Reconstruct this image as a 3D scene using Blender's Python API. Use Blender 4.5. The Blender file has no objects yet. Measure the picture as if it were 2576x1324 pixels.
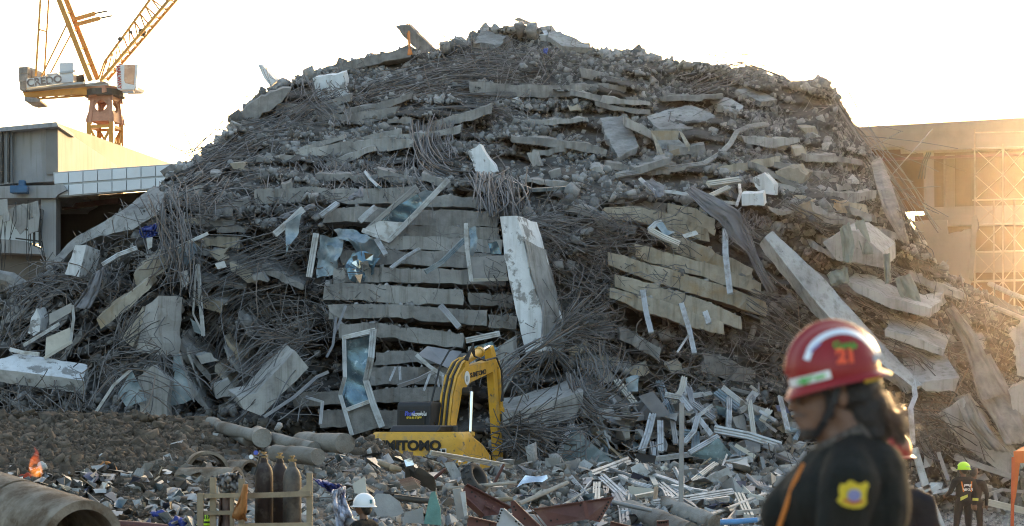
import bpy, bmesh, math, random
import numpy as np
from mathutils import Vector, Matrix, noise as mnoise
random.seed(7); RNG = np.random.default_rng(7)
SC = bpy.context.scene; COL = SC.collection
R = math.radians
# ---------------------------------------------------------------- camera, sky, sun, exposure
F, CX, HY, H = 5009.0, 1288.0, 1085.0, 2.6      # survey constants: focal length, centre column, horizon row, eye height
cam = bpy.data.cameras.new('camera'); camo = bpy.data.objects.new('camera', cam); COL.objects.link(camo)
camo.location = (0, 0, H); camo.rotation_euler = (R(90), 0, 0)
cam.sensor_width = 36; cam.lens = 70.0; cam.shift_y = (1085 - 662) / 2576
cam.clip_start = 0.2; cam.clip_end = 3000
cam.dof.use_dof = True; cam.dof.focus_distance = 60; cam.dof.aperture_fstop = 3.6
SC.camera = camo
SUN_AZ, SUN_EL = 17.0, 7.0
w = bpy.data.worlds.new('World'); SC.world = w; w.use_nodes = True
nt = w.node_tree; bg = nt.nodes['Background']
sky = nt.nodes.new('ShaderNodeTexSky'); sky.sky_type = 'NISHITA'; sky.sun_disc = False
sky.sun_elevation = R(SUN_EL); sky.sun_rotation = R(SUN_AZ)
sky.altitude = 0; sky.air_density = 1.0; sky.dust_density = 4.5; sky.ozone_density = 1.0
nt.links.new(sky.outputs[0], bg.inputs[0]); bg.inputs[1].default_value = 0.15
sl = bpy.data.lights.new('sun', 'SUN'); slo = bpy.data.objects.new('sun', sl); COL.objects.link(slo)
sl.energy = 2.4; sl.angle = R(0.6); sl.color = (1.0, 0.62, 0.29)
sd = Vector((math.sin(R(SUN_AZ)) * math.cos(R(SUN_EL)), math.cos(R(SUN_AZ)) * math.cos(R(SUN_EL)), math.sin(R(SUN_EL))))
slo.rotation_euler = sd.to_track_quat('Z', 'Y').to_euler(); slo.location = sd * 300
SC.view_settings.view_transform = 'Standard'; SC.view_settings.look = 'None'
SC.view_settings.gamma = 1; SC.view_settings.exposure = 2.48
SC.cycles.filter_width = 1.05; SC.cycles.max_bounces = 6; SC.cycles.diffuse_bounces = 2; SC.cycles.transparent_max_bounces = 8; SC.cycles.use_denoising = True

# ---------------------------------------------------------------- helpers
def P(x, y, Y):
    return Vector(((x - CX) / F * Y, Y, H + (HY - y) / F * Y))
def PN(x, y, Y):
    x, y, Y = np.broadcast_arrays(np.asarray(x, float), np.asarray(y, float), np.asarray(Y, float))
    return np.stack([(x - CX) / F * Y, Y, H + (HY - y) / F * Y], -1)
def vn(x, y, seed=0):
    x = np.asarray(x, float); y = np.asarray(y, float)
    xi = np.floor(x).astype(np.int64); yi = np.floor(y).astype(np.int64); fx = x - xi; fy = y - yi
    def h(a, b):
        n = (a * 374761393 + b * 668265263 + seed * 974634777) & 0x7fffffff
        n = ((n ^ (n >> 13)) * 1274126177) & 0x7fffffff
        return ((n ^ (n >> 16)) & 0xffff) / 32767.5 - 1
    u = fx * fx * (3 - 2 * fx); v = fy * fy * (3 - 2 * fy)
    return (h(xi, yi) * (1 - u) + h(xi + 1, yi) * u) * (1 - v) + (h(xi, yi + 1) * (1 - u) + h(xi + 1, yi + 1) * u) * v
def fbm(x, y, o=4, seed=0):
    s = 0; a = 1.0
    for i in range(o):
        s = s + a * vn(np.asarray(x) * 2 ** i, np.asarray(y) * 2 ** i, seed + i); a *= .5
    return s
def tag(o, label=None, cat=None, group=None, kind=None):
    if label: o['label'] = label
    if cat: o['category'] = cat
    if group: o['group'] = group
    if kind or cat: o['kind'] = kind or 'thing'
    return o
def baked(o):
    """evaluated mesh of a lone object, worked out in a scratch scene so that the big one is not re-evaluated"""
    s = bpy.data.scenes.new('scratch'); s.collection.objects.link(o); vl = s.view_layers[0]; vl.update()
    me = bpy.data.meshes.new_from_object(o.evaluated_get(vl.depsgraph)); bpy.data.objects.remove(o); bpy.data.scenes.remove(s)
    return me
def wmat(o):
    m = Matrix.Identity(4)
    while o is not None:
        m = o.matrix_basis @ m; o = o.parent
    return m
def link(name, me, mats, parent=None):
    o = bpy.data.objects.new(name, me); COL.objects.link(o)
    if parent is not None: o.parent = parent
    if mats is not None:
        for m in (mats if isinstance(mats, (list, tuple)) else [mats]): me.materials.append(m)
    return o
def empty(name, loc, rz=0):
    o = bpy.data.objects.new(name, None); COL.objects.link(o); o.location = loc; o.rotation_euler = (0, 0, rz)
    o.empty_display_size = .2
    return o
def arr_mesh(name, V, Fc):
    V = np.ascontiguousarray(V, np.float32).reshape(-1, 3); Fc = np.ascontiguousarray(Fc, np.int32)
    me = bpy.data.meshes.new(name); m, k = Fc.shape
    me.vertices.add(len(V)); me.vertices.foreach_set('co', V.ravel())
    me.loops.add(m * k); me.loops.foreach_set('vertex_index', Fc.ravel())
    me.polygons.add(m); me.polygons.foreach_set('loop_start', np.arange(0, m * k, k, dtype=np.int32))
    me.update(calc_edges=True)
    return me
class MB:
    """collects shapes in world space; build() links them as one mesh object"""
    def __init__(s): s.v = []; s.f = []; s.m = []; s.cm = 0
    def add(s, vs, fs):
        n = len(s.v); s.v += [Vector(v) for v in vs]
        for f in fs: s.f.append([i + n for i in f]); s.m.append(s.cm)
        return s
    def box(s, c, d, M=None):
        c = Vector(c); x, y, z = d[0] / 2, d[1] / 2, d[2] / 2
        vs = [Vector((a * x, b * y, e * z)) for e in (-1, 1) for b in (-1, 1) for a in (-1, 1)]
        if M is not None: vs = [M @ v for v in vs]
        return s.add([v + c for v in vs], [(0, 2, 3, 1), (4, 5, 7, 6), (0, 1, 5, 4), (2, 6, 7, 3), (0, 4, 6, 2), (1, 3, 7, 5)])
    def bbox(s, lo, hi):
        return s.box([(a + b) / 2 for a, b in zip(lo, hi)], [b - a for a, b in zip(lo, hi)])
    def bar(s, a, b, wx, wz, up=(0, 0, 1)):
        a = Vector(a); b = Vector(b); d = (b - a); L = d.length
        if L < 1e-6: return s
        d /= L; up = Vector(up)
        if abs(d.dot(up)) > .98: up = Vector((0, 1, 0))
        x = d.cross(up).normalized(); z = x.cross(d)
        M = Matrix((x, d, z)).transposed()
        return s.box((a + b) / 2, (wx, L, wz), M)
    def prism(s, pts, ext):
        pts = [Vector(p) for p in pts]; n = len(pts)
        ex = [Vector(e) for e in ext] if isinstance(ext, list) else [Vector(ext)] * n
        s.add(pts + [p + e for p, e in zip(pts, ex)], [tuple(range(n)), tuple(range(2 * n - 1, n - 1, -1))] + [(i, i + n, (i + 1) % n + n, (i + 1) % n) for i in range(n)])
        return s
    def tube(s, pts, r, n=8, cap=True):
        pts = [Vector(p) for p in pts]; k = len(pts); rs = r if isinstance(r, (list, tuple)) else [r] * k
        t = (pts[1] - pts[0]).normalized(); a = t.orthogonal().normalized(); vs = []
        for i, p in enumerate(pts):
            t = (pts[min(i + 1, k - 1)] - pts[max(i - 1, 0)]).normalized()
            a = (a - t * a.dot(t))
            a = a.normalized() if a.length > 1e-6 else t.orthogonal().normalized()
            b = t.cross(a)
            vs += [p + (a * math.cos(2 * math.pi * j / n) + b * math.sin(2 * math.pi * j / n)) * rs[i] for j in range(n)]
        fs = [(i * n + j, i * n + (j + 1) % n, (i + 1) * n + (j + 1) % n, (i + 1) * n + j) for i in range(k - 1) for j in range(n)]
        if cap: fs += [tuple(range(n - 1, -1, -1)), tuple((k - 1) * n + j for j in range(n))]
        return s.add(vs, fs)
    def lathe(s, prof, n=20, M=None, ang=2 * math.pi, sx=1, sy=1):
        M = M or Matrix.Identity(4); k = len(prof); full = abs(ang - 2 * math.pi) < 1e-6; nn = n if full else n + 1
        vs = [M @ Vector((r * math.cos(ang * j / n) * sx, r * math.sin(ang * j / n) * sy, z)) for (r, z) in prof for j in range(nn)]
        fs = [(i * nn + j, i * nn + (j + 1) % nn, (i + 1) * nn + (j + 1) % nn, (i + 1) * nn + j) for i in range(k - 1) for j in range(n if full else n)]
        return s.add(vs, fs)
    def sweep(s, path, prof, up=(0, -1, 0)):
        """extrude the closed 2-D profile (u across, v towards up) along path"""
        path = [Vector(p) for p in path]; n = len(prof); k = len(path); up = Vector(up); vs = []
        for i, p in enumerate(path):
            t = (path[min(i + 1, k - 1)] - path[max(i - 1, 0)]).normalized()
            x = t.cross(up)
            x = x.normalized() if x.length > 1e-4 else t.orthogonal().normalized()
            z = x.cross(t)
            vs += [p + x * u + z * v for u, v in prof]
        fs = [(i * n + j, (i + 1) * n + j, (i + 1) * n + (j + 1) % n, i * n + (j + 1) % n) for i in range(k - 1) for j in range(n)]
        fs += [tuple(range(n)), tuple((k - 1) * n + j for j in range(n - 1, -1, -1))]
        return s.add(vs, fs)
    def build(s, name, mats, parent=None, smooth=False, bevel=0, seg=2, tri=False, fix=True):
        me = bpy.data.meshes.new(name)
        if parent is not None:
            Mi = wmat(parent).inverted(); vs = [Mi @ v for v in s.v]; loc = None
        else:
            c = sum(s.v, Vector()) / len(s.v); loc = Vector((c.x, c.y, min(v.z for v in s.v))); vs = [v - loc for v in s.v]
        me.from_pydata([tuple(v) for v in vs], [], s.f)
        if any(s.m): me.polygons.foreach_set('material_index', s.m)
        if fix or bevel:
            bm = bmesh.new(); bm.from_mesh(me)
            if fix: bmesh.ops.recalc_face_normals(bm, faces=bm.faces[:])
            if bevel:
                bmesh.ops.remove_doubles(bm, verts=bm.verts[:], dist=1e-5)
                es = [e for e in bm.edges if len(e.link_faces) == 2 and e.calc_face_angle(0) > .5]
                bmesh.ops.bevel(bm, geom=es, offset=bevel, segments=seg, affect='EDGES', profile=.5, clamp_overlap=True)
            bm.to_mesh(me); bm.free()
        if smooth:
            me.polygons.foreach_set('use_smooth', [True] * len(me.polygons))
            if smooth != 'all': me.set_sharp_from_angle(angle=R(40))
        o = link(name, me, mats, parent)
        if loc is not None: o.location = loc
        return o
# ---------------------------------------------------------------- materials
MATS = {}
def mat(name, col, rough=.85, metal=0.0, var=.18, scale=3.0, bump=.25, bscale=18.0, col2=None, patch=.5, pscale=.8, psharp=.12,
        rnd=.12, island=0, spec=.35, alpha=1.0, trans=0.0, emit=None, estr=0, streak=0, coat=0, col3=None, p3=.62, p3scale=2.3):
    m = bpy.data.materials.new(name); m.use_nodes = True; MATS[name] = m
    nt = m.node_tree; N = nt.nodes; L = nt.links; b = N['Principled BSDF']
    tc = N.new('ShaderNodeTexCoord'); oi = N.new('ShaderNodeObjectInfo')
    off = N.new('ShaderNodeVectorMath'); off.operation = 'ADD'
    sc = N.new('ShaderNodeVectorMath'); sc.operation = 'SCALE'; sc.inputs[0].default_value = (37, 91, 53)
    L.new(oi.outputs['Random'], sc.inputs['Scale']); L.new(tc.outputs['Object'], off.inputs[0]); L.new(sc.outputs[0], off.inputs[1])
    co = off.outputs[0]
    def noise(s, d=5, r=.6, v=None):
        n = N.new('ShaderNodeTexNoise'); n.inputs['Scale'].default_value = s; n.inputs['Detail'].default_value = d; n.inputs['Roughness'].default_value = r
        L.new(v or co, n.inputs['Vector']); return n.outputs['Fac']
    def mixc(f, a, c):
        x = N.new('ShaderNodeMix'); x.data_type = 'RGBA'
        if isinstance(f, float): x.inputs[0].default_value = f
        else: L.new(f, x.inputs[0])
        for i, q in ((6, a), (7, c)):
            if isinstance(q, tuple): x.inputs[i].default_value = (*q, 1)
            else: L.new(q, x.inputs[i])
        return x.outputs[2]
    def ramp(f, a, c):
        x = N.new('ShaderNodeMapRange'); x.inputs[1].default_value = a; x.inputs[2].default_value = c; L.new(f, x.inputs[0]); return x.outputs[0]
    lo = tuple(c * (1 - var) for c in col); hi = tuple(min(1, c * (1 + var)) for c in col)
    c = mixc(ramp(noise(scale), .3, .7), lo, hi)
    if col2: c = mixc(ramp(noise(pscale, 6, .65), patch - psharp / 2, patch + psharp / 2), c, col2)
    if col3: c = mixc(ramp(noise(p3scale, 6, .7), p3, p3 + .06), c, col3)
    if streak:
        mp = N.new('ShaderNodeMapping'); mp.inputs['Scale'].default_value = (5, 5, .35); L.new(co, mp.inputs[0])
        c2 = mixc(ramp(noise(1.0, 4, .6, mp.outputs[0]), .5, .75), (1, 1, 1), (1 - streak, 1 - streak * 1.05, 1 - streak * 1.15))
        x = N.new('ShaderNodeMix'); x.data_type = 'RGBA'; x.blend_type = 'MULTIPLY'; x.inputs[0].default_value = 1; L.new(c, x.inputs[6]); L.new(c2, x.inputs[7]); c = x.outputs[2]
    if rnd:
        hs = N.new('ShaderNodeHueSaturation'); L.new(c, hs.inputs['Color'])
        mr = N.new('ShaderNodeMapRange'); mr.inputs[3].default_value = 1 - rnd; mr.inputs[4].default_value = 1 + rnd
        L.new(oi.outputs['Random'], mr.inputs[0]); L.new(mr.outputs[0], hs.inputs['Value']); c = hs.outputs[0]
    if island:
        ge = N.new('ShaderNodeNewGeometry'); hs = N.new('ShaderNodeHueSaturation'); L.new(c, hs.inputs['Color'])
        mr = N.new('ShaderNodeMapRange'); mr.inputs[3].default_value = 1 - island; mr.inputs[4].default_value = 1 + island
        L.new(ge.outputs['Random Per Island'], mr.inputs[0]); L.new(mr.outputs[0], hs.inputs['Value']); c = hs.outputs[0]
    L.new(c, b.inputs['Base Color'])
    b.inputs['Roughness'].default_value = rough; b.inputs['Metallic'].default_value = metal
    b.inputs['Specular IOR Level'].default_value = spec; b.inputs['Alpha'].default_value = alpha
    b.inputs['Transmission Weight'].default_value = trans; b.inputs['Coat Weight'].default_value = coat
    if emit: b.inputs['Emission Color'].default_value = (*emit, 1); b.inputs['Emission Strength'].default_value = estr
    if bump:
        bp = N.new('ShaderNodeBump'); bp.inputs['Strength'].default_value = bump; bp.inputs['Distance'].default_value = .06
        L.new(noise(bscale, 6, .7), bp.inputs['Height']); L.new(bp.outputs[0], b.inputs['Normal'])
    return m
concrete = mat('concrete', (.272, .262, .248), .92, var=.28, scale=2.2, col2=(.16, .152, .145), patch=.56, psharp=.25, streak=.35, bump=.9, bscale=5)
concrete_beige = mat('concrete_beige', (.335, .298, .24), .92, var=.25, scale=2.0, col2=(.32, .225, .125), patch=.62, psharp=.2, pscale=1.1, streak=.4, bump=.9, bscale=5)
concrete_pale = mat('concrete_pale', (.37, .36, .342), .9, var=.24, scale=1.6, col2=(.19, .183, .175), patch=.54, psharp=.2, streak=.45, bump=.8, bscale=5, col3=(.15, .14, .13), p3=.64, p3scale=3)
painted = mat('white_painted_concrete', (.64, .65, .66), .75, var=.1, scale=2, col2=(.27, .265, .258), patch=.57, psharp=.05, pscale=1.6, streak=.3, bump=.5, bscale=5)
rubble_m = mat('rubble_stone', (.262, .253, .242), .95, var=.3, scale=6, bump=.15, bscale=20, rnd=.3, island=.55)
front_m = mat('front_debris_stone', (.20, .188, .17), .95, var=.3, scale=6, bump=.15, bscale=20, rnd=.3, island=.65)
pile_m = mat('rubble_bed', (.085, .080, .074), .97, var=.5, scale=4, col2=(.055, .051, .046), patch=.5, psharp=.3, bump=1.0, bscale=7, rnd=0)  # bed colour darkened to deepen the shade in gaps between stones
soil_m = mat('brown_soil', (.105, .085, .066), .97, var=.35, scale=4, col2=(.15, .135, .115), patch=.58, psharp=.2, bump=1.0, bscale=8, rnd=0)
clod_m = mat('soil_clod', (.115, .088, .064), .97, var=.45, scale=5, bump=.7, bscale=20, col2=(.165, .14, .112), patch=.6, psharp=.1, island=.4)
steel_rebar = mat('dusty_rebar', (.145, .141, .14), .7, .25, var=.3, scale=1.5, bump=.0, rnd=.3, island=.5)
rebar_rust = mat('rusty_rebar', (.145, .115, .095), .8, .2, var=.3, scale=1.5, bump=.0, rnd=.3, island=.5)
alu = mat('dusty_aluminium', (.47, .475, .48), .5, .3, var=.2, scale=2, col2=(.30, .285, .265), patch=.56, psharp=.15, pscale=3, bump=.08)
alu_grey = mat('grey_aluminium', (.25, .245, .25), .5, .3, var=.15, scale=2, col2=(.36, .35, .33), patch=.55, psharp=.2, bump=.08)
alu_beige = mat('cream_aluminium', (.50, .47, .41), .55, .1, var=.1, scale=2, col2=(.42, .39, .34), patch=.6, psharp=.15, pscale=3, bump=.08)
glass_blue = mat('cracked_blue_glass', (.10, .16, .20), .12, .55, var=.35, scale=3, col2=(.32, .40, .46), patch=.62, psharp=.1, pscale=4, bump=.35, bscale=5, spec=.6)
glass_dusty = mat('dusty_glass', (.15, .21, .245), .32, .2, var=.3, scale=2.2, col2=(.30, .33, .35), patch=.55, psharp=.25, pscale=2.2, bump=.25, bscale=6, spec=.5)
glass_gold = mat('coated_mirror_glass', (.72, .70, .62), .04, 1.0, var=.1, scale=4, bump=.25, bscale=3)
fabric_grey = mat('grey_fabric', (.17, .165, .17), .95, var=.2, scale=2, bump=.3, bscale=6)
fabric_tan = mat('tan_fabric', (.20, .185, .17), .95, var=.35, scale=2, bump=.3, bscale=6)
yellow = mat('excavator_yellow', (.62, .32, .025), .48, var=.15, scale=2.5, col2=(.33, .215, .09), patch=.60, psharp=.16, pscale=2.6, col3=(.12, .09, .06), p3=.60, p3scale=4, bump=.05, spec=.5, rnd=0)
black_plastic = mat('black_plastic', (.022, .022, .025), .5, var=.2, bump=.05, rnd=0)
dark = mat('dark_metal', (.05, .048, .045), .6, .4, var=.3, bump=.1)
chrome = mat('chrome_rod', (.75, .76, .78), .15, 1.0, var=.05, bump=0, rnd=0)
hose_m = mat('rubber_hose', (.03, .03, .03), .6, bump=0)
black_paint = mat('black_lettering', (.015, .013, .012), .6, bump=0, rnd=0)
crane_orange = mat('crane_orange', (.55, .24, .035), .5, var=.15, scale=1.5, col2=(.34, .17, .05), patch=.62, psharp=.15, bump=.05, rnd=.06)
crane_pink = mat('faded_red_paint', (.46, .22, .14), .6, var=.15, scale=1.5, col2=(.33, .15, .09), patch=.58, psharp=.12, bump=.05, rnd=.06)
crane_grey = mat('crane_grey', (.36, .38, .39), .55, .1, var=.12, bump=.05)
white_paint = mat('white_paint', (.72, .71, .69), .45, var=.08, scale=2, bump=.02, rnd=0)
steel_brown = mat('primer_red_steel', (.115, .045, .036), .55, .1, var=.25, scale=2.5, col2=(.16, .085, .065), patch=.6, psharp=.2, pscale=2, bump=.08)
steel_white = mat('grey_primer_steel', (.46, .46, .47), .55, .1, var=.15, scale=3, bump=.05)
wood = mat('weathered_wood', (.30, .23, .15), .8, var=.25, scale=5, streak=.3, bump=.15)
wood_grey = mat('grey_timber', (.33, .29, .245), .85, var=.25, scale=5, bump=.2)
build_conc = mat('building_concrete', (.29, .295, .305), .9, var=.12, scale=.9, col2=(.27, .26, .24), patch=.56, psharp=.25, pscale=.35, streak=.3, bump=.12, rnd=.04)
build_warm = mat('rendered_wall', (.215, .178, .145), .9, var=.2, scale=.5, col2=(.26, .222, .185), patch=.54, psharp=.25, pscale=.3, bump=.1, rnd=.03)
build_white = mat('white_cladding', (.62, .645, .67), .6, var=.06, scale=1, bump=.03, rnd=.05)
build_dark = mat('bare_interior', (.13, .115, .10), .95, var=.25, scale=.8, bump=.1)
pipe_conc = mat('pipe_concrete', (.27, .222, .172), .92, var=.25, scale=3, col2=(.12, .082, .052), patch=.50, psharp=.18, pscale=2.2, bump=.5, bscale=12, rnd=.08)
pile_conc = mat('pile_head_concrete', (.27, .25, .222), .92, var=.3, scale=3, col2=(.13, .10, .075), patch=.55, psharp=.2, pscale=1.5, bump=.5)
# ---------------------------------------------------------------- ground, rubble mounds
def make_ground():
    xs = np.concatenate([[-380, -200, -100, -60], np.arange(-40, 41, 1.0), [60, 100, 200, 380]])
    ys = np.concatenate([[-200, -60, -30, -15], np.arange(-8, 80, 1.0), [90, 110, 150, 220, 380]])
    X, Yv = np.meshgrid(xs, ys)
    Z = 1.15 * np.clip((17 - Yv) / 8, 0, 1) ** 1.2
    near = (np.abs(X) < 41) & (Yv < 80) & (Yv > 14)
    Z = Z + near * .05 * fbm(X * .7, Yv * .7, 3, 5) - .02
    n, m = X.shape
    idx = np.arange(n * m).reshape(n, m)
    Fc = np.stack([idx[:-1, :-1], idx[:-1, 1:], idx[1:, 1:], idx[1:, :-1]], -1).reshape(-1, 4)
    me = arr_mesh('ground', np.stack([X, Yv, Z], -1), Fc)
    m_ = mat('site_ground', (.20, .185, .165), .95, var=.35, scale=1.5, col2=(.29, .275, .255), patch=.55, psharp=.2, pscale=3, bump=.8, bscale=6, rnd=0)
    o = link('ground', me, m_); o['kind'] = 'structure'; return o
make_ground()
SIL = np.array([(-260, 860), (-60, 770), (0, 735), (60, 715), (130, 672), (180, 625), (250, 575), (330, 515), (400, 470), (432, 432), (500, 400), (540, 372), (580, 335),
    (600, 300), (625, 262), (655, 240), (690, 215), (740, 202), (780, 186), (900, 155), (1030, 130), (1090, 134), (1130, 118), (1170, 104), (1210, 78), (1290, 70), (1380, 84),
    (1480, 122), (1520, 130), (1600, 138), (1650, 152), (1750, 165), (1830, 172), (1900, 180), (1960, 196), (2005, 220), (2050, 206), (2085, 206), (2112, 255), (2150, 318),
    (2210, 410), (2250, 480), (2290, 560), (2340, 645), (2400, 695), (2450, 725), (2500, 745), (2576, 780), (2800, 930)], float)
YT = np.array([(40, 93), (100, 90.5), (200, 85.5), (300, 80.5), (400, 75.5), (480, 70.5), (520, 69), (700, 67), (900, 65), (1000, 63.5), (1060, 62.5), (1150, 61.5), (1300, 60)], float)
STACKS = [(800, 1290, 470, 1060), (1520, 1920, 500, 830)]
def sil(x): return np.interp(x, SIL[:, 0], SIL[:, 1]) + 5 * fbm(np.asarray(x) / 26, 0.3, 3, 21)
def Y0(x, y):
    x = np.asarray(x, float); y = np.asarray(y, float)
    Y = np.interp(y, YT[:, 0], YT[:, 1]) + 4.5 * ((x - CX) / 1288) ** 2
    return Y
def YS(x, y):
    Y = Y0(x, y)
    x = np.asarray(x, float); y = np.asarray(y, float)
    for (a, b, c, d) in STACKS:
        k = np.clip((x - a) / 50, 0, 1) * np.clip((b - x) / 50, 0, 1) * np.clip((y - c) / 30, 0, 1) * np.clip((d - y) / 30, 0, 1)
        Y = Y + 2.2 * k
    k = np.clip((x - 480) / 60, 0, 1) * np.clip((860 - x) / 60, 0, 1) * np.clip((y - 600) / 60, 0, 1) * np.clip((1060 - y) / 60, 0, 1)
    Y = Y + 2.0 * k
    Y = Y + 1.2 * fbm(x / 120, y / 55, 3, 3) + .45 * fbm(x / 28, y / 18, 3, 9)
    # crushed floors: ledges with recesses under them, dipping outwards on both flanks
    u = y + .5 * np.minimum(x - 520, 0) * -1 * -1 - .32 * np.maximum(x - 1480, 0) + 22 * fbm(x / 170, y / 400, 3, 15)
    fr = (u / 41.0) % 1.0; k = np.clip(.35 + 1.1 * fbm(x / 130, u / 60, 2, 17), 0, 1) * np.clip((y - 150) / 80, 0, 1) * np.clip((1180 - y) / 60, 0, 1)
    Y = Y + k * np.where(fr < .42, -.6, 1.5 * np.clip(1 - (fr - .42) / .58, 0, 1) ** .6)
    return Y
# front heap: soil and debris between the camera and the excavator
CR = np.array([(-260, 1035), (0, 1052), (120, 1046), (260, 1050), (380, 1056), (520, 1062), (600, 1085), (700, 1108), (800, 1114), (900, 1106), (950, 1110), (985, 1138), (1032, 1155), (1080, 1161), (1120, 1166),
    (1216, 1178), (1290, 1178), (1400, 1165), (1600, 1165), (1900, 1175), (2050, 1200), (2200, 1290), (2330, 1400)], float)
def crest(x): return np.interp(x, CR[:, 0], CR[:, 1]) + 3.5 * fbm(np.asarray(x) / 22, .7, 3, 31)
def YB0(x, y):
    x = np.asarray(x, float); y = np.asarray(y, float)
    t = np.clip((1400 - y) / (1400 - np.interp(x, CR[:, 0], CR[:, 1])), 0, 1)
    a = np.interp(x, [0, 300, 1000, 1320, 2300], [25.5, 26.5, 27.5, 40, 46]); b = np.interp(x, [0, 1000, 1320, 2300], [44, 44, 52, 54])
    return a + (b - a) * t ** 1.15
def YB(x, y): return YB0(x, y) + .5 * fbm(np.asarray(x) / 70, np.asarray(y) / 30, 3, 41) + .16 * fbm(np.asarray(x) / 14, np.asarray(y) / 8, 3, 43)
def mound(name, xs, top, Yf, ybot, n, m, back, groundz=-.15):
    t = np.linspace(0, 1, n) ; X = np.repeat(xs[None], n, 0); T = top(xs)
    Yp = T[None] + (ybot - T)[None] * t[:, None]
    V = PN(X, Yp, Yf(X, Yp))
    rows = []
    for k, (dy, fz) in enumerate(back):          # the far side, falling away behind the crest
        q = V[0].copy(); q[:, 1] += dy + .4 * fbm(xs / 30, k + .5, 3, 61); q[:, 2] = groundz + (q[:, 2] - groundz) * fz + (.3 * fbm(xs / 40, k, 3, 62) if fz > .05 else 0); rows.append(q)
    foot = V[-1].copy(); foot[:, 2] = np.minimum(foot[:, 2], groundz); foot[:, 1] -= .2
    V = np.concatenate([np.array(rows[::-1]), V, foot[None]], 0)
    a, b, _ = V.shape; idx = np.arange(a * b).reshape(a, b)
    Fc = np.stack([idx[:-1, :-1], idx[1:, :-1], idx[1:, 1:], idx[:-1, 1:]], -1).reshape(-1, 4)
    return link(name, arr_mesh(name, V, Fc), m)
o = mound('rubble_mound', np.arange(-250, 2790, 6.0), sil, YS, 1305, 250, pile_m, [(2.5, .97), (6, .85), (11, .6), (17, .25), (22, 0)])
tag(o, 'huge grey mound of the collapsed building under the loose rubble', 'rubble mound', kind='stuff')
o = mound('debris_heap', np.arange(300, 2320, 6.0), crest, YB, 1420, 60, soil_m, [(1.0, .9), (2.6, .5), (4.5, .1), (6, 0)])
tag(o, 'low heap of broken building debris between the camera and the excavator', 'debris heap', kind='stuff')
o = mound('soil_heap', np.arange(-250, 640, 6.0), lambda x: crest(x) + np.interp(x, [-250, 520, 640], [-8, -6, 30]), lambda x, y: YB(x, y) - .5, 1420, 70, soil_m, [(1.0, .9), (2.6, .5), (4.5, .1), (6, 0)])
tag(o, 'long heap of brown excavated soil below the rubble', 'soil heap', kind='stuff')

# ---------------------------------------------------------------- loose stones
def stone_mesh(k, flat=1.0):
    rg = random.Random(k); bm = bmesh.new(); ax = (1, rg.uniform(.55, 1), rg.uniform(.4, .8) * flat)
    for i in range(8):
        c = [(1 if i >> j & 1 else -1) * rg.uniform(.55, 1.05) * ax[j] for j in range(3)]; bm.verts.new(c)
    for i in range(2): bm.verts.new([rg.uniform(-1.15, 1.15) * ax[j] for j in range(3)])
    r = bmesh.ops.convex_hull(bm, input=bm.verts[:])
    bmesh.ops.delete(bm, geom=list({g for g in r['geom_interior'] + r['geom_unused'] if isinstance(g, bmesh.types.BMVert)}), context='VERTS')
    bmesh.ops.triangulate(bm, faces=bm.faces[:]); bmesh.ops.recalc_face_normals(bm, faces=bm.faces[:])
    bm.verts.index_update()
    V = np.array([v.co[:] for v in bm.verts]); Fc = np.array([[v.index for v in f.verts] for f in bm.faces]); bm.free()
    return V, Fc
STONES = [stone_mesh(k) for k in range(10)] + [stone_mesh(100 + k, .35) for k in range(5)]
def randrot(n, rng):
    q = rng.normal(size=(n, 4)); q /= np.linalg.norm(q, axis=1)[:, None]; a, b, c, d = q.T
    return np.stack([np.stack([1 - 2 * (c * c + d * d), 2 * (b * c - a * d), 2 * (b * d + a * c)], -1), np.stack([2 * (b * c + a * d), 1 - 2 * (b * b + d * d), 2 * (c * d - a * b)], -1),
                     np.stack([2 * (b * d - a * c), 2 * (c * d + a * b), 1 - 2 * (b * b + c * c)], -1)], 1)
def scatter(name, C, S, m, label, cat, rng, tmpl=None):
    """thousands of stones nobody could count: one mesh of kind stuff"""
    tmpl = tmpl or STONES; k = rng.integers(0, len(tmpl), len(C)); Vs = []; Fs = []; n0 = 0
    for i, (V, Fc) in enumerate(tmpl):
        s = np.where(k == i)[0]
        if not len(s): continue
        rot = randrot(len(s), rng); v = np.einsum('nij,vj->nvi', rot, V) * S[s][:, None, None] + C[s][:, None]
        Vs.append(v.reshape(-1, 3)); f = Fc[None] + (np.arange(len(s)) * len(V))[:, None, None] + n0; Fs.append(f.reshape(-1, 3)); n0 += len(s) * len(V)
    o = link(name, arr_mesh(name, np.concatenate(Vs), np.concatenate(Fs)), m)
    return tag(o, label, cat, kind='stuff')
def sample(n, x0, x1, y0, y1, rng, topf, dens=None):
    x = rng.uniform(x0, x1, n); y = rng.uniform(y0, y1, n); k = y > topf(x) - 2
    if dens is not None: k &= rng.uniform(size=n) < dens(x, y)
    return x[k], y[k]
def dens_pile(x, y):
    d = np.interp(y, [0, 420, 500, 620, 1000, 1300], [1, 1, .65, .4, .45, .8])
    st = np.zeros_like(x)
    for (a, b, c, e) in STACKS: st = np.maximum(st, ((x > a) & (x < b) & (y > c) & (y < e)) * 1.0)
    d = d * (1 - .55 * st)
    return d * np.clip(.65 + .8 * fbm(x / 90, y / 45, 3, 77), .05, 1)
rg = np.random.default_rng(11)
x, y = sample(115000, -60, 2640, 60, 1305, rg, sil, dens_pile)
s = .03 + .05 * rg.gamma(1.1, .9, len(x)); s = np.clip(s, .03, np.where(y < 470, .19, .28))
scatter('rubble', PN(x, y, YS(x, y) - s * .25), s, rubble_m, 'small grey rubble covering the collapsed building', 'rubble', rg)
x, y = sample(11000, 420, 2300, 1080, 1420, rg, crest)
s = np.clip(.02 + .035 * rg.gamma(1.3, .8, len(x)), .02, .16)
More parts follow.
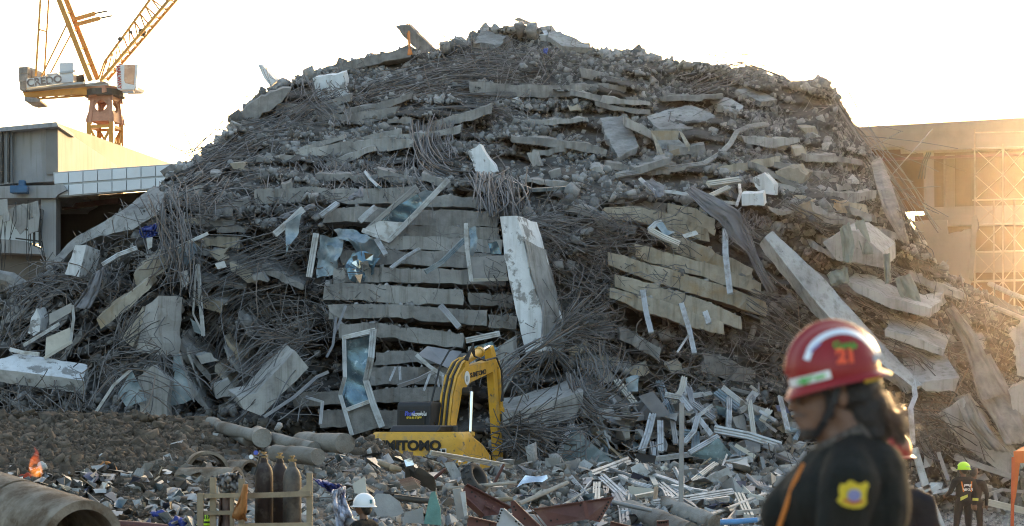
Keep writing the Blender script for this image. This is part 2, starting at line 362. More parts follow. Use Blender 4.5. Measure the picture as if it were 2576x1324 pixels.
scatter('fine_debris', PN(x, y, YB(x, y) - s * .2), s, front_m, 'small stone crumbs over the low debris heap', 'rubble', rg)
x, y = sample(46000, -60, 760, 1030, 1330, rg, lambda x: crest(x) + np.interp(x, [-250, 520, 760], [-8, -6, 0]), lambda x, y: np.interp(x + (y - 1060) * .5 + 60 * fbm(x / 60, y / 40, 3, 91), [0, 500, 760], [1, 1, .0]) * np.interp(y + 25 * fbm(x / 50, y / 30, 3, 93), [1190, 1240], [1, .6]))
s = np.clip(.012 + .022 * rg.gamma(.9, 1.1, len(x)), .012, .24)
scatter('soil_clods', PN(x, y, YB(x, y) - np.interp(x, [500, 640], [.5, .05]) - s * .25), s, clod_m, 'crumbly brown soil clods covering the soil heap', 'soil', rg)
x, y = sample(2600, 840, 1180, 1085, 1190, rg, crest, lambda x, y: np.exp(-((x - 1010 - (y - 1130) * 1.2) / 80) ** 2))
s = np.clip(.02 + .035 * rg.gamma(1.2, .9, len(x)), .02, .16)
scatter('soil_clods', PN(x, y, YB(x, y) - s * .2 - .15), s, clod_m, 'brown soil clods spilt in front of the excavator', 'soil', rg)
x = rg.uniform(2290, 2640, 2200); y = rg.uniform(1285, 1335, 2200); Yg = H * F / (y - HY)
s = np.clip(.012 + .02 * rg.gamma(1.2, .9, len(x)), .01, .12)
scatter('gravel', PN(x, y, Yg), s, rubble_m, 'pale gravel strewn on the ground near the firefighters', 'gravel', rg)
x = rg.uniform(430, 2110, 900); s = np.clip(.05 + .07 * rg.gamma(1.2, .9, len(x)), .05, .34); y = sil(x) + rg.uniform(-3, 10, len(x))
scatter('rubble', PN(x, y, YS(x, y) - s * .2), s, rubble_m, 'jagged stones along the skyline of the mound', 'rubble', rg)
# the largest lumps are things of their own
def lump_meshes():
    out = []
    for V, Fc in STONES:
        me = arr_mesh('concrete_chunk', V, Fc); me.materials.append(rubble_m); out.append(me)
    return out
LUMPS = lump_meshes()
def chunk(x, y, px, label, rg_, group='loose concrete lumps', Yf=YS, name='concrete_chunk', m=None):
    Y = float(Yf(x, y)); s = px * Y / F / 2
    o = bpy.data.objects.new(name, LUMPS[rg_.randrange(len(LUMPS))]); COL.objects.link(o)
    o.location = P(x, y, Y - s * .45); o.scale = (s * rg_.uniform(.85, 1.25), s, s * rg_.uniform(.8, 1.1))
    o.rotation_euler = [rg_.uniform(0, 6.28) for _ in range(3)]
    return tag(o, label, 'concrete lump', group)
ZONES = [((700, 1500, 170, 340), 55, (11, 22), 'grey concrete lump on the upper slope below the ridge', 'lumps on the upper slope'),
    ((1300, 2000, 170, 470), 60, (11, 24), 'grey concrete lump on the broad slope around the tilted slabs', 'lumps around the tilted slabs'),
    ((560, 1100, 330, 480), 40, (12, 24), 'grey concrete lump above the stacked floor beams', 'lumps above the beam stack'),
    ((1850, 2200, 300, 560), 36, (14, 34), 'broken concrete lump on the shoulder by the unfinished building', 'lumps on the far shoulder'),
    ((1980, 2420, 560, 1000), 34, (16, 38), 'broken concrete lump among slabs beside the long diagonal slab', 'lumps beside the diagonal slab'),
    ((80, 480, 560, 860), 28, (12, 26), 'grey concrete lump among bars under the leaning grey column', 'lumps by the leaning column'),
    ((1880, 2080, 700, 900), 16, (18, 40), 'pale concrete lump in the gully by the diagonal slab', 'lumps in the gully'),
    ((1300, 1900, 1000, 1160), 14, (14, 30), 'grey concrete lump between the fallen window frames', 'lumps between window frames')]
rr = random.Random(5)
for (x0, x1, y0, y1), n, (p0, p1), lab, gr in ZONES:
    k = 0
    while k < n:
        x = rr.uniform(x0, x1); y = rr.uniform(y0, y1)
        if y < float(sil(x)) + 4: continue
        chunk(x, y, p0 + (p1 - p0) * rr.random() ** 2, lab, rr, gr); k += 1
# ---------------------------------------------------------------- broken concrete members
def crom(c, t):
    c = np.asarray(c, float); n = len(c); p = np.concatenate([[2 * c[0] - c[1]], c, [2 * c[-1] - c[-2]]]); u = np.clip(t, 0, 1) * (n - 1); i = np.clip(np.floor(u).astype(int), 0, n - 2); f = (u - i)[..., None]
    a, b, d, e = p[i], p[i + 1], p[i + 2], p[i + 3]
    return .5 * (2 * b + (d - a) * f + (2 * a - 5 * b + 4 * d - e) * f ** 2 + (3 * b - a - 3 * d + e) * f ** 3)
def chip(pts, step, amp, rg, keep=0):
    """resample a closed outline and gnaw at it so that the edges look broken"""
    out = []; n = len(pts); seed = rg.random() * 100
    cen = sum(pts, Vector()) / n
    for i in range(n):
        a, b = pts[i], pts[(i + 1) % n]; L = (b - a).length; k = max(1, int(L / step))
        for j in range(k):
            p = a.lerp(b, j / k); inw = (cen - p)
            if inw.length > 1e-6: inw.normalize()
            d = max(0, mnoise.noise(p * 1.3 + Vector((seed, 0, 0))) * .7 + .5 * mnoise.noise(p * 4.2 + Vector((0, seed, 0))))
            out.append(p + inw * amp * d * 1.6 + Vector((mnoise.noise(p * 6), 0, mnoise.noise(p * 6 + Vector((9, 9, 9))))) * amp * .25)
    return out
def member(name, front, ext, m, label, cat, group=None, amp=.09, step=.3, seed=None, parent=None, nseg=3):
    """front: outline corners as world points; ext: vector(s) to the far end"""
    rg_ = random.Random(seed if seed is not None else label)
    amp *= 2.0; outl = chip([Vector(p) for p in front], step * .6, amp, rg_); n = len(outl); ext = Vector(ext); vs = []; sd = rg_.random() * 50
    el = max(1, ext.length)
    for k in range(nseg + 1):
        for p in outl:
            q = p + ext * (k / nseg)
            if k: q = q + Vector((mnoise.noise(q * 2.1 + Vector((sd, 0, 0))), mnoise.noise(q * 2.1 + Vector((0, sd, 0))), mnoise.noise(q * 2.1 + Vector((0, 0, sd))))) * amp * .6
            vs.append(q)
    fs = [tuple(range(n))] + [tuple(range((nseg + 1) * n - 1, nseg * n - 1, -1))]
    fs += [(k * n + i, (k + 1) * n + i, (k + 1) * n + (i + 1) % n, k * n + (i + 1) % n) for k in range(nseg) for i in range(n)]
    me = bpy.data.meshes.new(name); c = sum(vs, Vector()) / len(vs); c.z = min(v.z for v in vs)
    if parent is not None:
        Mi = wmat(parent).inverted(); me.from_pydata([tuple(Mi @ v) for v in vs], [], fs)
    else: me.from_pydata([tuple(v - c) for v in vs], [], fs)
    bm = bmesh.new(); bm.from_mesh(me); bmesh.ops.recalc_face_normals(bm, faces=bm.faces[:])
    bmesh.ops.triangulate(bm, faces=[f for f in bm.faces if len(f.verts) > 4]); bm.to_mesh(me); bm.free()
    o = link(name, me, m, parent)
    if parent is None:
        o.location = c; tag(o, label, cat, group, 'thing')
    return o
def at(x, y, d=0.0): return P(x, y, float(Y0(x, y)) - d)
TOPS = []
def beam(pts, h, d, depth, m, label, group, amp=.07, rise=.0, name='concrete_beam', cat='beam'):
    """floor-edge beam: pts = points along its top edge, h = face height, d = how far proud of the mound"""
    hh = [v * 1.24 for v in (h if isinstance(h, (list, tuple)) else [h] * len(pts))]
    Ym = sum(float(Y0(x, y)) for x, y in pts) / len(pts) - d
    n_ = max(4, int((pts[-1][0] - pts[0][0]) / 14)); tt_ = np.linspace(0, 1, n_); q_ = crom(pts, tt_); hq = np.interp(tt_, np.linspace(0, 1, len(hh)), hh); sd_ = pts[0][0] * .37 + pts[0][1]
    wob = [(3.2 * mnoise.noise(Vector((x * .02, sd_, 0))) + .9 * mnoise.noise(Vector((x * .13, sd_, 3))), 3.6 * mnoise.noise(Vector((x * .022, sd_, 7))) + .9 * mnoise.noise(Vector((x * .14, sd_, 5))), .16 * mnoise.noise(Vector((x * .05, sd_, 9)))) for x, _ in q_]
    top = [P(x, y + a, Ym + c) for (x, y), (a, b, c) in zip(q_, wob)]; bot = [P(x, y + k + b, Ym + c) for (x, y), k, (a, b, c) in zip(q_, hq, wob)]
    for a, b in zip(top[:-1], top[1:]):
        for _ in range(int((b - a).length * 14)): TOPS.append(a.lerp(b, random.random()) + Vector((0, random.uniform(.06, 1.3), random.uniform(-.03, .02))))
    return member(name, top + bot[::-1], (0, depth, rise), m, label, cat, group, amp)
def block(front, d, ext, m, label, cat='slab', name='concrete_slab', group=None, amp=.08, Y=None, dY=None, step=.3, follow=False):
    """front: outline in survey coordinates; ext = (dx, dy, dY) to the far edge in the same coordinates"""
    if Y is None: Y = float(Y0(sum(p[0] for p in front) / len(front), sum(p[1] for p in front) / len(front))) - d
    c = Vector((sum(p[0] for p in front) / len(front), sum(p[1] for p in front) / len(front), 0))
    if follow: dY = [float(Y0(x, y)) - d - Y for x, y in front]
    dY = dY or [0] * len(front)
    fr = [P(x, y, Y + q) for (x, y), q in zip(front, dY)]
    e = P(c.x + ext[0], c.y + ext[1], Y + ext[2]) - P(c.x, c.y, Y)
    return member(name, fr, e, m, label, cat, group, amp, step)
G = 'floor beams of the middle stack'
CB = [([(640, 476), (760, 473), (900, 474), (1050, 470)], 36, 1.0, 'topmost broken floor beam of the middle stack, with a ragged near end', concrete_pale),
    ([(1049, 494), (1140, 492), (1215, 498)], 26, .6, 'short broken floor beam beside the big rebar bundle', concrete),
    ([(810, 524), (930, 520), (1060, 527), (1256, 534)], [34, 36, 38, 36], .9, 'second floor beam of the middle stack behind the tilted window', concrete),
    ([(985, 567), (1100, 566), (1262, 574)], 30, .7, 'short floor beam right under the tilted window frame', concrete),
    ([(925, 596), (1060, 594), (1264, 604)], 32, .9, 'floor beam under the tilted window, above a row of spacers', concrete_pale),
    ([(850, 630), (1000, 628), (1266, 640)], 36, 1.0, 'floor beam behind the hanging mirror glass', concrete),
    ([(836, 674), (1000, 672), (1275, 682)], 36, 1.1, 'floor beam in mid stack just below the mirror glass', concrete_pale),
    ([(812, 716), (900, 713), (1040, 722), (1168, 728)], [36, 40, 40, 38], 1.3, 'thick floor beam with a rounded broken end in mid stack', concrete_pale),
    ([(1176, 738), (1230, 737), (1292, 744)], 30, 1.0, 'crumbled end of a floor beam beside the white column', concrete),
    ([(826, 768), (960, 764), (1130, 776), (1226, 782)], 34, 1.6, 'floor beam with a deep dark gap underneath it', concrete_pale),
    ([(1228, 790), (1300, 796)], 32, 1.2, 'stub of a floor beam cracked off next to the white column', concrete),
    ([(848, 816), (940, 812), (1060, 826), (1166, 842)], [32, 34, 36, 32], 1.7, 'bowed floor beam above the tall broken window', concrete_pale),
    ([(940, 886), (1060, 880), (1180, 890)], 32, 1.4, 'lower floor beam behind the standing window frame', concrete),
    ([(925, 926), (1060, 922), (1180, 930)], 42, 1.7, 'wide lower floor beam behind thin hanging metal strips', concrete),
    ([(735, 988), (900, 980), (1110, 972)], 34, 1.9, 'low floor beam above the excavator cab', concrete),
    ([(800, 1032), (900, 1030), (1020, 1032)], 42, 1.6, 'lowest floor beam of the middle stack beside the tall window', concrete)]
for pts, h, d, lab, m in CB: beam(pts, [v * .86 for v in h] if isinstance(h, list) else h * .86, d + .3, 4.2, m, lab, G)
G = 'tilted floor beams of the far stack'
RB = [([(1462, 494), (1560, 498), (1680, 512)], 26, .3, 'crumbly grey floor beam on top of the sloping stack', concrete),
    ([(1520, 524), (1612, 519), (1700, 545), (1786, 578)], [26, 34, 34, 26], .9, 'yellow-stained floor beam at the top of the sloping stack', concrete_beige),
    ([(1680, 510), (1740, 522), (1800, 552)], 34, .3, 'stained floor beam half behind the topmost sloping beam', concrete_beige),
    ([(1500, 564), (1560, 562), (1600, 570)], 18, .5, 'short thin beam stub left of the white window piece', concrete),
    ([(1690, 588), (1780, 622), (1896, 676)], [36, 38, 32], .9, 'sloping floor beam under the white window piece', concrete_beige),
    ([(1596, 612), (1700, 640), (1820, 676), (1915, 712)], [28, 32, 32, 24], 1.3, 'ochre-stained sloping floor beam crossed by a hanging strip', concrete_beige),
    ([(1530, 632), (1650, 668), (1800, 712), (1932, 762)], [28, 36, 36, 30], 1.6, 'longest sloping floor beam of the far stack', concrete_beige),
    ([(1546, 690), (1650, 718), (1760, 752), (1866, 798)], [26, 32, 32, 26], 1.9, 'sloping floor beam with two round stains on its face', concrete_beige),
    ([(1534, 722), (1620, 744), (1720, 776), (1822, 812)], [22, 32, 34, 24], 2.2, 'lowest sloping floor beam with metal strips hanging off it', concrete_beige),
    ([(1556, 822), (1600, 836), (1664, 880)], [26, 34, 26], 1.2, 'rough broken beam end below the sloping stack', concrete),
    ([(1765, 886), (1830, 900), (1900, 934)], [40, 44, 30], 1.0, 'wide shadowed slab edge behind the red helmet', concrete)]
for pts, h, d, lab, m in RB: beam(pts, h, d, 4.5, m, lab, G, rise=.3)
# the slab edges of the upper slope
beam([(726, 386), (824, 364), (908, 350), (985, 347), (1040, 352)], [26, 30, 30, 28, 14], 1.9, 6, concrete_pale, 'long sagging roof slab edge across the upper left slope', None, rise=.9, name='concrete_slab', cat='slab')
beam([(800, 292), (900, 282), (1000, 268)], [20, 26, 22], 1.6, 5, concrete, 'slab edge under the pale block on the upper slope', None, rise=.8, name='concrete_slab', cat='slab')
beam([(1180, 206), (1300, 214), (1420, 214), (1532, 210)], [24, 24, 24, 18], 1.6, 6, concrete, 'wide slab edge below the ridge, strewn with rebar', None, rise=.8, name='concrete_slab', cat='slab')
beam([(1286, 344), (1390, 350), (1470, 360), (1530, 378)], [12, 16, 18, 14], 1.9, 6, concrete, 'thin curled slab edge with bar ends hanging below', None, rise=1.0, name='concrete_slab', cat='slab')
beam([(776, 180), (900, 148), (1024, 119), (1034, 128)], [14, 20, 22, 10], .8, 1.4, concrete, 'long straight beam along the ridge by the orange strap', None)
beam([(1762, 432), (1884, 404), (1962, 393)], [16, 20, 18], 1.6, 1.4, concrete_beige, 'straight beam across the slope under the bent duct', None)
beam([(1996, 490), (2100, 500), (2186, 517)], [26, 30, 28], 1.0, 2.5, concrete_beige, 'broad beam on the far shoulder above the green draped block', None)
beam([(1926, 340), (1985, 356), (1975, 380)], [24, 26, 8], .6, 1.5, concrete_beige, 'angular beige block beside the bent duct', None, name='concrete_block', cat='block')
# free-lying members
block([(1258, 545), (1300, 541), (1316, 596), (1334, 690), (1364, 780), (1370, 882), (1345, 893), (1323, 890), (1303, 804), (1284, 720), (1268, 640)], 3.0, (52, 14, 1.3), painted,
    'big leaning column with peeling white paint in front of the middle stack', 'column', 'concrete_column', amp=.05)
block([(1318, 600), (1366, 629), (1388, 705), (1404, 777), (1420, 866), (1396, 878), (1366, 860), (1362, 780), (1336, 690)], 2.9, (8, 0, 1.2), concrete_pale,
    'bare grey side piece along the white leaning column', 'column', 'concrete_column', amp=.05, dY=[0, .9, .9, .9, .9, .9, 0, 0, 0])
block([(1174, 381), (1206, 362), (1254, 432), (1208, 458)], 1.6, (10, 4, 1.0), painted, 'short white column stub above the big rebar bundle', 'column', 'concrete_column', amp=.04)
block([(389, 465), (415, 484), (399, 536), (335, 577), (245, 596), (190, 622), (150, 662), (134, 654), (180, 603), (227, 577), (300, 536)], 1.6, (12, 16, 1.0), concrete_pale,
    'long pale slab sloping down the left flank toward the dark opening', 'slab', amp=.06, follow=True)
block([(162, 690), (190, 618), (217, 616), (199, 698)], 3.0, (36, 14, 1.0), painted, 'short white column end below the long pale slab', 'column', 'concrete_column', amp=.04)
block([(70, 838), (78, 800), (92, 775), (104, 800), (100, 835), (84, 846)], 3.0, (22, -6, .8), painted, 'small white concrete block behind the cream panel', 'block', 'concrete_block', amp=.04)
block([(-40, 918), (36, 889), (130, 902), (222, 918), (211, 958), (100, 942), (-40, 924)], 4.2, (6, 34, .4), painted, 'white-faced beam lying at the foot of the rubble by the soil heap', 'beam', 'concrete_beam', amp=.04, dY=[0, .9, .9, .9, 0, 0, 0])
block([(367, 764), (399, 744), (389, 892), (342, 884)], 3.6, (62, 2, .9), concrete_pale, 'upright square grey column bursting with bent bars', 'column', 'concrete_column', amp=.04)
block([(344, 945), (386, 918), (428, 962), (420, 1060), (356, 1060)], 3.4, (12, -4, 1.2), concrete_pale, 'broken foot of a grey column behind blue glass', 'column', 'concrete_column', amp=.05)
block([(243, 802), (300, 755), (370, 704), (382, 722), (320, 780), (254, 829)], 3.0, (16, -18, 1.0), concrete_beige, 'yellowish slab strip slanting behind the grey column', 'slab', amp=.06)
block([(330, 690), (402, 640), (432, 662), (346, 748)], 2.4, (10, -20, 1.2), concrete_beige, 'cracked yellowish slab tangled in upright bars', 'slab', amp=.09)
block([(303, 850), (360, 772), (368, 802), (334, 874)], 2.6, (20, 0, 1.2), concrete_beige, 'small yellowish slab wedged behind the grey column', 'slab', amp=.05)
block([(598, 1000), (642, 990), (744, 880), (776, 925), (720, 985), (657, 1047), (612, 1030)], 3.6, (-26, -20, 1.6), concrete_pale, 'big grey wedge of column leaning beside the tall window', 'column', 'concrete_column', amp=.05)
block([(1262, 1042), (1330, 1028), (1468, 985), (1466, 1012), (1448, 1043), (1386, 1074), (1264, 1068)], 3.4, (-14, -36, 2.4), concrete_pale, 'massive smooth concrete block lying behind the excavator arm', 'block', 'concrete_block', amp=.03)
block([(1236, 880), (1290, 850), (1300, 930), (1262, 1000), (1236, 980)], 2.0, (10, -8, 1.0), concrete_pale, 'upright grey slab behind the excavator boom tip', 'slab', amp=.05)
block([(1922, 596), (1943, 581), (2071, 699), (2203, 847), (2321, 969), (2300, 978), (2120, 838), (2031, 735)], 4.7, (-16, 18, .6), concrete_pale,
    'very long pale slab running diagonally down behind the red helmet', 'slab', amp=.04, follow=True)
block([(2068, 610), (2122, 578), (2152, 581), (2222, 636), (2222, 674), (2105, 656)], 4.2, (34, -24, 2.0), concrete_pale, 'boxy pale block under the hanging green cloth', 'block', 'concrete_block', amp=.03)
block([(2120, 706), (2150, 712), (2240, 748), (2341, 776), (2340, 800), (2238, 776), (2150, 734)], 4.0, (30, -22, 2.2), concrete_pale, 'thick slab on the far flank below the boxy block', 'slab', amp=.06)
block([(2225, 830), (2300, 848), (2376, 880), (2372, 897), (2290, 868), (2227, 846)], 4.2, (16, -36, 2.4), concrete_pale, 'flat pale slab on the far flank, third from above', 'slab', amp=.05)
block([(2300, 962), (2416, 950), (2405, 985), (2330, 985)], 4.6, (-36, -60, 2.2), concrete_pale, 'flat pale slab beside the rear brim of the red helmet', 'slab', amp=.05)
block([(2538, 840), (2570, 800), (2640, 780), (2640, 960), (2560, 945), (2546, 890)], 4.5, (10, -10, 2), concrete_pale, 'rounded pale slab piece cut by the frame edge, upper one', 'slab', amp=.1)
block([(2530, 980), (2580, 960), (2640, 960), (2640, 1080), (2555, 1060)], 5.0, (6, -10, 1.6), concrete_pale, 'rounded pale slab piece cut by the frame edge, lower one', 'slab', amp=.1)
block([(2360, 1040), (2420, 1000), (2490, 1090), (2576, 1180), (2540, 1200), (2420, 1120)], 3.5, (20, -10, 1.2), concrete_pale, 'dusty sheet slab behind the two firefighters', 'slab', amp=.05)
# plates resting on the upper slope
def plate(q, label, m=concrete_pale, t=.25, d=.55, amp=.08):
    fr = [P(x, y, float(Y0(x, y)) - d) for x, y in q]; n = (fr[1] - fr[0]).cross(fr[-1] - fr[0]).normalized()
    if n.z > 0: n = -n
    return member('concrete_slab', fr, n * t, m, label, 'slab', None, amp, .3)
plate([(1509, 297), (1566, 290), (1592, 330), (1607, 368), (1556, 397), (1524, 340)], 'steep smooth grey slab left of the open box on the slope', concrete)
plate([(1627, 292), (1680, 276), (1739, 263), (1799, 290), (1742, 324), (1651, 326)], 'broad pale slab lying flat above the open box')
plate([(1783, 250), (1826, 243), (1874, 267), (1850, 287)], 'pale slab lying below the far crest, second of three')
plate([(1850, 226), (1894, 220), (1955, 250), (1914, 256)], 'pale slab nearest the far crest')
plate([(1272, 66), (1330, 64), (1384, 73), (1377, 90), (1306, 83)], 'white slab crowning the very top of the mound', painted, d=.3, amp=.04)
plate([(1384, 74), (1440, 92), (1491, 121), (1414, 116), (1378, 92)], 'pale slab sloping down from the summit', d=.4, amp=.04)
plate([(1240, 80), (1272, 92), (1262, 112), (1190, 110), (1212, 76)], 'dark jagged slab left of the summit', concrete, d=.6, t=.6, amp=.2)
block([(582, 331), (600, 296), (620, 268), (660, 238), (740, 216), (715, 250), (678, 282), (630, 306), (600, 330)], .9, (0, -4, 2.0), concrete, 'dark shadowed slab jutting out over the left flank', 'slab', amp=.12)
block([(648, 162), (661, 165), (696, 204), (682, 222), (660, 190)], 1.0, (8, 0, .8), painted, 'short stub sticking up from the left shoulder', 'column', 'concrete_column', amp=.06)
block([(786, 196), (864, 183), (876, 243), (800, 248)], 1.2, (10, -6, 1.6), painted, 'pale square block wrapped in bars near the left shoulder', 'block', 'concrete_block', amp=.05)
block([(993, 66), (1030, 64), (1064, 96), (1096, 128), (1058, 138), (1022, 100)], .9, (6, -2, 1.0), concrete, 'dark column stub slung with an orange strap at the skyline', 'column', 'concrete_column', amp=.07)
block([(1290, 50), (1302, 44), (1336, 58), (1330, 66)], -.4, (4, 0, .8), concrete, 'rounded stub poking over the summit', 'column', 'concrete_column', amp=.05)
block([(1894, 446), (1923, 435), (1946, 464), (1949, 491), (1920, 488), (1898, 470)], 2.0, (8, 0, .6), painted, 'white slab piece standing on the far shoulder', 'slab', amp=.05)
block([(1865, 490), (1919, 485), (1922, 518), (1866, 518)], 2.4, (6, -8, 1.2), painted, 'square white column end wrapped in bars below it', 'column', 'concrete_column', amp=.04)
block([(2000, 520), (2040, 505), (2070, 545), (2020, 552)], 1.4, (10, -6, 1.2), concrete_beige, 'beige wedge block above the diagonal slab', 'block', 'concrete_block', amp=.08)
block([(1950, 432), (2010, 415), (2032, 440), (2012, 466), (1966, 470)], 1.4, (14, -8, 1.2), concrete_beige, 'large beige block on the far shoulder', 'block', 'concrete_block', amp=.1)
block([(2290, 788), (2320, 750), (2370, 742), (2376, 770)], 2.0, (10, -12, 1.2), concrete_pale, 'small slab piece below the standing wall remnant', 'slab', amp=.08)
block([(1325, 385), (1350, 380), (1362, 418), (1340, 420)], 1.2, (6, 0, .3), concrete_pale, 'small flat grey board below the curled slab', 'slab', amp=.03)
# scattered medium blocks
rb = random.Random(21)
for k, (x, y, px, lab) in enumerate([(720, 470, 30, 'squat block above the topmost middle beam'), (600, 420, 26, 'block on the left flank below the shoulder'), (540, 440, 24, 'block low on the left flank'), (1100, 250, 26, 'block among rebar below the summit'),
        (1440, 270, 24, 'block beside the steep smooth slab'), (1590, 250, 22, 'block above the broad pale slab'), (2040, 330, 30, 'block below the far crest'), (2080, 400, 34, 'block on the far shoulder edge'), (2120, 470, 30, 'block above the broad shoulder beam'),
        (2010, 380, 26, 'block between crest and beige block'), (1400, 440, 26, 'block beside the rebar bundle'), (1500, 430, 22, 'block under the bent duct'), (560, 640, 34, 'block in the shadowed hollow'), (650, 700, 30, 'block deep in the shadowed hollow'),
        (520, 900, 40, 'block in the hollow beside blue glass'), (560, 980, 44, 'block at the foot of the hollow'), (1450, 880, 34, 'block behind the fan of bars'), (1520, 950, 36, 'block above the bent bars'), (480, 560, 26, 'block beside the long pale slab'), (2180, 600, 30, 'block beside the hanging cloth'),
        (2420, 800, 34, 'block at the far foot'), (2460, 870, 36, 'block among loose cloth'), (1700, 930, 34, 'block over the window frames'), (1600, 940, 30, 'block above the purple panel')]):
    q = [(x + px * rb.uniform(.6, 1.2) * math.cos(a + .6), y + px * .55 * rb.uniform(.6, 1.2) * math.sin(a + .6)) for a in (0, 1.4, 3.1, 4.6)]
    block(q[::-1], 1.1, (rb.uniform(-12, 12), rb.uniform(-12, 2), 1.0), rb.choice([concrete, concrete_beige, concrete_pale]), 'broken concrete ' + lab, 'block', 'concrete_block', 'broken blocks', amp=.09)

# more broken floor edges showing through all over the mound
mr = random.Random(55)
for (x0, x1, y0, y1, n, a0, lab, gr) in ((500, 800, 600, 760, 9, 18, 'short floor edge deep in the shadowed hollow', 'floor edges in the hollow'), (480, 640, 780, 1000, 8, 55, 'steep floor edge in the shadowed hollow', 'steep floor edges in the hollow'), (1340, 1500, 500, 640, 5, 8, 'crumbled floor edge between the two beam stacks', 'floor edges between stacks'), (1420, 1700, 860, 1040, 7, 14, 'shadowed floor edge above the window heap', 'floor edges above the window heap'),
        (700, 1150, 210, 450, 16, -7, 'crumbled floor edge across the upper slope', 'floor edges on the upper slope'), (1300, 1800, 190, 470, 16, 7, 'crumbled floor edge across the broad slope', 'floor edges on the broad slope'), (1900, 2180, 300, 560, 13, 14, 'floor edge on the far shoulder', 'floor edges on the far shoulder'), (2060, 2400, 560, 960, 16, 22, 'floor edge beside the flat pale slabs', 'floor edges beside the pale slabs'),
        (440, 640, 470, 600, 7, -12, 'floor edge on the left flank', 'floor edges on the left flank'), (20, 300, 720, 880, 6, -38, 'slanting floor edge low on the left', 'floor edges low on the left'), (1260, 1420, 1010, 1110, 3, -10, 'floor edge behind the massive block', 'floor edges behind the massive block'), (1700, 2080, 900, 1060, 6, 20, 'floor edge behind the window heap', 'floor edges behind the window heap')):
    for k in range(n):
        x = mr.uniform(x0, x1); y = mr.uniform(y0, y1); upr = 'slope' in gr or 'shoulder' in gr or 'pale slabs' in gr; L = mr.uniform(60, 210 if upr else 130); a = R(a0 + mr.gauss(0, 12)); hgt = mr.uniform(10, 26)
        p = [(x - L / 2 * math.cos(a), y - L / 2 * math.sin(a)), (x + mr.gauss(0, 4), y + mr.gauss(0, 4)), (x + L / 2 * math.cos(a), y + L / 2 * math.sin(a))]
        if min(v - float(sil(u)) for u, v in p) < 10: continue
        beam(p, [hgt * mr.uniform(.6, 1), hgt, hgt * mr.uniform(.5, 1)], mr.uniform(.9, 1.9) if upr else mr.uniform(.3, .9), 3.0, mr.choice([concrete, concrete, concrete, concrete_pale, concrete_beige] if not upr else [concrete, concrete, concrete_pale]), lab, gr, amp=.11, rise=.5)
C_ = np.array([tuple(v) for v in TOPS]); s_ = np.clip(.015 + .03 * rg.gamma(1.0, .9, len(C_)), .015, .15)
scatter('rubble', C_, s_, rubble_m, 'crumbs lying along the tops of the broken floor beams', 'rubble', rg)
# ---------------------------------------------------------------- reinforcing bars
BARS = []      # every bar: (points K x 3, radius, label, group)
KP = 10
def kink(q, rg, p=.55):
    """a bar that was bent over something: swing its tail at one point"""
    if rg.random() < p:
        i = int(rg.integers(2, len(q) - 2)); a = rg.normal() * .9; c, s = np.cos(a), np.sin(a); d = q[i:] - q[i]; q = q.copy(); q[i:] = q[i] + np.stack([d[:, 0] * c - d[:, 1] * s, d[:, 0] * s + d[:, 1] * c], -1)
    return q
def bundle(path, n, spread, d=(.3, 1.2), r=.016, label='', group='', frac=(.5, 1.0), curl=8, seed=0, Yf=Y0):
    rg = np.random.default_rng(seed + int(path[0][0]) * 7 + int(path[0][1]))
    sp = spread if isinstance(spread, (tuple, list)) else (spread, spread)
    for _ in range(int(n * .72)):
        L = rg.uniform(*frac); t0 = rg.uniform(0, 1 - L) if L < 1 else 0; t = t0 + L * np.linspace(0, 1, KP)
        q = crom(path, t); tg = np.gradient(q, axis=0); tg /= np.linalg.norm(tg, axis=1)[:, None] + 1e-9; nm = np.stack([-tg[:, 1], tg[:, 0]], -1)
        off = (rg.normal() + rg.normal() * .55 * np.linspace(-1, 1, KP)) * (sp[0] + (sp[1] - sp[0]) * t) * .5
        w = .6 * curl * (np.sin(t * rg.uniform(3, 9) + rg.uniform(0, 6)) + .6 * np.sin(t * rg.uniform(9, 20) + rg.uniform(0, 6))) * rg.uniform(.2, 1)
        q = kink(q + nm * (off + w)[:, None], rg, .5)
        dd = rg.uniform(*d) + .25 * np.sin(t * 5 + rg.uniform(0, 6))
        BARS.append((PN(q[:, 0], q[:, 1], Yf(q[:, 0], q[:, 1]) - dd), r * rg.uniform(.55, 1.25), label, group))
def tangle(x0, x1, y0, y1, n, Lr=(40, 130), ang=0, aspread=60, d=(.0, 1.0), r=.014, bend=1.2, label='', group='', seed=0, Yf=Y0, droop=0):
    rg = np.random.default_rng(seed + int(x0) + 3 * int(y0)); k = 0
    n = int(n * .8)
    while k < n:
        x = rg.uniform(x0, x1); y = rg.uniform(y0, y1)
        if Yf is Y0 and y < float(sil(x)) + 3: continue
        k += 1
        L = rg.uniform(*Lr) * (.6 + .8 * rg.random() ** 2); a = R(ang) + R(aspread) * rg.normal(); c = .55 * bend * rg.normal() ; c2 = .4 * bend * rg.normal()
        t = np.linspace(-.5, .5, KP); th = a + c * t + c2 * np.sin(t * 7 + rg.uniform(0, 6)) * .4
        q = np.cumsum(np.stack([np.cos(th), np.sin(th)], -1) * L / KP, 0); q = q - q.mean(0) + (x, y); q = kink(kink(q, rg, .6), rg, .4); q[:, 1] += droop * (t ** 2) * L
        dd = rg.uniform(*d) + .3 * rg.normal() * t + .2 * np.sin(t * 6 + rg.uniform(0, 6))
        BARS.append((PN(q[:, 0], q[:, 1], Yf(q[:, 0], np.maximum(q[:, 1], 60)) - dd), r * rg.uniform(.55, 1.3), label, group))
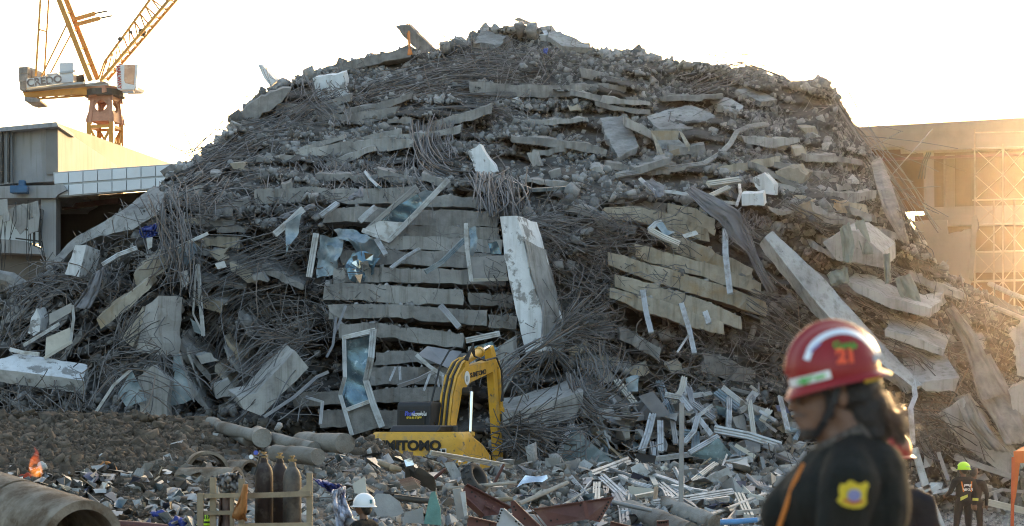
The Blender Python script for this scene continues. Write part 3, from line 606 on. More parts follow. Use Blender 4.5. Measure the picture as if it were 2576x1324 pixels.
def fan(c, ang, aspread, n, Lr, d=1.5, r=.015, curl=.8, label='', group='', grav=.25, Yf=Y0, seed=0):
    rg = np.random.default_rng(seed + int(c[0]) + 5 * int(c[1])); Yc = float(Yf(*c)) - d
    for _ in range(n):
        L = rg.uniform(*Lr); a = R(ang + aspread * rg.normal()); s = np.linspace(0, 1, KP); b = .6 * curl * rg.normal()
        th = a + b * s; q = kink(np.cumsum(np.stack([np.cos(th), np.sin(th)], -1) * L / KP, 0), rg, .5)
        x = c[0] + q[:, 0] + rg.normal() * 9; y = c[1] + q[:, 1] + rg.normal() * 9 + grav * L * s ** 2 * rg.random()
        BARS.append((PN(x, y, Yc - rg.uniform(-.6, 1.0) * s), r * rg.uniform(.55, 1.2), label, group))
# drawn bundles, following the way the steel hangs in the mound
B = bundle
B([(1045, 300), (1052, 350), (1068, 395), (1100, 425), (1160, 440)], 34, 26, r=.024, label='thick bar in the cascade of hanging bars below the summit', group='hanging cascade', frac=(.6, 1), curl=4, d=(.6, 1.5))
B([(1105, 290), (1090, 330), (1095, 370), (1130, 410), (1190, 425)], 26, 20, r=.022, label='curved bar in the inner cascade of hanging bars', group='inner cascade', frac=(.5, 1), curl=5, d=(.6, 1.5))
B([(1140, 300), (1140, 350), (1150, 400)], 18, 26, r=.02, label='straight bar in the hanging cascade', group='hanging cascade straight', curl=4, d=(.7, 1.4))
B([(1235, 432), (1232, 480), (1236, 548)], 60, (46, 44), r=.024, label='upright bar in the thick rebar bundle above the white column', group='column bar bundle', frac=(.6, 1), curl=4, d=(1.8, 2.6))
B([(1270, 440), (1290, 490), (1300, 560)], 34, (40, 34), r=.022, label='bent bar at the side of the thick rebar bundle', group='column bar bundle side', frac=(.5, 1), curl=6, d=(1.8, 2.6))
B([(880, 262), (1000, 226), (1120, 192), (1230, 186), (1330, 198)], 90, 46, r=.018, label='long bar in the swept layer of bars below the summit', group='swept bar layer', frac=(.35, .9), curl=6, d=(.2, .8))
B([(900, 290), (1020, 262), (1140, 244), (1260, 250), (1360, 282)], 70, 44, r=.018, label='long bar in the lower swept layer of bars', group='lower swept layer', frac=(.35, .9), curl=7, d=(.2, .8))
B([(1130, 175), (1210, 165), (1300, 160), (1390, 166)], 70, 52, r=.016, label='bar of the dense mat just below the summit', group='summit bar mat', frac=(.4, 1), curl=2, d=(.15, .5))
B([(1240, 110), (1225, 150), (1190, 200)], 40, (150, 170), r=.017, label='steep bar crossing the summit mat', group='summit cross bars', frac=(.5, 1), curl=3, d=(.3, .8))
B([(1340, 118), (1350, 170), (1365, 220)], 26, (90, 120), r=.017, label='bar crossing the far side of the summit mat', group='summit cross bars, far', frac=(.4, 1), curl=4, d=(.3, .8))
B([(600, 330), (700, 300), (800, 250), (880, 232)], 60, 56, r=.017, label='bar combed along the left shoulder', group='left shoulder bars', frac=(.3, .9), curl=8)
B([(560, 372), (660, 330), (760, 318), (860, 300)], 46, 44, r=.016, label='bar lying on the left flank below the shoulder', group='left flank bars', frac=(.3, .8), curl=8)
B([(790, 190), (800, 230), (850, 280), (870, 320)], 26, 44, r=.016, label='bar dangling from the pale square block', group='bars on the square block', frac=(.5, 1), curl=8, d=(1.2, 2))
B([(440, 450), (520, 408), (600, 372), (660, 350)], 60, 50, r=.017, label='bar streaming down the left skyline', group='left skyline bars', frac=(.3, .9), curl=6)
B([(420, 470), (500, 470), (590, 440), (680, 430)], 60, 70, r=.016, label='bar lying across the lower left flank', group='lower left flank bars', frac=(.3, .9), curl=10)
B([(400, 500), (450, 530), (520, 540), (620, 520)], 50, 70, r=.017, label='looping bar at the end of the long pale slab', group='bars at the pale slab end', frac=(.3, .9), curl=14, d=(.8, 1.8))
B([(400, 480), (420, 560), (430, 640), (400, 740)], 60, (60, 70), r=.019, label='upright bar rising from the grey column', group='bars over the grey column', frac=(.4, 1), curl=7, d=(2.2, 3.6))
B([(445, 600), (450, 670), (440, 730)], 34, (50, 30), r=.019, label='bar of the sheaf feeding into the grey column', group='sheaf over the grey column', frac=(.6, 1), curl=4, d=(2.6, 3.6))
fan((405, 885), 90, 70, 40, (50, 120), 3.9, .017, .9, 'bar splayed from the waist of the grey column', 'bars at the column waist')
fan((250, 920), 20, 60, 46, (50, 110), 4.4, .016, 1.0, 'bar bursting from the end of the white-faced beam', 'bars at the white-faced beam')
fan((300, 860), -60, 40, 30, (60, 150), 3.8, .015, .5, 'thin bar spraying up before the yellowish slab', 'spray before the yellowish slab')
B([(30, 760), (90, 715), (170, 700), (230, 720)], 40, 50, r=.016, label='looped bar on the low left flank', group='loops on the low left flank', frac=(.4, 1), curl=14, d=(1.5, 3))
B([(10, 880), (60, 800), (90, 740)], 24, 70, r=.016, label='bar standing at the left frame edge', group='bars at the left edge', frac=(.4, 1), curl=8, d=(1.5, 3))
tangle(-40, 240, 970, 1060, 150, (60, 160), 60, 40, (1.5, 4.0), .016, 1.2, 'bar in the nest below the white-faced beam', 'nest below the white-faced beam')
B([(230, 1050), (290, 960), (360, 940), (450, 985), (490, 1050)], 26, 60, r=.017, label='arched bar over the blue glass by the soil heap', group='arches by the soil heap', frac=(.4, .9), curl=6, d=(4, 5))
B([(470, 760), (560, 690), (680, 640), (800, 600)], 60, 60, r=.016, label='long bar along the roof of the shadowed hollow', group='bars over the hollow', frac=(.3, .8), curl=10, d=(.6, 1.6))
B([(480, 860), (560, 760), (660, 700), (800, 680)], 60, 70, r=.015, label='curved bar inside the shadowed hollow', group='bars inside the hollow', frac=(.3, .8), curl=10, d=(-1.6, .3))
B([(520, 980), (560, 860), (640, 780), (760, 760), (840, 790)], 60, 90, r=.016, label='bar bowed through the shadowed hollow', group='bowed bars in the hollow', frac=(.3, .9), curl=10, d=(-1.6, .2))
B([(560, 1040), (640, 960), (720, 880), (820, 840)], 70, 80, r=.016, label='bar arching over the grey wedge column', group='bars over the grey wedge', frac=(.3, .9), curl=10, d=(1.5, 4))
fan((760, 860), 190, 40, 40, (80, 200), 3.6, .016, .8, 'bar bent back from the head of the grey wedge', 'bars at the wedge head')
tangle(480, 860, 590, 1050, 300, (40, 150), 20, 60, (-2.0, .5), .014, 1.6, 'bar in the dark tangle of the hollow', 'dark tangle')
B([(820, 960), (760, 1000), (690, 1050)], 14, 30, r=.018, label='bar sloping down to the soil heap by the wedge', group='bars by the wedge foot', frac=(.5, 1), curl=5, d=(3.4, 4.4))
fan((1300, 560), 20, 35, 60, (60, 190), 2.4, .016, .7, 'bar sprouting from the side of the white column', 'sprouts of the white column')
B([(1330, 560), (1420, 560), (1540, 580), (1640, 580)], 70, 80, r=.016, label='bar lying between the white column and the sloping stack', group='bars between the stacks', frac=(.3, .9), curl=10, d=(.4, 1.6))
B([(1340, 610), (1400, 660), (1480, 720), (1560, 760)], 60, 80, r=.015, label='bar slanting down behind the white column', group='slanting bars behind the column', frac=(.3, .9), curl=8, d=(.2, 1.6))
fan((1400, 830), -18, 24, 80, (80, 190), 3.0, .016, .35, 'bar in the bristling fan at the foot of the white column', 'fan at the column foot', grav=.1)
fan((1390, 880), 40, 60, 40, (50, 120), 3.2, .016, .8, 'bent bar drooping from the foot of the white column', 'droop at the column foot')
B([(1230, 960), (1300, 900), (1390, 850), (1480, 800)], 12, 26, r=.026, label='thick long bar rising past the excavator boom', group='long bars by the boom', frac=(.6, 1), curl=4, d=(3.2, 4.2))
B([(1240, 1000), (1290, 930), (1370, 900)], 26, 50, r=.02, label='bent bar behind the excavator boom', group='bent bars behind the boom', frac=(.5, 1), curl=14, d=(2.6, 4))
B([(1440, 930), (1470, 990), (1530, 1030), (1620, 1020)], 44, (30, 44), r=.021, label='bar in the swag hanging off the massive block', group='swag off the massive block', frac=(.5, 1), curl=5, d=(3.0, 4.2))
B([(1470, 870), (1490, 930), (1490, 980)], 34, 50, r=.019, label='looped bar above the massive block', group='loops above the massive block', frac=(.5, 1), curl=16, d=(2.4, 4))
fan((1262, 1080), 10, 22, 90, (80, 230), 4.4, .018, .4, 'bar in the spread pile beside the excavator arm', 'spread beside the excavator arm', grav=.2)
tangle(1260, 1480, 1060, 1160, 130, (60, 180), 15, 30, (2.5, 5.0), .018, .9, 'bar heaped below the massive block', 'heap below the massive block')
tangle(1330, 1560, 560, 900, 330, (40, 150), 25, 45, (.0, 1.8), .015, 1.2, 'bar in the thicket between the two beam stacks', 'thicket between stacks')
tangle(1480, 1960, 830, 1010, 300, (50, 170), 20, 50, (.2, 2.2), .015, 1.3, 'bar in the shadowed thicket below the sloping stack', 'thicket below sloping stack')
B([(1870, 760), (1950, 800), (2030, 860), (2060, 920)], 60, 80, r=.016, label='bar running down the gully beside the diagonal slab', group='gully bars', frac=(.3, .9), curl=6, d=(.8, 2.4))
B([(1890, 530), (1880, 570), (1920, 600)], 46, 50, r=.017, label='bar wrapped under the square white column end', group='bars under the white end', frac=(.5, 1), curl=8, d=(1.8, 2.8))
B([(1960, 500), (2050, 545), (2120, 560)], 40, 30, r=.017, label='bar beneath the broad shoulder beam', group='bars under the shoulder beam', frac=(.4, 1), curl=5, d=(.9, 1.6))
B([(2080, 210), (2120, 290), (2180, 380), (2260, 500), (2330, 630)], 60, (26, 40), r=.02, label='bar streaming down the far skyline', group='far skyline bars', frac=(.3, .9), curl=6, d=(.0, .8))
fan((2075, 215), -90, 40, 40, (20, 60), .4, .012, .9, 'thin bar bristling from the far crest', 'crest bristles', grav=0)
B([(1720, 240), (1800, 205), (1870, 180), (1900, 176)], 30, 40, r=.02, label='bar sweeping up to the snag on the far crest', group='bars by the crest snag', frac=(.4, 1), curl=6, d=(.3, .9))
B([(1880, 170), (1960, 192), (2020, 214)], 8, 12, r=.03, label='thick bar lying along the far crest', group='crest bars', frac=(.7, 1), curl=3, d=(.4, .9))
B([(1736, 130), (1800, 138), (1880, 165)], 3, 8, r=.02, label='lone bar jutting over the far crest', group='jutting crest bars', frac=(.9, 1), curl=2, d=(.2, .4))
B([(1800, 122), (1850, 140), (1930, 178)], 3, 8, r=.022, label='lone bent bar jutting highest over the far crest', group='highest crest bars', frac=(.9, 1), curl=2, d=(.2, .4))
B([(2110, 232), (2150, 205), (2180, 182)], 2, 2, r=.014, label='single thin bar pointing off the far crest', group='pointing bar', frac=(.95, 1), curl=1, d=(.2, .3))
B([(600, 244), (640, 240), (690, 226)], 4, 8, r=.015, label='thin bar jutting from the left shoulder', group='left jutting bars', frac=(.8, 1), curl=2, d=(.2, .4))
fan((655, 230), 210, 30, 8, (30, 90), .4, .009, .8, 'whip-thin bar off the left shoulder', 'left whips', grav=0)
fan((990, 60), -130, 30, 14, (14, 44), 1.2, .012, 1.2, 'bar stub at the head of the strapped column', 'bars on the strapped column', grav=0)
B([(2120, 640), (2200, 680), (2300, 730)], 40, 60, r=.015, label='bar on the far flank beside the boxy block', group='bars by the boxy block', frac=(.3, .9), curl=8, d=(1.0, 2.4))
B([(2090, 740), (2180, 800), (2260, 850), (2360, 900)], 60, 70, r=.016, label='bar beneath the thick far slab', group='bars beneath the thick slab', frac=(.3, .9), curl=8, d=(1.6, 3.6))
B([(2230, 860), (2310, 900), (2380, 960)], 40, 40, r=.016, label='bar drooping over the flat pale slabs', group='bars over the flat slabs', frac=(.4, .9), curl=6, d=(3.4, 4.4))
B([(2260, 1000), (2380, 1030), (2480, 1090), (2576, 1150)], 120, 130, r=.019, label='bar in the woven mass behind the firefighters', group='woven mass of bars', frac=(.25, .8), curl=8, d=(1.5, 4))
B([(2280, 960), (2300, 1060), (2380, 1160)], 60, 110, r=.017, label='bar hanging down behind the firefighters', group='hanging bars behind firefighters', frac=(.3, .9), curl=8, d=(1.5, 4))
tangle(2350, 2600, 740, 1000, 200, (50, 160), 60, 40, (.3, 3.0), .016, 1.2, 'bar in the loose tangle at the far foot', 'far foot tangle')
tangle(2120, 2400, 470, 760, 130, (40, 120), 50, 40, (.0, 1.4), .014, 1.2, 'bar on the far flank', 'far flank bars')
tangle(1860, 2120, 200, 480, 170, (40, 130), -20, 50, (.0, .7), .014, 1.1, 'bar scattered on the far shoulder', 'far shoulder bars')
tangle(1380, 1880, 150, 470, 150, (40, 120), -10, 45, (.0, .6), .014, 1.0, 'bar scattered on the broad slope', 'broad slope bars')
tangle(680, 1250, 200, 480, 330, (40, 150), 0, 40, (.0, .8), .014, 1.1, 'bar scattered on the upper slope', 'upper slope bars')
tangle(660, 1060, 395, 475, 90, (60, 150), 80, 30, (.4, 1.2), .015, 1.5, 'bar curling below the sagging roof slab', 'curls below the roof slab')
tangle(100, 520, 470, 760, 330, (40, 130), 40, 50, (.3, 2.4), .015, 1.3, 'bar tangled on the left flank', 'left flank tangle')
tangle(0, 340, 700, 960, 220, (40, 140), -40, 45, (.8, 3.4), .015, 1.3, 'bar tangled low on the left', 'low left tangle')
tangle(600, 860, 480, 620, 180, (30, 110), 10, 40, (.0, 1.2), .014, 1.4, 'bar beside the topmost beams', 'bars beside topmost beams')
tangle(1480, 1740, 520, 760, 220, (40, 120), 25, 25, (.6, 2.4), .014, .9, 'bar frayed from the ends of the sloping beams', 'frayed beam ends')
tangle(800, 960, 600, 860, 160, (30, 100), 10, 40, (.6, 2.2), .013, 1.2, 'bar frayed from the ends of the middle beams', 'frayed middle beams')
tangle(1230, 1330, 470, 860, 100, (30, 110), 80, 40, (.8, 2.2), .014, 1.2, 'bar behind the white column', 'bars behind white column')
tangle(950, 1300, 470, 1000, 50, (60, 170), 70, 30, (1.5, 2.6), .009, 1.4, 'thin wire dangling in front of the middle stack', 'dangling wires')
tangle(1940, 2120, 850, 1000, 90, (40, 140), 30, 40, (.8, 2.6), .015, 1.2, 'bar above the red helmet', 'bars above the red helmet')
tangle(1280, 2300, 1120, 1320, 120, (40, 150), 10, 40, (.0, .6), .012, .9, 'bar lying in the front debris', 'front debris bars', Yf=YB0)
tangle(640, 1280, 1150, 1330, 60, (40, 130), 10, 40, (.0, .5), .008, .9, 'wire lying in the near debris', 'near debris wires', Yf=YB0)
tr = random.Random(8)
for k in range(46):
    x = tr.uniform(560, 2110); fan((x, float(sil(x)) + 4), -90 + tr.gauss(0, 30), 35, 3, (10, 46), .4, .011, 1.0, 'short bar sticking up along the skyline', 'skyline bars', 0)
def tube_mesh(name, items, S=4):
    Pn = np.stack([b[0] for b in items]); r = np.array([b[1] for b in items]); N, K, _ = Pn.shape
    T = np.gradient(Pn, axis=1); T /= np.linalg.norm(T, axis=2, keepdims=True) + 1e-9
    ref = np.array([.31, -.9, .3]); A = np.cross(T, ref); A /= np.linalg.norm(A, axis=2, keepdims=True) + 1e-9; Bv = np.cross(T, A)
    an = np.arange(S) * 2 * np.pi / S
    V = Pn[:, :, None] + (A[:, :, None] * np.cos(an)[None, None, :, None] + Bv[:, :, None] * np.sin(an)[None, None, :, None]) * r[:, None, None, None]
    base = (np.arange(N) * K * S)[:, None, None] + (np.arange(K - 1) * S)[None, :, None]; j = np.arange(S)[None, None]; j2 = (j + 1) % S
    Fc = np.stack([base + j, base + j2, base + S + j2, base + S + j], -1).reshape(-1, 4)
    return arr_mesh(name, V.reshape(-1, 3), Fc)
def finish_bars():
    L = np.array([np.linalg.norm(np.diff(b[0], axis=0), axis=1).sum() * b[1] for b in BARS])
    order = np.argsort(-L); own = set(); per = {}
    for i in order:
        lab = BARS[i][2]
        if per.get(lab, 0) < 5 and len(own) < 298: own.add(int(i)); per[lab] = per.get(lab, 0) + 1
    for i in own:
        b = BARS[i]; c = b[0][0].copy()
        o = link('rebar', tube_mesh('rebar', [(b[0] - c, b[1])], 6), rebar_rust if i % 5 == 0 else steel_rebar); o.location = c
        tag(o, b[2], 'rebar', b[3])
    rest = [b for i, b in enumerate(BARS) if i not in own]
    a = [b for i, b in enumerate(rest) if i % 6]; c = [b for i, b in enumerate(rest) if i % 6 == 0]
    tag(link('rebar_tangle', tube_mesh('rebar_tangle', a), steel_rebar), 'thousands of dusty grey reinforcing bars matted over the rubble', 'rebar', kind='stuff')
    tag(link('rusty_rebar_tangle', tube_mesh('rusty_rebar_tangle', c), rebar_rust), 'rust-brown reinforcing bars mixed through the rubble', 'rebar', kind='stuff')
    print('bars', len(BARS), 'own', len(own))
finish_bars()
# ---------------------------------------------------------------- fallen curtain-wall pieces
def prof(w, t):
    """ribbed hollow window profile: w across, t deep, grooves on the outer face"""
    a, b = w / 2, t
    return [(-a, 0), (a, 0), (a, b), (a * .62, b), (a * .62, b * .72), (a * .34, b * .72), (a * .34, b), (-a * .1, b), (-a * .1, b * .6), (-a * .42, b * .6), (-a * .42, b), (-a, b)]
def strip(path, wpx, d, m, label, group='fallen window profiles', Yf=Y0, name='window_profile', dd=None, tilt=None):
    dd = dd or [0] * len(path)
    pts = [P(x, y, float(Yf(x, y)) - d - q) for (x, y), q in zip(path, dd)]
    wm = wpx * pts[0].y / F
    up = Vector((random.uniform(-.5, .5), -1, random.uniform(-.3, .6))) if tilt is None else Vector(tilt)
    mb = MB(); mb.sweep(pts, prof(wm, wm * .55), up)
    return tag(mb.build(name, m), label, 'window profile', group)
def sheet(outline, Y, m, name, parent, dY=None, t=.02, nx=0, warp=0, seed=0, label=None):
    """thin bent sheet with real thickness"""
    dY = dY or [0] * len(outline); pts = [P(x, y, Y + q) for (x, y), q in zip(outline, dY)]
    bm = bmesh.new(); vs = [bm.verts.new(p) for p in pts]; f = bm.faces.new(vs)
    bmesh.ops.triangulate(bm, faces=[f])
    for _ in range(3 if warp else 0):
        bmesh.ops.subdivide_edges(bm, edges=[e for e in bm.edges if e.calc_length() > .16], cuts=1)
        bmesh.ops.triangulate(bm, faces=bm.faces[:])
    if warp:
        s = Vector((seed * 3.1, seed * 1.7, seed))
        for v in bm.verts:
            v.co.y += warp * (mnoise.noise(v.co * 1.4 + s) + .5 * mnoise.noise(v.co * 3.3 + s)); v.co += Vector((mnoise.noise(v.co * 2.5 + s * 2), 0, mnoise.noise(v.co * 2.5 - s))) * warp * .35
    r = bmesh.ops.extrude_face_region(bm, geom=bm.faces[:]); 
    for g in r['geom']:
        if isinstance(g, bmesh.types.BMVert): g.co.y += t
    bmesh.ops.recalc_face_normals(bm, faces=bm.faces[:])
    me = bpy.data.meshes.new(name)
    if parent is not None: bm.transform(wmat(parent).inverted())
    else:
        c = sum((v.co for v in bm.verts), Vector()) / len(bm.verts); c.z = min(v.co.z for v in bm.verts); bm.transform(Matrix.Translation(-c))
    bm.to_mesh(me); bm.free()
    if warp: me.polygons.foreach_set('use_smooth', [True] * len(me.polygons)); me.set_sharp_from_angle(angle=R(35))
    o = link(name, me, m, parent)
    if parent is None: o.location = c
    return o
def pbar(path, wpx, Y, m, name, parent, dY=None, t=.6):
    dY = dY or [0] * len(path); pts = [P(x, y, Y + q) for (x, y), q in zip(path, dY)]; wm = wpx * Y / F
    return MB().sweep(pts, prof(wm, wm * t), (0, -1, .1)).build(name, m, parent)
def wroot(x, y, Y, label, group='broken window units', name='window_unit'):
    return tag(empty(name, P(x, y, Y)), label, 'window unit', group)
# tall buckled window standing before the middle stack
Y = float(Y0(910, 1000)) - 3.2
t = wroot(920, 1095, Y, 'tall buckled window frame standing behind the excavator cab')
pbar([(866, 850), (868, 949), (856, 993), (870, 1041), (886, 1096)], 10, Y, alu, 'frame_side', t, dY=[0, -.2, 0, -.1, -.2])
pbar([(940, 830), (934, 900), (921, 957), (940, 1020), (962, 1076)], 16, Y, alu, 'frame_side', t, dY=[0, -.2, 0, -.1, -.2])
pbar([(862, 851), (944, 831)], 11, Y, alu, 'frame_top', t)
pbar([(866, 1034), (936, 1008)], 10, Y - .1, alu, 'transom', t)
sheet([(872, 856), (934, 842), (928, 900), (916, 957), (930, 1006), (872, 1030), (862, 993), (872, 940)], Y + .1, glass_blue, 'pane', t, warp=.16, seed=2)
sheet([(872, 1036), (934, 1011), (958, 1074), (888, 1095)], Y, concrete_pale, 'spandrel_panel', t, t=.05)
# big tilted window
Y = float(Y0(1010, 540)) - 2.0
t = wroot(980, 606, Y, 'large tilted window unit hanging at the top of the middle stack')
pbar([(911, 580), (981, 607)], 11, Y, alu, 'frame_bottom', t)
pbar([(978, 607), (1050, 535), (1129, 452)], 13, Y, alu, 'frame_side', t)
pbar([(928, 575), (990, 520), (1049, 470), (1052, 486)], 12, Y + .3, alu_grey, 'frame_side', t)
sheet([(912, 577), (976, 601), (1020, 560), (955, 556)], Y - .05, alu, 'spandrel_panel', t, t=.04)
sheet([(960, 556), (1022, 560), (1064, 516), (1050, 490), (1000, 520)], Y + .05, glass_blue, 'pane', t, warp=.15, seed=5)
sheet([(1050, 490), (1064, 512), (1100, 482), (1070, 478)], Y + .2, glass_dusty, 'pane', t, warp=.2, seed=6)
# torn window left of the stack
Y = float(Y0(830, 640)) - 2.2
t = wroot(790, 697, Y, 'torn window with hanging glass sheets left of the middle stack')
pbar([(796, 588), (778, 698)], 15, Y, alu, 'frame_side', t)
sheet([(806, 592), (830, 594), (862, 590), (860, 620), (852, 672), (835, 690), (812, 694), (796, 700), (800, 650)], Y + .1, glass_dusty, 'pane', t, warp=.3, seed=8)
Y = float(Y0(920, 620)) - 2.0
t = wroot(910, 712, Y, 'crumpled mirror-coated glass sheet draped over the middle stack')
sheet([(842, 584), (866, 574), (920, 590), (945, 604), (958, 640), (935, 660), (895, 636), (880, 612), (858, 606)], Y, glass_dusty, 'pane', t, warp=.35, seed=9)
sheet([(886, 634), (930, 636), (952, 652), (942, 690), (918, 706), (898, 716), (880, 696), (868, 672)], Y - .2, glass_blue, 'pane', t, warp=.4, seed=12)
for i, q in enumerate([[(884, 662), (900, 652), (918, 664), (904, 676)], [(904, 660), (926, 656), (930, 676), (912, 684)], [(876, 678), (894, 676), (900, 692), (884, 694)], [(892, 692), (912, 690), (906, 716), (896, 712)], [(916, 636), (940, 640), (936, 656), (920, 654)], [(886, 646), (898, 642), (900, 654), (888, 658)]]):
    sheet(q, Y - .35 - .05 * i, glass_gold, 'shard', t, dY=[0, .12 * (-1) ** i, -.05, .1], t=.01)
Y = float(Y0(1220, 640)) - 2.2
t = wroot(1220, 705, Y, 'window unit with a dark grey panel beside the white column')
pbar([(1172, 562), (1174, 620), (1186, 709)], 10, Y, alu, 'frame_side', t); pbar([(1184, 706), (1278, 703)], 8, Y, alu_beige, 'frame_bottom', t)
sheet([(1178, 648), (1272, 642), (1276, 700), (1187, 704)], Y + .05, alu_grey, 'spandrel_panel', t, t=.05)
sheet([(1182, 575), (1196, 570), (1204, 600), (1190, 645), (1180, 640)], Y + .1, glass_dusty, 'pane', t, warp=.2, seed=14)
sheet([(1228, 610), (1250, 604), (1262, 640), (1232, 640)], Y + .1, glass_blue, 'pane', t, warp=.2, seed=15)
Y = float(Y0(1100, 900)) - 2.8
t = wroot(1110, 930, Y, 'grey panel with a silver edge frame above the excavator cab')
sheet([(1049, 893), (1075, 871), (1162, 885), (1126, 926)], Y, alu_grey, 'spandrel_panel', t, dY=[0, .8, .6, -.1], t=.06)
pbar([(1047, 893), (1080, 922), (1116, 946)], 9, Y - .1, alu, 'frame_side', t)
t = wroot(1210, 880, Y, 'small window corner with dark glass by the boom tip')
pbar([(1172, 858), (1258, 840)], 14, Y, alu, 'frame_top', t); pbar([(1184, 872), (1190, 915)], 14, Y, alu, 'frame_side', t)
sheet([(1192, 870), (1240, 858), (1256, 880), (1226, 900), (1196, 905)], Y + .1, glass_blue, 'pane', t, warp=.2, seed=17); pbar([(1218, 872), (1250, 892)], 8, Y - .1, alu, 'frame_side', t)
# window hung low left
Y = float(Y0(480, 900)) - 3.4
t = wroot(450, 1000, Y, 'blue glass pane with a torn hole beside the grey column foot')
sheet([(436, 895), (452, 890), (470, 950), (486, 1004), (462, 1016), (424, 1022), (428, 980), (452, 962), (462, 940), (448, 925), (436, 935)], Y, glass_dusty, 'pane', t, warp=.06, seed=18, t=.03)
pbar([(452, 888), (487, 1006)], 4, Y - .05, alu_grey, 'frame_side', t)
Y = float(Y0(340, 980)) - 4.0
t = wroot(340, 1010, Y, 'pale blue triangular glass pane in front of the column foot')
sheet([(331, 932), (370, 1008), (318, 1024), (296, 990)], Y, glass_dusty, 'pane', t, warp=.05, seed=19, t=.03); pbar([(331, 930), (286, 970), (240, 1040)], 7, Y - .08, alu, 'frame_side', t)
Y = float(Y0(490, 640)) - 2.6
t = wroot(470, 660, Y, 'folded teal glass wedge with a silver edge on the left flank')
sheet([(446, 622), (486, 602), (496, 630), (470, 668), (450, 660)], Y, glass_dusty, 'pane', t, dY=[0, .3, 0, -.3, 0], t=.03); pbar([(445, 624), (524, 588)], 8, Y - .1, alu, 'frame_side', t)
t = wroot(510, 790, Y, 'slender upright window strip with torn glass on the left')
pbar([(499, 665), (504, 750), (512, 845)], 10, Y, alu, 'frame_side', t); pbar([(494, 668), (486, 790), (514, 846)], 5, Y - .1, alu, 'frame_side', t)
sheet([(478, 800), (498, 815), (510, 842), (490, 834)], Y, glass_dusty, 'pane', t, warp=.1, seed=20)
Y = float(Y0(150, 830)) - 4.0
t = wroot(150, 880, Y, 'cream window box lying on its side low on the left')
sheet([(116, 850), (176, 824), (180, 860), (113, 900)], Y, alu_beige, 'spandrel_panel', t, t=.1); sheet([(124, 790), (180, 762), (178, 786), (124, 818)], Y + .3, alu_grey, 'spandrel_panel', t, t=.05)
pbar([(183, 768), (186, 800), (178, 862)], 7, Y - .1, alu, 'frame_side', t); pbar([(112, 902), (182, 860)], 8, Y - .1, alu_beige, 'frame_bottom', t)
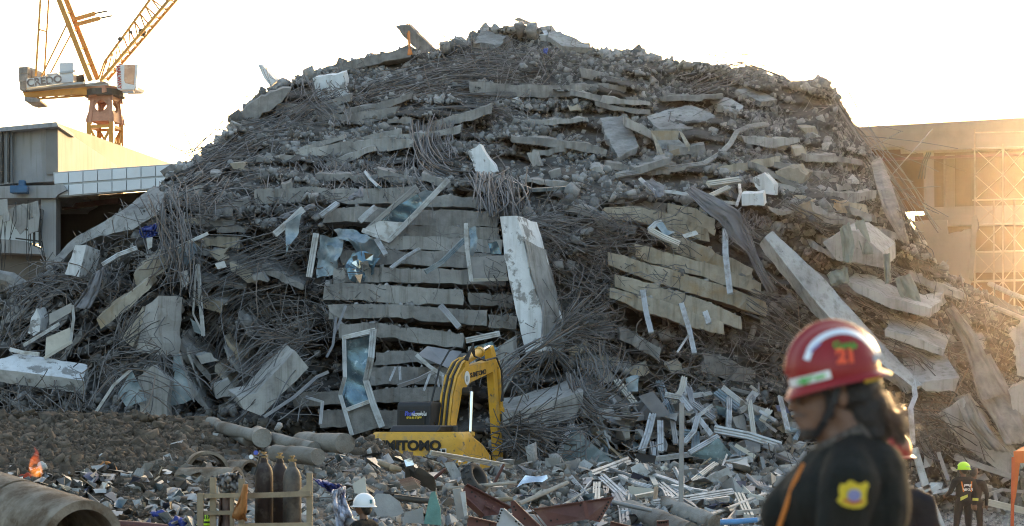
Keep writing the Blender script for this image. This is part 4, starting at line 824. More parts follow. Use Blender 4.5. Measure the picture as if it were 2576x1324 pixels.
# loose strips, one by one
ST = [([(984, 677), (1020, 650), (1057, 628)], 10, 2.6, alu, 'curved silver strip across the middle stack'), ([(1069, 685), (1110, 660), (1166, 604)], 12, 2.6, glass_dusty, 'twisted glassy strip across the middle stack'),
    ([(1110, 770), (1134, 798), (1158, 826)], 14, 2.9, alu_grey, 'grey channel strip below mid stack'), ([(806, 547), (850, 514)], 14, 1.8, alu, 'short silver profile at the top left of the stack'), ([(903, 559), (920, 542), (944, 522)], 14, 1.9, alu, 'short bent profile left of the tilted window'),
    ([(948, 604), (972, 644)], 12, 2.4, alu, 'short ribbed profile under the tilted window'), ([(919, 437), (932, 455), (952, 474)], 12, 1.2, glass_dusty, 'pale strip above the topmost beam'), ([(689, 591), (725, 560), (761, 527)], 16, 1.8, alu, 'thick cream and silver window sill left of the stack'),
    ([(1633, 581), (1668, 600), (1708, 617)], 15, 2.4, alu_beige, 'white ribbed sill on the sloping stack'), ([(1633, 581), (1650, 565), (1664, 562)], 13, 2.4, alu, 'short end of the white ribbed sill'), ([(1826, 579), (1826, 640), (1838, 742)], 14, 2.6, alu, 'long silver strip hanging over the sloping stack'),
    ([(1617, 733), (1626, 790), (1639, 840)], 13, 3.2, alu, 'silver strip hanging from the lowest sloping beam'), ([(1714, 766), (1734, 832), (1747, 892)], 12, 3.2, alu, 'slim silver strip hanging below the sloping stack'), ([(1703, 887), (1734, 840)], 5, 3.1, alu, 'thin brace beside the slim hanging strip'),
    ([(1775, 786), (1785, 816)], 13, 3.2, alu, 'stub of profile on the lowest sloping beam'), ([(1779, 467), (1858, 456)], 16, 1.9, alu_beige, 'cream profile above the grey drape'), ([(1783, 497), (1832, 474)], 12, 2.0, alu_beige, 'cream profile slanting above the grey drape'),
    ([(1860, 466), (1862, 490), (1852, 520)], 7, 2.2, alu, 'curved white strip by the square column end'), ([(1807, 508), (1858, 513)], 8, 2.2, alu, 'flat silver strip behind the grey drape'), ([(1611, 452), (1645, 482)], 9, 1.4, alu, 'silver strip pointing down the shoulder of the sloping stack'),
    ([(1645, 482), (1690, 484), (1732, 491)], 8, 1.4, alu, 'level silver strip above the sloping stack'), ([(1759, 528), (1806, 528)], 10, 1.8, alu_beige, 'short cream profile behind the drape'), ([(1264, 450), (1310, 468), (1340, 478), (1420, 474)], 9, 1.4, glass_dusty, 'greenish curved glass edge beside the bar bundle'),
    ([(1200, 470), (1242, 492)], 9, 1.6, alu, 'bent silver strip before the bar bundle'), ([(258, 668), (300, 642), (345, 625)], 11, 3.2, alu, 'silver sill on the left flank above the drape'), ([(28, 880), (60, 888), (100, 892)], 10, 4.2, alu, 'silver profile on the white-faced beam'),
    ([(60, 870), (110, 840), (150, 815)], 8, 4.2, alu, 'slanting profile beside the cream box'), ([(664, 1050), (740, 1000), (796, 950), (826, 936)], 8, 4.4, alu_grey, 'long bowed rail from the soil heap to the stack'), ([(770, 1000), (812, 1014), (806, 1070)], 8, 4.0, alu_grey, 'bent frame corner beside the tall window'),
    ([(870, 770), (858, 800), (842, 840)], 6, 2.6, alu_grey, 'thin bent strip left of mid stack'), ([(846, 800), (838, 870), (822, 900)], 6, 2.8, alu_grey, 'dark dangling strip left of the tall window'), ([(980, 960), (995, 925)], 5, 3.2, alu, 'thin silver strip by the grey panel, leaning'), ([(1006, 925), (1008, 958)], 6, 3.2, alu, 'thin silver strip by the grey panel, upright'),
    ([(1000, 972), (1050, 955), (1090, 935)], 10, 3.4, alu_grey, 'flat strip under the grey panel'), ([(1065, 985), (1082, 940)], 6, 3.4, alu, 'leaning silver strip under the grey panel'), ([(1113, 945), (1114, 985)], 5, 3.2, alu, 'upright strip below the grey panel'), ([(1098, 945), (1104, 975)], 5, 3.1, alu, 'short upright strip below the grey panel'),
    ([(1549, 445), (1640, 432), (1769, 415), (1812, 390), (1837, 365), (1853, 336), (1880, 322), (1931, 314)], 13, .9, concrete_pale, 'long bent duct curving up the broad slope'),
    ([(2296, 960), (2302, 1000), (2290, 1030), (2296, 1120)], 12, 4.6, alu, 'torn pale blue strip hanging behind the red helmet'), ([(2400, 1150), (2470, 1175), (2560, 1205)], 14, 3.4, alu_grey, 'long grey rail behind the firefighters'), ([(2440, 1105), (2500, 1120), (2540, 1150)], 8, 3.4, alu_grey, 'curled rail above the long grey rail'),
    ([(2440, 1260), (2520, 1232), (2600, 1240)], 8, 4.2, alu_grey, 'rusty frame bar beside the orange tent'), ([(2480, 1262), (2600, 1290)], 16, 4.4, alu_beige, 'cream profile on the ground beside the orange tent'), ([(2500, 1240), (2512, 1290)], 8, 4.3, alu_grey, 'upright frame bar beside the orange tent'), ([(2360, 1140), (2385, 1210)], 9, 3.4, alu_grey, 'leaning frame bar beside the firefighter'),
    ([(2330, 1245), (2420, 1225)], 7, 5.0, alu, 'thin white tube before the firefighter')]
for path, wd, d, m, lab in ST: strip(path, wd, d, m, lab, None)
# window heap at the foot
HEAP = [([(1613, 1140), (1630, 1095), (1642, 1047)], 18, 'tall ribbed frame leaning in the heap'), ([(1660, 1063), (1661, 1140)], 15, 'upright white frame in the heap'), ([(1833, 1003), (1831, 1080)], 13, 'upright silver frame behind the post'), ([(1733, 980), (1742, 1018), (1797, 1057)], 14, 'kinked grey frame in the heap'),
    ([(1795, 1082), (1880, 1098), (1963, 1124)], 20, 'long cream frame crossing the heap'), ([(1820, 975), (1882, 1024)], 12, 'grey frame above the heap'), ([(1884, 1010), (1896, 1098)], 12, 'grey upright behind the heap'), ([(1960, 1000), (1980, 1085)], 12, 'slim silver frame near the red helmet'), ([(1738, 1060), (1790, 1020)], 9, 'thin strut leaning between frames'),
    ([(1756, 1050), (1792, 1096)], 12, 'short white strut in the heap'), ([(1758, 1045), (1745, 1090), (1720, 1118)], 13, 'curved white frame in the heap'), ([(1690, 1055), (1700, 1120)], 12, 'shaded frame behind the post'), ([(1600, 1160), (1680, 1150), (1740, 1142)], 13, 'level frame in front of the dark panel'),
    ([(1726, 1190), (1810, 1170), (1890, 1156)], 16, 'grey frame across mid heap'), ([(1740, 1216), (1786, 1180), (1800, 1170)], 14, 'short grey frame aslant'), ([(1950, 1142), (2010, 1168)], 18, 'broad ribbed frame near the dark jacket'), ([(1960, 1178), (2050, 1172)], 16, 'ribbed frame running to the dark jacket'),
    ([(1650, 1200), (1700, 1216), (1748, 1238)], 20, 'ribbed white frame low in the heap'), ([(1690, 1225), (1780, 1240)], 15, 'curved white frame low in the heap'), ([(1880, 1200), (1910, 1228), (1955, 1240)], 14, 'bent sill low in the heap'), ([(1640, 1270), (1740, 1256), (1840, 1240)], 18, 'long low white frame'), ([(1780, 1300), (1860, 1270), (1926, 1244)], 9, 'thin rod lying on the low frames'),
    ([(1868, 1228), (1890, 1250), (1930, 1262)], 14, 'folded cream frame'), ([(1560, 1182), (1596, 1168), (1584, 1165)], 10, 'curled light strip'), ([(1560, 1200), (1600, 1220), (1640, 1230)], 12, 'half-buried frame'), ([(1850, 1290), (1960, 1282)], 12, 'lowest white frame'), ([(1590, 1250), (1640, 1240)], 10, 'short low frame'),
    ([(1920, 1120), (1990, 1150)], 12, 'grey frame above the broad ribbed one'), ([(1560, 1290), (1650, 1285)], 10, 'low grey strip'), ([(1700, 1180), (1720, 1220)], 10, 'short leaning strip'), ([(1850, 1120), (1900, 1150)], 10, 'grey slat in mid heap'), ([(1770, 1262), (1830, 1254)], 14, 'white flat frame end')]
for i, (path, wd, lab) in enumerate(HEAP):
    lowy = sum(p[1] for p in path) / len(path)
    Yf = YB0 if lowy > 1180 else Y0
    strip(path, wd * (1.0 if Yf is Y0 else 1.0), (2.6 + .03 * i) if Yf is Y0 else .35 + .02 * i, [alu, alu, alu_beige, alu_grey][i % 4] if 'white' not in lab and 'silver' not in lab else alu, lab + ' of fallen window frames', 'window frame heap', Yf)
rh = random.Random(77)
HL = ['pale frame piece buried in the upper heap of window frames', 'pale frame piece buried in the lower heap of window frames']
for k in range(150):
    up = k % 2; x = rh.uniform(1420, 2060); y = rh.uniform(985, 1175) if not up else rh.uniform(1180, 1320); L = rh.uniform(25, 140) * rh.uniform(.5, 1); a = R(rh.choice([rh.gauss(10, 25), rh.gauss(75, 30), rh.gauss(-25, 25)]))
    b_ = a + rh.choice([0, 0, rh.gauss(0, .5), rh.gauss(0, .9)]); q = [(x - L / 2 * math.cos(a), y - L / 2 * math.sin(a)), (x, y), (x + L / 2 * math.cos(b_), y + L / 2 * math.sin(b_))]
    strip(q, rh.choice([5, 7, 9, 12, 16, 20]) * rh.uniform(.8, 1.2), rh.uniform(.8, 2.8) if not up else rh.uniform(.05, .4), rh.choice([alu, alu, alu_grey, alu_grey, alu_beige, glass_dusty]), HL[up], 'frame pieces in the %s heap' % ('lower' if up else 'upper'), YB0 if up else Y0)
def pane(q, Yoff, m, label, cat, name, Yf=Y0, t=.04, warp=.05, dY=None):
    x = sum(p[0] for p in q) / len(q); y = sum(p[1] for p in q) / len(q)
    return tag(sheet(q, float(Yf(x, y)) - Yoff, m, name, None, dY=dY, t=t, warp=warp, seed=x % 17), label, cat)
pane([(1441, 1076), (1500, 1125), (1567, 1178), (1545, 1215), (1440, 1210), (1405, 1150)], 3.6, glass_dusty, 'large dusty double glass pane leaning at the foot of the rubble', 'glass pane', 'glass_sheet', warp=0)
strip([(1441, 1072), (1420, 1115), (1404, 1155)], 12, 3.8, alu, 'silver edge frame of the large dusty pane', None); strip([(1516, 1128), (1496, 1165), (1478, 1205)], 5, 3.75, alu_grey, 'dark seam bar across the large dusty pane', None)
pane([(1606, 998), (1642, 985), (1684, 1040), (1655, 1056)], 3.0, fabric_grey, 'dark purple-grey panel above the window heap', 'panel', 'facade_sheet')
pane([(1733, 1144), (1807, 1102), (1842, 1144), (1797, 1168)], 3.6, glass_blue, 'blue glass corner in the middle of the window heap', 'glass pane', 'glass_sheet', warp=.03); strip([(1733, 1142), (1806, 1100)], 13, 3.8, alu, 'white frame edge over the blue glass corner', None)
pane([(1598, 1140), (1652, 1146), (1646, 1172), (1606, 1168)], 3.4, black_plastic, 'small black panel in the window heap', 'panel', 'facade_sheet')
pane([(1588, 1178), (1612, 1166), (1650, 1205), (1640, 1222), (1598, 1214)], .5, alu, 'curled silver sheet at the front of the window heap', 'metal sheet', 'metal_sheet', YB0, warp=.12)
pane([(1775, 1200), (1830, 1178), (1856, 1236), (1830, 1232), (1812, 1222), (1800, 1226)], .5, alu, 'white corrugated sheet in the window heap', 'metal sheet', 'metal_sheet', YB0, warp=.12)
pane([(1580, 1222), (1655, 1232), (1652, 1256), (1590, 1268)], .4, alu_beige, 'pale flat panel low in the window heap', 'panel', 'facade_sheet', YB0)
pane([(1880, 1196), (1990, 1200), (1985, 1225), (1905, 1222)], .5, alu_grey, 'dusty grey panel near the dark jacket', 'panel', 'facade_sheet', YB0)
pane([(1850, 1300), (1945, 1268), (1990, 1262), (1960, 1298)], .4, alu, 'flat white board at the bottom of the window heap', 'board', 'board', YB0)
pane([(1738, 1200), (1760, 1190), (1790, 1215), (1760, 1222)], .45, glass_dusty, 'small blue glass scrap low in the window heap', 'glass pane', 'glass_sheet', YB0)
pane([(1800, 1020), (1836, 1030), (1826, 1050), (1806, 1042)], 2.6, glass_blue, 'small cracked blue pane above the window heap', 'glass pane', 'glass_sheet')
pane([(1570, 950), (1606, 944), (1604, 985), (1580, 985)], 2.6, glass_dusty, 'pale blue insulation scrap above the window heap', 'scrap', 'insulation_scrap', warp=.2)
pane([(1650, 566), (1668, 556), (1680, 580), (1700, 585), (1672, 596)], 2.5, glass_dusty, 'torn blue glass on the white ribbed sill', 'glass pane', 'glass_sheet', warp=.15)
pane([(720, 560), (758, 538), (752, 585), (724, 620), (716, 640)], 1.7, glass_dusty, 'torn blue glass hanging under the thick sill', 'glass pane', 'glass_sheet', warp=.2)
pane([(1716, 590), (1750, 580), (1757, 590), (1724, 600)], 2.4, alu, 'small silver flap on the sloping stack', 'metal sheet', 'metal_sheet')
pane([(540, 664), (564, 656), (570, 672), (548, 678)], 2.2, alu, 'small white card on the left flank', 'scrap', 'white_scrap', warp=0)
pane([(368, 600), (384, 596), (382, 622), (372, 628)], 2.8, alu, 'bright metal scrap under the blue net', 'scrap', 'metal_scrap', warp=.05)
pane([(450, 690), (472, 680), (476, 712), (458, 724)], 2.8, alu, 'crumpled white sheet beside the upright window strip', 'scrap', 'metal_scrap', warp=.15)
# open box on the slope
Y = float(Y0(1680, 370)) - 1.0
t = tag(empty('open_box', P(1680, 400, Y)), 'open concrete box lying tipped on the broad slope', 'box')
A, B_, C_, D_ = [(1637, 329), (1708, 329), (1736, 372), (1660, 400)]
sheet([(1637, 329), (1708, 329), (1706, 352), (1650, 352)], Y + 1.0, concrete_beige, 'side_panel', t, t=.08); sheet([(1637, 329), (1650, 345), (1672, 392), (1660, 402)], Y + .1, concrete_beige, 'side_panel', t, dY=[.9, .9, 0, 0], t=.08)
sheet([(1708, 329), (1718, 335), (1738, 368), (1730, 380)], Y + .2, concrete_beige, 'side_panel', t, dY=[.9, .9, 0, 0], t=.08); sheet([(1660, 388), (1734, 366), (1736, 380), (1660, 402)], Y - .05, concrete_beige, 'side_panel', t, t=.08); sheet([(1648, 352), (1706, 350), (1732, 372), (1664, 394)], Y + .25, concrete_pale, 'floor_panel', t, dY=[.8, .8, 0, 0], t=.05)
# ---------------------------------------------------------------- hanging cloth
def drape(rows, Y, m, label, Yf=None, folds=5, amp=.12, name='hanging_cloth', seed=0, cat='cloth'):
    """rows: list of ((x0,y0),(x1,y1)) edges down the cloth; folds run along it"""
    nu = folds * 6 + 1; nv = 14; vs = []
    for j in range(nv):
        t_ = j / (nv - 1) * (len(rows) - 1); i = min(int(t_), len(rows) - 2); f = t_ - i
        a = [rows[i][0][k] * (1 - f) + rows[i + 1][0][k] * f for k in (0, 1)]; b = [rows[i][1][k] * (1 - f) + rows[i + 1][1][k] * f for k in (0, 1)]
        for u in range(nu):
            s = u / (nu - 1); x = a[0] + (b[0] - a[0]) * s; y = a[1] + (b[1] - a[1]) * s
            yy = (float(Yf(x, y)) - Y if Yf else Y) + amp * (2 * abs(math.sin(s * folds * 2.6 + seed + 5 * mnoise.noise(Vector((s * 2.0, t_ * 2.0, seed))))) - 1) * (.4 + .6 * mnoise.noise(Vector((s * 4, t_, seed + 5))) ** 2 + .3) + .3 * mnoise.noise(Vector((s * 2, t_ * .8, seed))) + .18 * mnoise.noise(Vector((s * 7, t_ * 2.5, seed + 3))) * min(1, amp * 9)
            vs.append(P(x, y + 3 * mnoise.noise(Vector((s * 5, t_ * 2, seed))), yy))
    mb = MB(); mb.add(vs, [(j * nu + u, j * nu + u + 1, (j + 1) * nu + u + 1, (j + 1) * nu + u) for j in range(nv - 1) for u in range(nu - 1)])
    o = mb.build(name, m, smooth='all', fix=False); md = o.modifiers.new('thick', 'SOLIDIFY'); md.thickness = .02
    return tag(o, label, cat)
green_cloth = mat('green_grey_cloth', (.20, .22, .19), .95, var=.2, scale=2, bump=.3, bscale=6); blue_net = mat('blue_net', (.06, .09, .32), .8, var=.3, bump=.5, bscale=10)
drape([((1728, 484), (1742, 470)), ((1770, 530), (1815, 505)), ((1812, 560), (1868, 535)), ((1840, 600), (1890, 590)), ((1875, 630), (1905, 640)), ((1905, 690), (1925, 685)), ((1932, 740), (1955, 730))], 2.8, fabric_grey, 'long dark grey sheet draped down beside the sloping stack', Y0)
drape([((235, 690), (262, 672)), ((210, 735), (250, 730)), ((182, 775), (225, 778))], 4.2, fabric_grey, 'dark grey cloth hanging on the left flank above the cream box', Y0, 3)
drape([((2112, 575), (2136, 560)), ((2118, 620), (2150, 618)), ((2122, 660), (2140, 664))], 4.8, green_cloth, 'green-grey cloth hanging over the boxy pale block', Y0, 3)
drape([((2222, 640), (2238, 638)), ((2224, 690), (2240, 690)), ((2226, 715), (2242, 712))], 4.6, green_cloth, 'narrow green-grey rag beside the boxy block', Y0, 2)
drape([((2190, 410), (2215, 395)), ((2205, 470), (2245, 470)), ((2225, 540), (2270, 545)), ((2270, 610), (2290, 615))], 1.4, fabric_tan, 'dusty netting hanging along the far skyline', Y0, 3, .1)
drape([((2376, 780), (2400, 770)), ((2420, 860), (2460, 850)), ((2450, 950), (2500, 940)), ((2470, 1010), (2530, 990))], 4.6, fabric_tan, 'long dusty cloth trailing down the far foot', Y0, 3, .11)
drape([((2440, 920), (2490, 890)), ((2460, 1000), (2540, 980)), ((2500, 1060), (2580, 1050)), ((2530, 1120), (2600, 1110))], 4.2, fabric_tan, 'broad dusty tarpaulin above the orange tent', Y0, 4, .15)
drape([((2400, 1000), (2440, 990)), ((2430, 1070), (2470, 1060)), ((2480, 1130), (2540, 1140))], 4.4, fabric_tan, 'crumpled dusty cloth behind the firefighters', Y0, 4, .14)
drape([((872, 500), (912, 470)), ((880, 505), (915, 496))], 1.6, fabric_grey, 'small dark rag on the topmost beam', Y0, 3)
drape([((690, 548), (790, 512)), ((720, 550), (795, 522))], 1.4, fabric_grey, 'dark flap of cloth beside the topmost beams', Y0, 3)
drape([((350, 575), (400, 560)), ((352, 590), (398, 580)), ((360, 600), (392, 594))], 2.6, blue_net, 'crumpled blue net at the end of the long pale slab', Y0, 5, .3)
drape([((1620, 460), (1640, 450)), ((1640, 480), (1672, 470)), ((1650, 500), (1670, 495))], 1.8, fabric_grey, 'grey rag above the sloping stack', Y0, 3)
drape([((2150, 560), (2172, 552)), ((2158, 600), (2186, 596)), ((2170, 640), (2196, 640))], 4.4, green_cloth, 'green-grey net hanging above the thick flank slab', Y0, 2, .07)
drape([((2250, 700), (2290, 690)), ((2262, 740), (2310, 735)), ((2280, 770), (2318, 768))], 3.6, green_cloth, 'green-grey net bunched on the far flank', Y0, 3, .08)
drape([((2080, 690), (2130, 672)), ((2092, 720), (2136, 712))], 4.0, green_cloth, 'green-grey scrap of net beside the diagonal slab', Y0, 3, .1)
orange_m = mat('orange_strap', (.62, .19, .03), .7, var=.1, bump=.05)
drape([((1021, 62), (1032, 60)), ((1024, 90), (1031, 90)), ((1027, 115), (1032, 115)), ((1025, 140), (1038, 138))], 1.6, orange_m, 'orange lifting strap on the column stub at the skyline', Y0, 1, .04, 'orange_strap', cat='strap')
drape([((1366, 124), (1378, 122)), ((1368, 134), (1376, 136))], .9, blue_net, 'tiny blue rag below the summit', Y0, 2, .1)
# ---------------------------------------------------------------- crane far behind
def tx(s, size, m, M, parent, name='lettering', ext=.01, xs=1.0, bold=0.0):
    cu = bpy.data.curves.new('t', 'FONT'); cu.body = s; cu.size = size; cu.extrude = ext; cu.align_x = 'CENTER'; cu.align_y = 'CENTER'; cu.offset = bold; cu.space_character = 1.0
    ob = bpy.data.objects.new('t', cu); me = baked(ob)
    me.transform(M @ Matrix.Diagonal((xs, 1, 1, 1))); me.transform(wmat(parent).inverted() if parent else Matrix.Identity(4)); me.materials.clear()
    return link(name, me, m, parent)
def frame3(o, x, y):
    x = Vector(x).normalized(); y = Vector(y); z = x.cross(y).normalized(); y = z.cross(x)
    M = Matrix.Identity(4)
    for i in range(3): M[i][0] = x[i]; M[i][1] = y[i]; M[i][2] = z[i]; M[i][3] = o[i]
    return M
YC = 150.0
def cz(zx, zy, q=0.0): return P(26.8 + zx * .1892, 134.2 + zy * .1892, YC + q)      # survey sheet of the crane
crane = tag(empty('tower_crane', P(265, 365, YC) * 1.0), 'orange and white luffing tower crane behind the unfinished building', 'crane')
crane.location.z = 0
# tower: four legs, collars, lattice
cxm, wpx = 1260, 222
def tcorner(zy, s=1.0):
    c = cz(cxm, zy); h = 445 * .1892 / 2 * YC / F * s * .74
    a = R(32); return [c + Vector((h * 1.36 * math.cos(a + k * math.pi / 2 + .0), h * 1.36 * math.sin(a + k * math.pi / 2), 0)) for k in range(4)]
tb, tt = tcorner(960), tcorner(620, .80)
for k in range(4):
    p0 = tb[k].copy(); p0.z = 0
    MB().bar(p0, tb[k] + Vector((0, 0, .1)), .34, .34).build('tower_leg', crane_orange, crane)
    MB().bar(tb[k], tt[k], .3, .3).build('tower_leg', crane_pink, crane)
zt = tb[0].z
for k in range(4):
    a, b = tb[k], tb[(k + 1) % 4]
    for j in range(7):
        z0 = zt - 3.2 * j - .2; z1 = z0 - 3.2; pa = Vector((a.x, a.y, z0)); pb = Vector((b.x, b.y, z1)); pc = Vector((b.x, b.y, z0)); pd = Vector((a.x, a.y, z1))
        MB().bar(pa, pb, .16, .16).build('brace', crane_orange, crane); MB().bar(pc, pd, .16, .16).build('brace', crane_orange, crane); MB().bar(pa, pc, .18, .22).build('brace', crane_orange, crane)
        mid = (pa + pb) / 2; n = (b - a).normalized(); MB().bar(mid - Vector((0, 0, .45)), mid + Vector((0, 0, .45)), .7, .08).build('gusset', crane_orange, crane)
def collar(zy0, zy1, s0, s1, m, name):
    lo, hi = tcorner(zy1, s1), tcorner(zy0, s0); mb = MB(); mb.add(lo + hi, [(0, 1, 2, 3), (7, 6, 5, 4)] + [(i, (i + 1) % 4, (i + 1) % 4 + 4, i + 4) for i in range(4)]); o = mb.build(name, m, crane)
    for k in range(4):       # flared corner plates
        for e in (lo, hi):
            c = sum(lo, Vector()) / 4; d = (lo[k] - Vector((c.x, c.y, lo[k].z))).normalized()
        MB().prism([lo[k] - d * .1, lo[k] + d * .26 - Vector((0, 0, .1)), lo[k] + d * .22 + Vector((0, 0, .25)), hi[k] + d * .1, hi[k] - d * .1], Vector((-d.y, d.x, 0)) * .1).build('corner_plate', m, crane)
    return o
collar(800, 925, .98, 1.02, crane_pink, 'collar'); collar(545, 640, .9, .9, crane_pink, 'collar')
lo, hi = tcorner(800, .98), tcorner(640, .84)
for k in range(4):          # rounded web plates between the collars
    a0, a1, b0, b1 = lo[k], lo[(k + 1) % 4], hi[k], hi[(k + 1) % 4]; mb = MB(); n = 8; vs = []
    for (p, q, r, s_) in ((a0, b0, a1, b1), (a1, b1, a0, b0)):
        ring = [p.lerp(q, t) for t in [i / n for i in range(n + 1)]]; inner = [p.lerp(q, i / n).lerp(r.lerp(s_, i / n), .46 - .26 * math.sin(math.pi * i / n)) for i in range(n + 1)]
        mb.add(ring + inner, [(i, i + 1, n + 2 + i, n + 1 + i) for i in range(n)])
    o = mb.build('web_plate', crane_pink, crane); o.modifiers.new('s', 'SOLIDIFY').thickness = .1
# slewing ring and machine deck
rc = cz(1255, 525); MB().lathe([(0, -.35), (1.5, -.35), (1.5, .12), (0, .12)], 24, Matrix.Translation(rc)).build('slewing_ring', dark, crane)
MB().prism([cz(1010, 440, -1), cz(1250, 425, -1.6), cz(1420, 440, -.5), cz(1425, 525, -.5), cz(1250, 515, -1.6), cz(1040, 575, -1)], (0, 2.8, 0)).build('turntable', crane_pink, crane)
MB().prism([cz(985, 405, -1.3), cz(1240, 372, -1.8), cz(1310, 405, -1.6), cz(1300, 425, -1.6), cz(985, 438, -1.3)], (0, 3, 0)).build('deck_plate', crane_grey, crane)
MB().prism([cz(160, 520, -1), cz(1010, 450, -1), cz(1010, 555, -1), cz(900, 545, -1), cz(190, 585, -1)], (0, .35, 0)).build('counter_jib_beam', crane_orange, crane)
MB().prism([cz(160, 520, 1.2), cz(1010, 450, 1.2), cz(1010, 555, 1.2), cz(900, 545, 1.2), cz(190, 585, 1.2)], (0, .35, 0)).build('counter_jib_beam', crane_orange, crane)
MB().bar(cz(320, 612, -.6), cz(1010, 562, -.6), .14, .14).build('rail', crane_orange, crane)
for a, b in (((320, 570), (400, 610)), ((400, 612), (480, 560)), ((560, 556), (640, 590)), ((700, 550), (780, 578)), ((780, 545), (780, 578)), ((850, 540), (940, 565)), ((325, 560), (325, 615))):
    MB().bar(cz(*a, -.6), cz(*b, -.6), .12, .12).build('strut', crane_orange, crane)
MB().prism([cz(220, 465, -1.6), cz(900, 380, -1.6), cz(990, 385, -1.6), cz(990, 405, -1.6), cz(900, 412, -1.6), cz(220, 490, -1.6)], (0, 3.2, 0)).build('walkway', crane_grey, crane)
# counterweights
for q in ([(105, 185), (225, 175), (222, 270), (105, 275)], [(103, 277), (224, 273), (224, 378), (110, 384)], [(120, 387), (214, 380), (214, 500), (160, 502), (120, 488)], [(180, 580), (330, 590), (388, 615), (388, 645), (262, 654), (180, 632)]):
    MB().prism([cz(*p, -1.3) for p in q], (0, 2.6, 0)).build('counterweight', concrete, crane, bevel=.04)
MB().prism([cz(224, 178, .2), cz(330, 210, .2), cz(480, 285, .2), cz(480, 315, .2), cz(224, 320, .2)], (0, 1, 0)).build('ballast_frame', alu_beige, crane)
MB().prism([cz(212, 340, -1.8), cz(678, 280, -1.8), cz(682, 402, -1.8), cz(214, 460, -1.8)], (0, .12, 0)).build('sign_board', white_paint, crane)
s0, s1 = cz(448, 372, -1.9), cz(678, 343, -1.9)
letters_m = mat('worn_lettering', (.20, .16, .14), .8, var=.4, scale=3, bump=0, col2=(.62, .60, .58), patch=.62, psharp=.05, pscale=3)
tx('CREDO', .78, letters_m, frame3(s0, s1 - s0, (0, 0, 1)), crane, xs=1.0, bold=.02)
MB().prism([cz(645, 130, -1.2), cz(830, 118, -1.2), cz(832, 380, -1.2), cz(680, 400, -1.2), cz(645, 300, -1.2)], (.0, 1.8, 0)).build('electrical_cabinet', build_white, crane, bevel=.03)
MB().prism([cz(834, 120, -1.1), cz(860, 130, -.6), cz(862, 385, -.6), cz(834, 380, -1.1)], (0, 1.2, 0)).build('cabinet_side', alu_beige, crane)
MB().bar(cz(645, 262, -1.25), cz(860, 235, -1.25), .08, .14).build('cabinet_seam', crane_grey, crane)
MB().prism([cz(480, 272, -.8), cz(620, 262, -.8), cz(622, 285, -.8), cz(480, 297, -.8)], (0, 1, 0)).build('hoist_box', crane_grey, crane)
MB().lathe([(0, -.4), (.36, -.4), (.36, -.34), (.28, -.3), (.28, .3), (.36, .34), (.36, .4), (0, .4)], 16, Matrix.Translation(cz(920, 340)) @ Matrix.Rotation(R(80), 4, 'Y')).build('winch_drum', dark, crane)
# cab
cb = MB().prism([cz(1400, 165, -1.6), cz(1510, 142, -1.6), cz(1690, 150, -1.6), cz(1665, 440, -1.6), cz(1640, 485, -1.6), cz(1440, 490, -1.6), cz(1410, 470, -1.6)], (.35, 1.9, 0)).build('cab', white_paint, crane, bevel=.06)
win_m = mat('cab_window', (.42, .22, .14), .2, .3, var=.3, scale=1.2, col2=(.62, .42, .32), patch=.5, psharp=.1, bump=0)
MB().prism([cz(1512, 152, -1.63), cz(1655, 155, -1.63), cz(1640, 420, -1.63), cz(1522, 395, -1.63), cz(1508, 360, -1.63)], (0, .05, 0)).build('window', win_m, cb, bevel=.04)
MB().prism([cz(1692, 155, -1.5), cz(1752, 215, -.3), cz(1722, 500, -.3), cz(1668, 470, -1.5)], (.0, .3, 0)).build('windscreen', white_paint, cb)
MB().prism([cz(1680, 200, -1.56), cz(1730, 240, -.6), cz(1712, 340, -.6), cz(1668, 350, -1.56)], (.05, .05, 0)).build('window', win_m, cb)
MB().bar(cz(1490, 525, -1.6), cz(1640, 515, -1.6), .12, .12).build('foot_rail', crane_grey, cb)
r0, r1 = cz(1440, 320, -1.66), cz(1440, 480, -1.66)
jm = mat('red_lettering', (.42, .035, .03), .6, bump=0, rnd=0)
tx('JARLWAY', .36, jm, frame3(r0, (.06, 0, -1), (1, 0, 0)), cb, xs=1.1, bold=.01)
# jib (leaning away), A-frame, pendants
def zz(x, y, q=0): return P(x, y, YC + q)
jib = MB().bar(zz(252, 205, -.8), zz(425, 0, -.8), .2, .2).build('jib', crane_orange, crane)
ch = [((252, 205, -.8), (455, -60, -.8)), ((262, 200, .8), (480, -60, .8)), ((265, 160, 0), (400, -60, 0))]
MB().bar(zz(425, 0, -.8), zz(478, -62, -.8), .2, .2).build('chord', crane_orange, jib)
MB().bar(zz(270, 202, .8), zz(495, -60, .8), .2, .2).build('chord', crane_orange, jib)
MB().bar(zz(248, 200, 0), zz(262, 158, 0), .12, .12).build('chord', crane_orange, jib); MB().bar(zz(262, 158, 0), zz(428, -70, 0), .16, .16).build('chord', crane_orange, jib)
for j in range(13):
    t0, t1 = j / 12, (j + .5) / 12
    u = lambda a, b, t: zz(a[0] + (b[0] - a[0]) * t, a[1] + (b[1] - a[1]) * t, a[2] + (b[2] - a[2]) * t)
    A0, A1, B0, B1, T0, T1 = (252, 205, -.8), (478, -62, -.8), (270, 202, .8), (495, -60, .8), (262, 158, 0), (428, -70, 0)
    MB().bar(u(A0, A1, t0), u(T0, T1, t1), .08, .08).build('brace', crane_orange, jib); MB().bar(u(T0, T1, t1), u(B0, B1, t0), .08, .08).build('brace', crane_orange, jib)
    MB().bar(u(A0, A1, t0), u(B0, B1, t1), .07, .07).build('brace', crane_orange, jib); MB().bar(u(A0, A1, t0), u(B0, B1, t0), .08, .08).build('brace', crane_orange, jib)
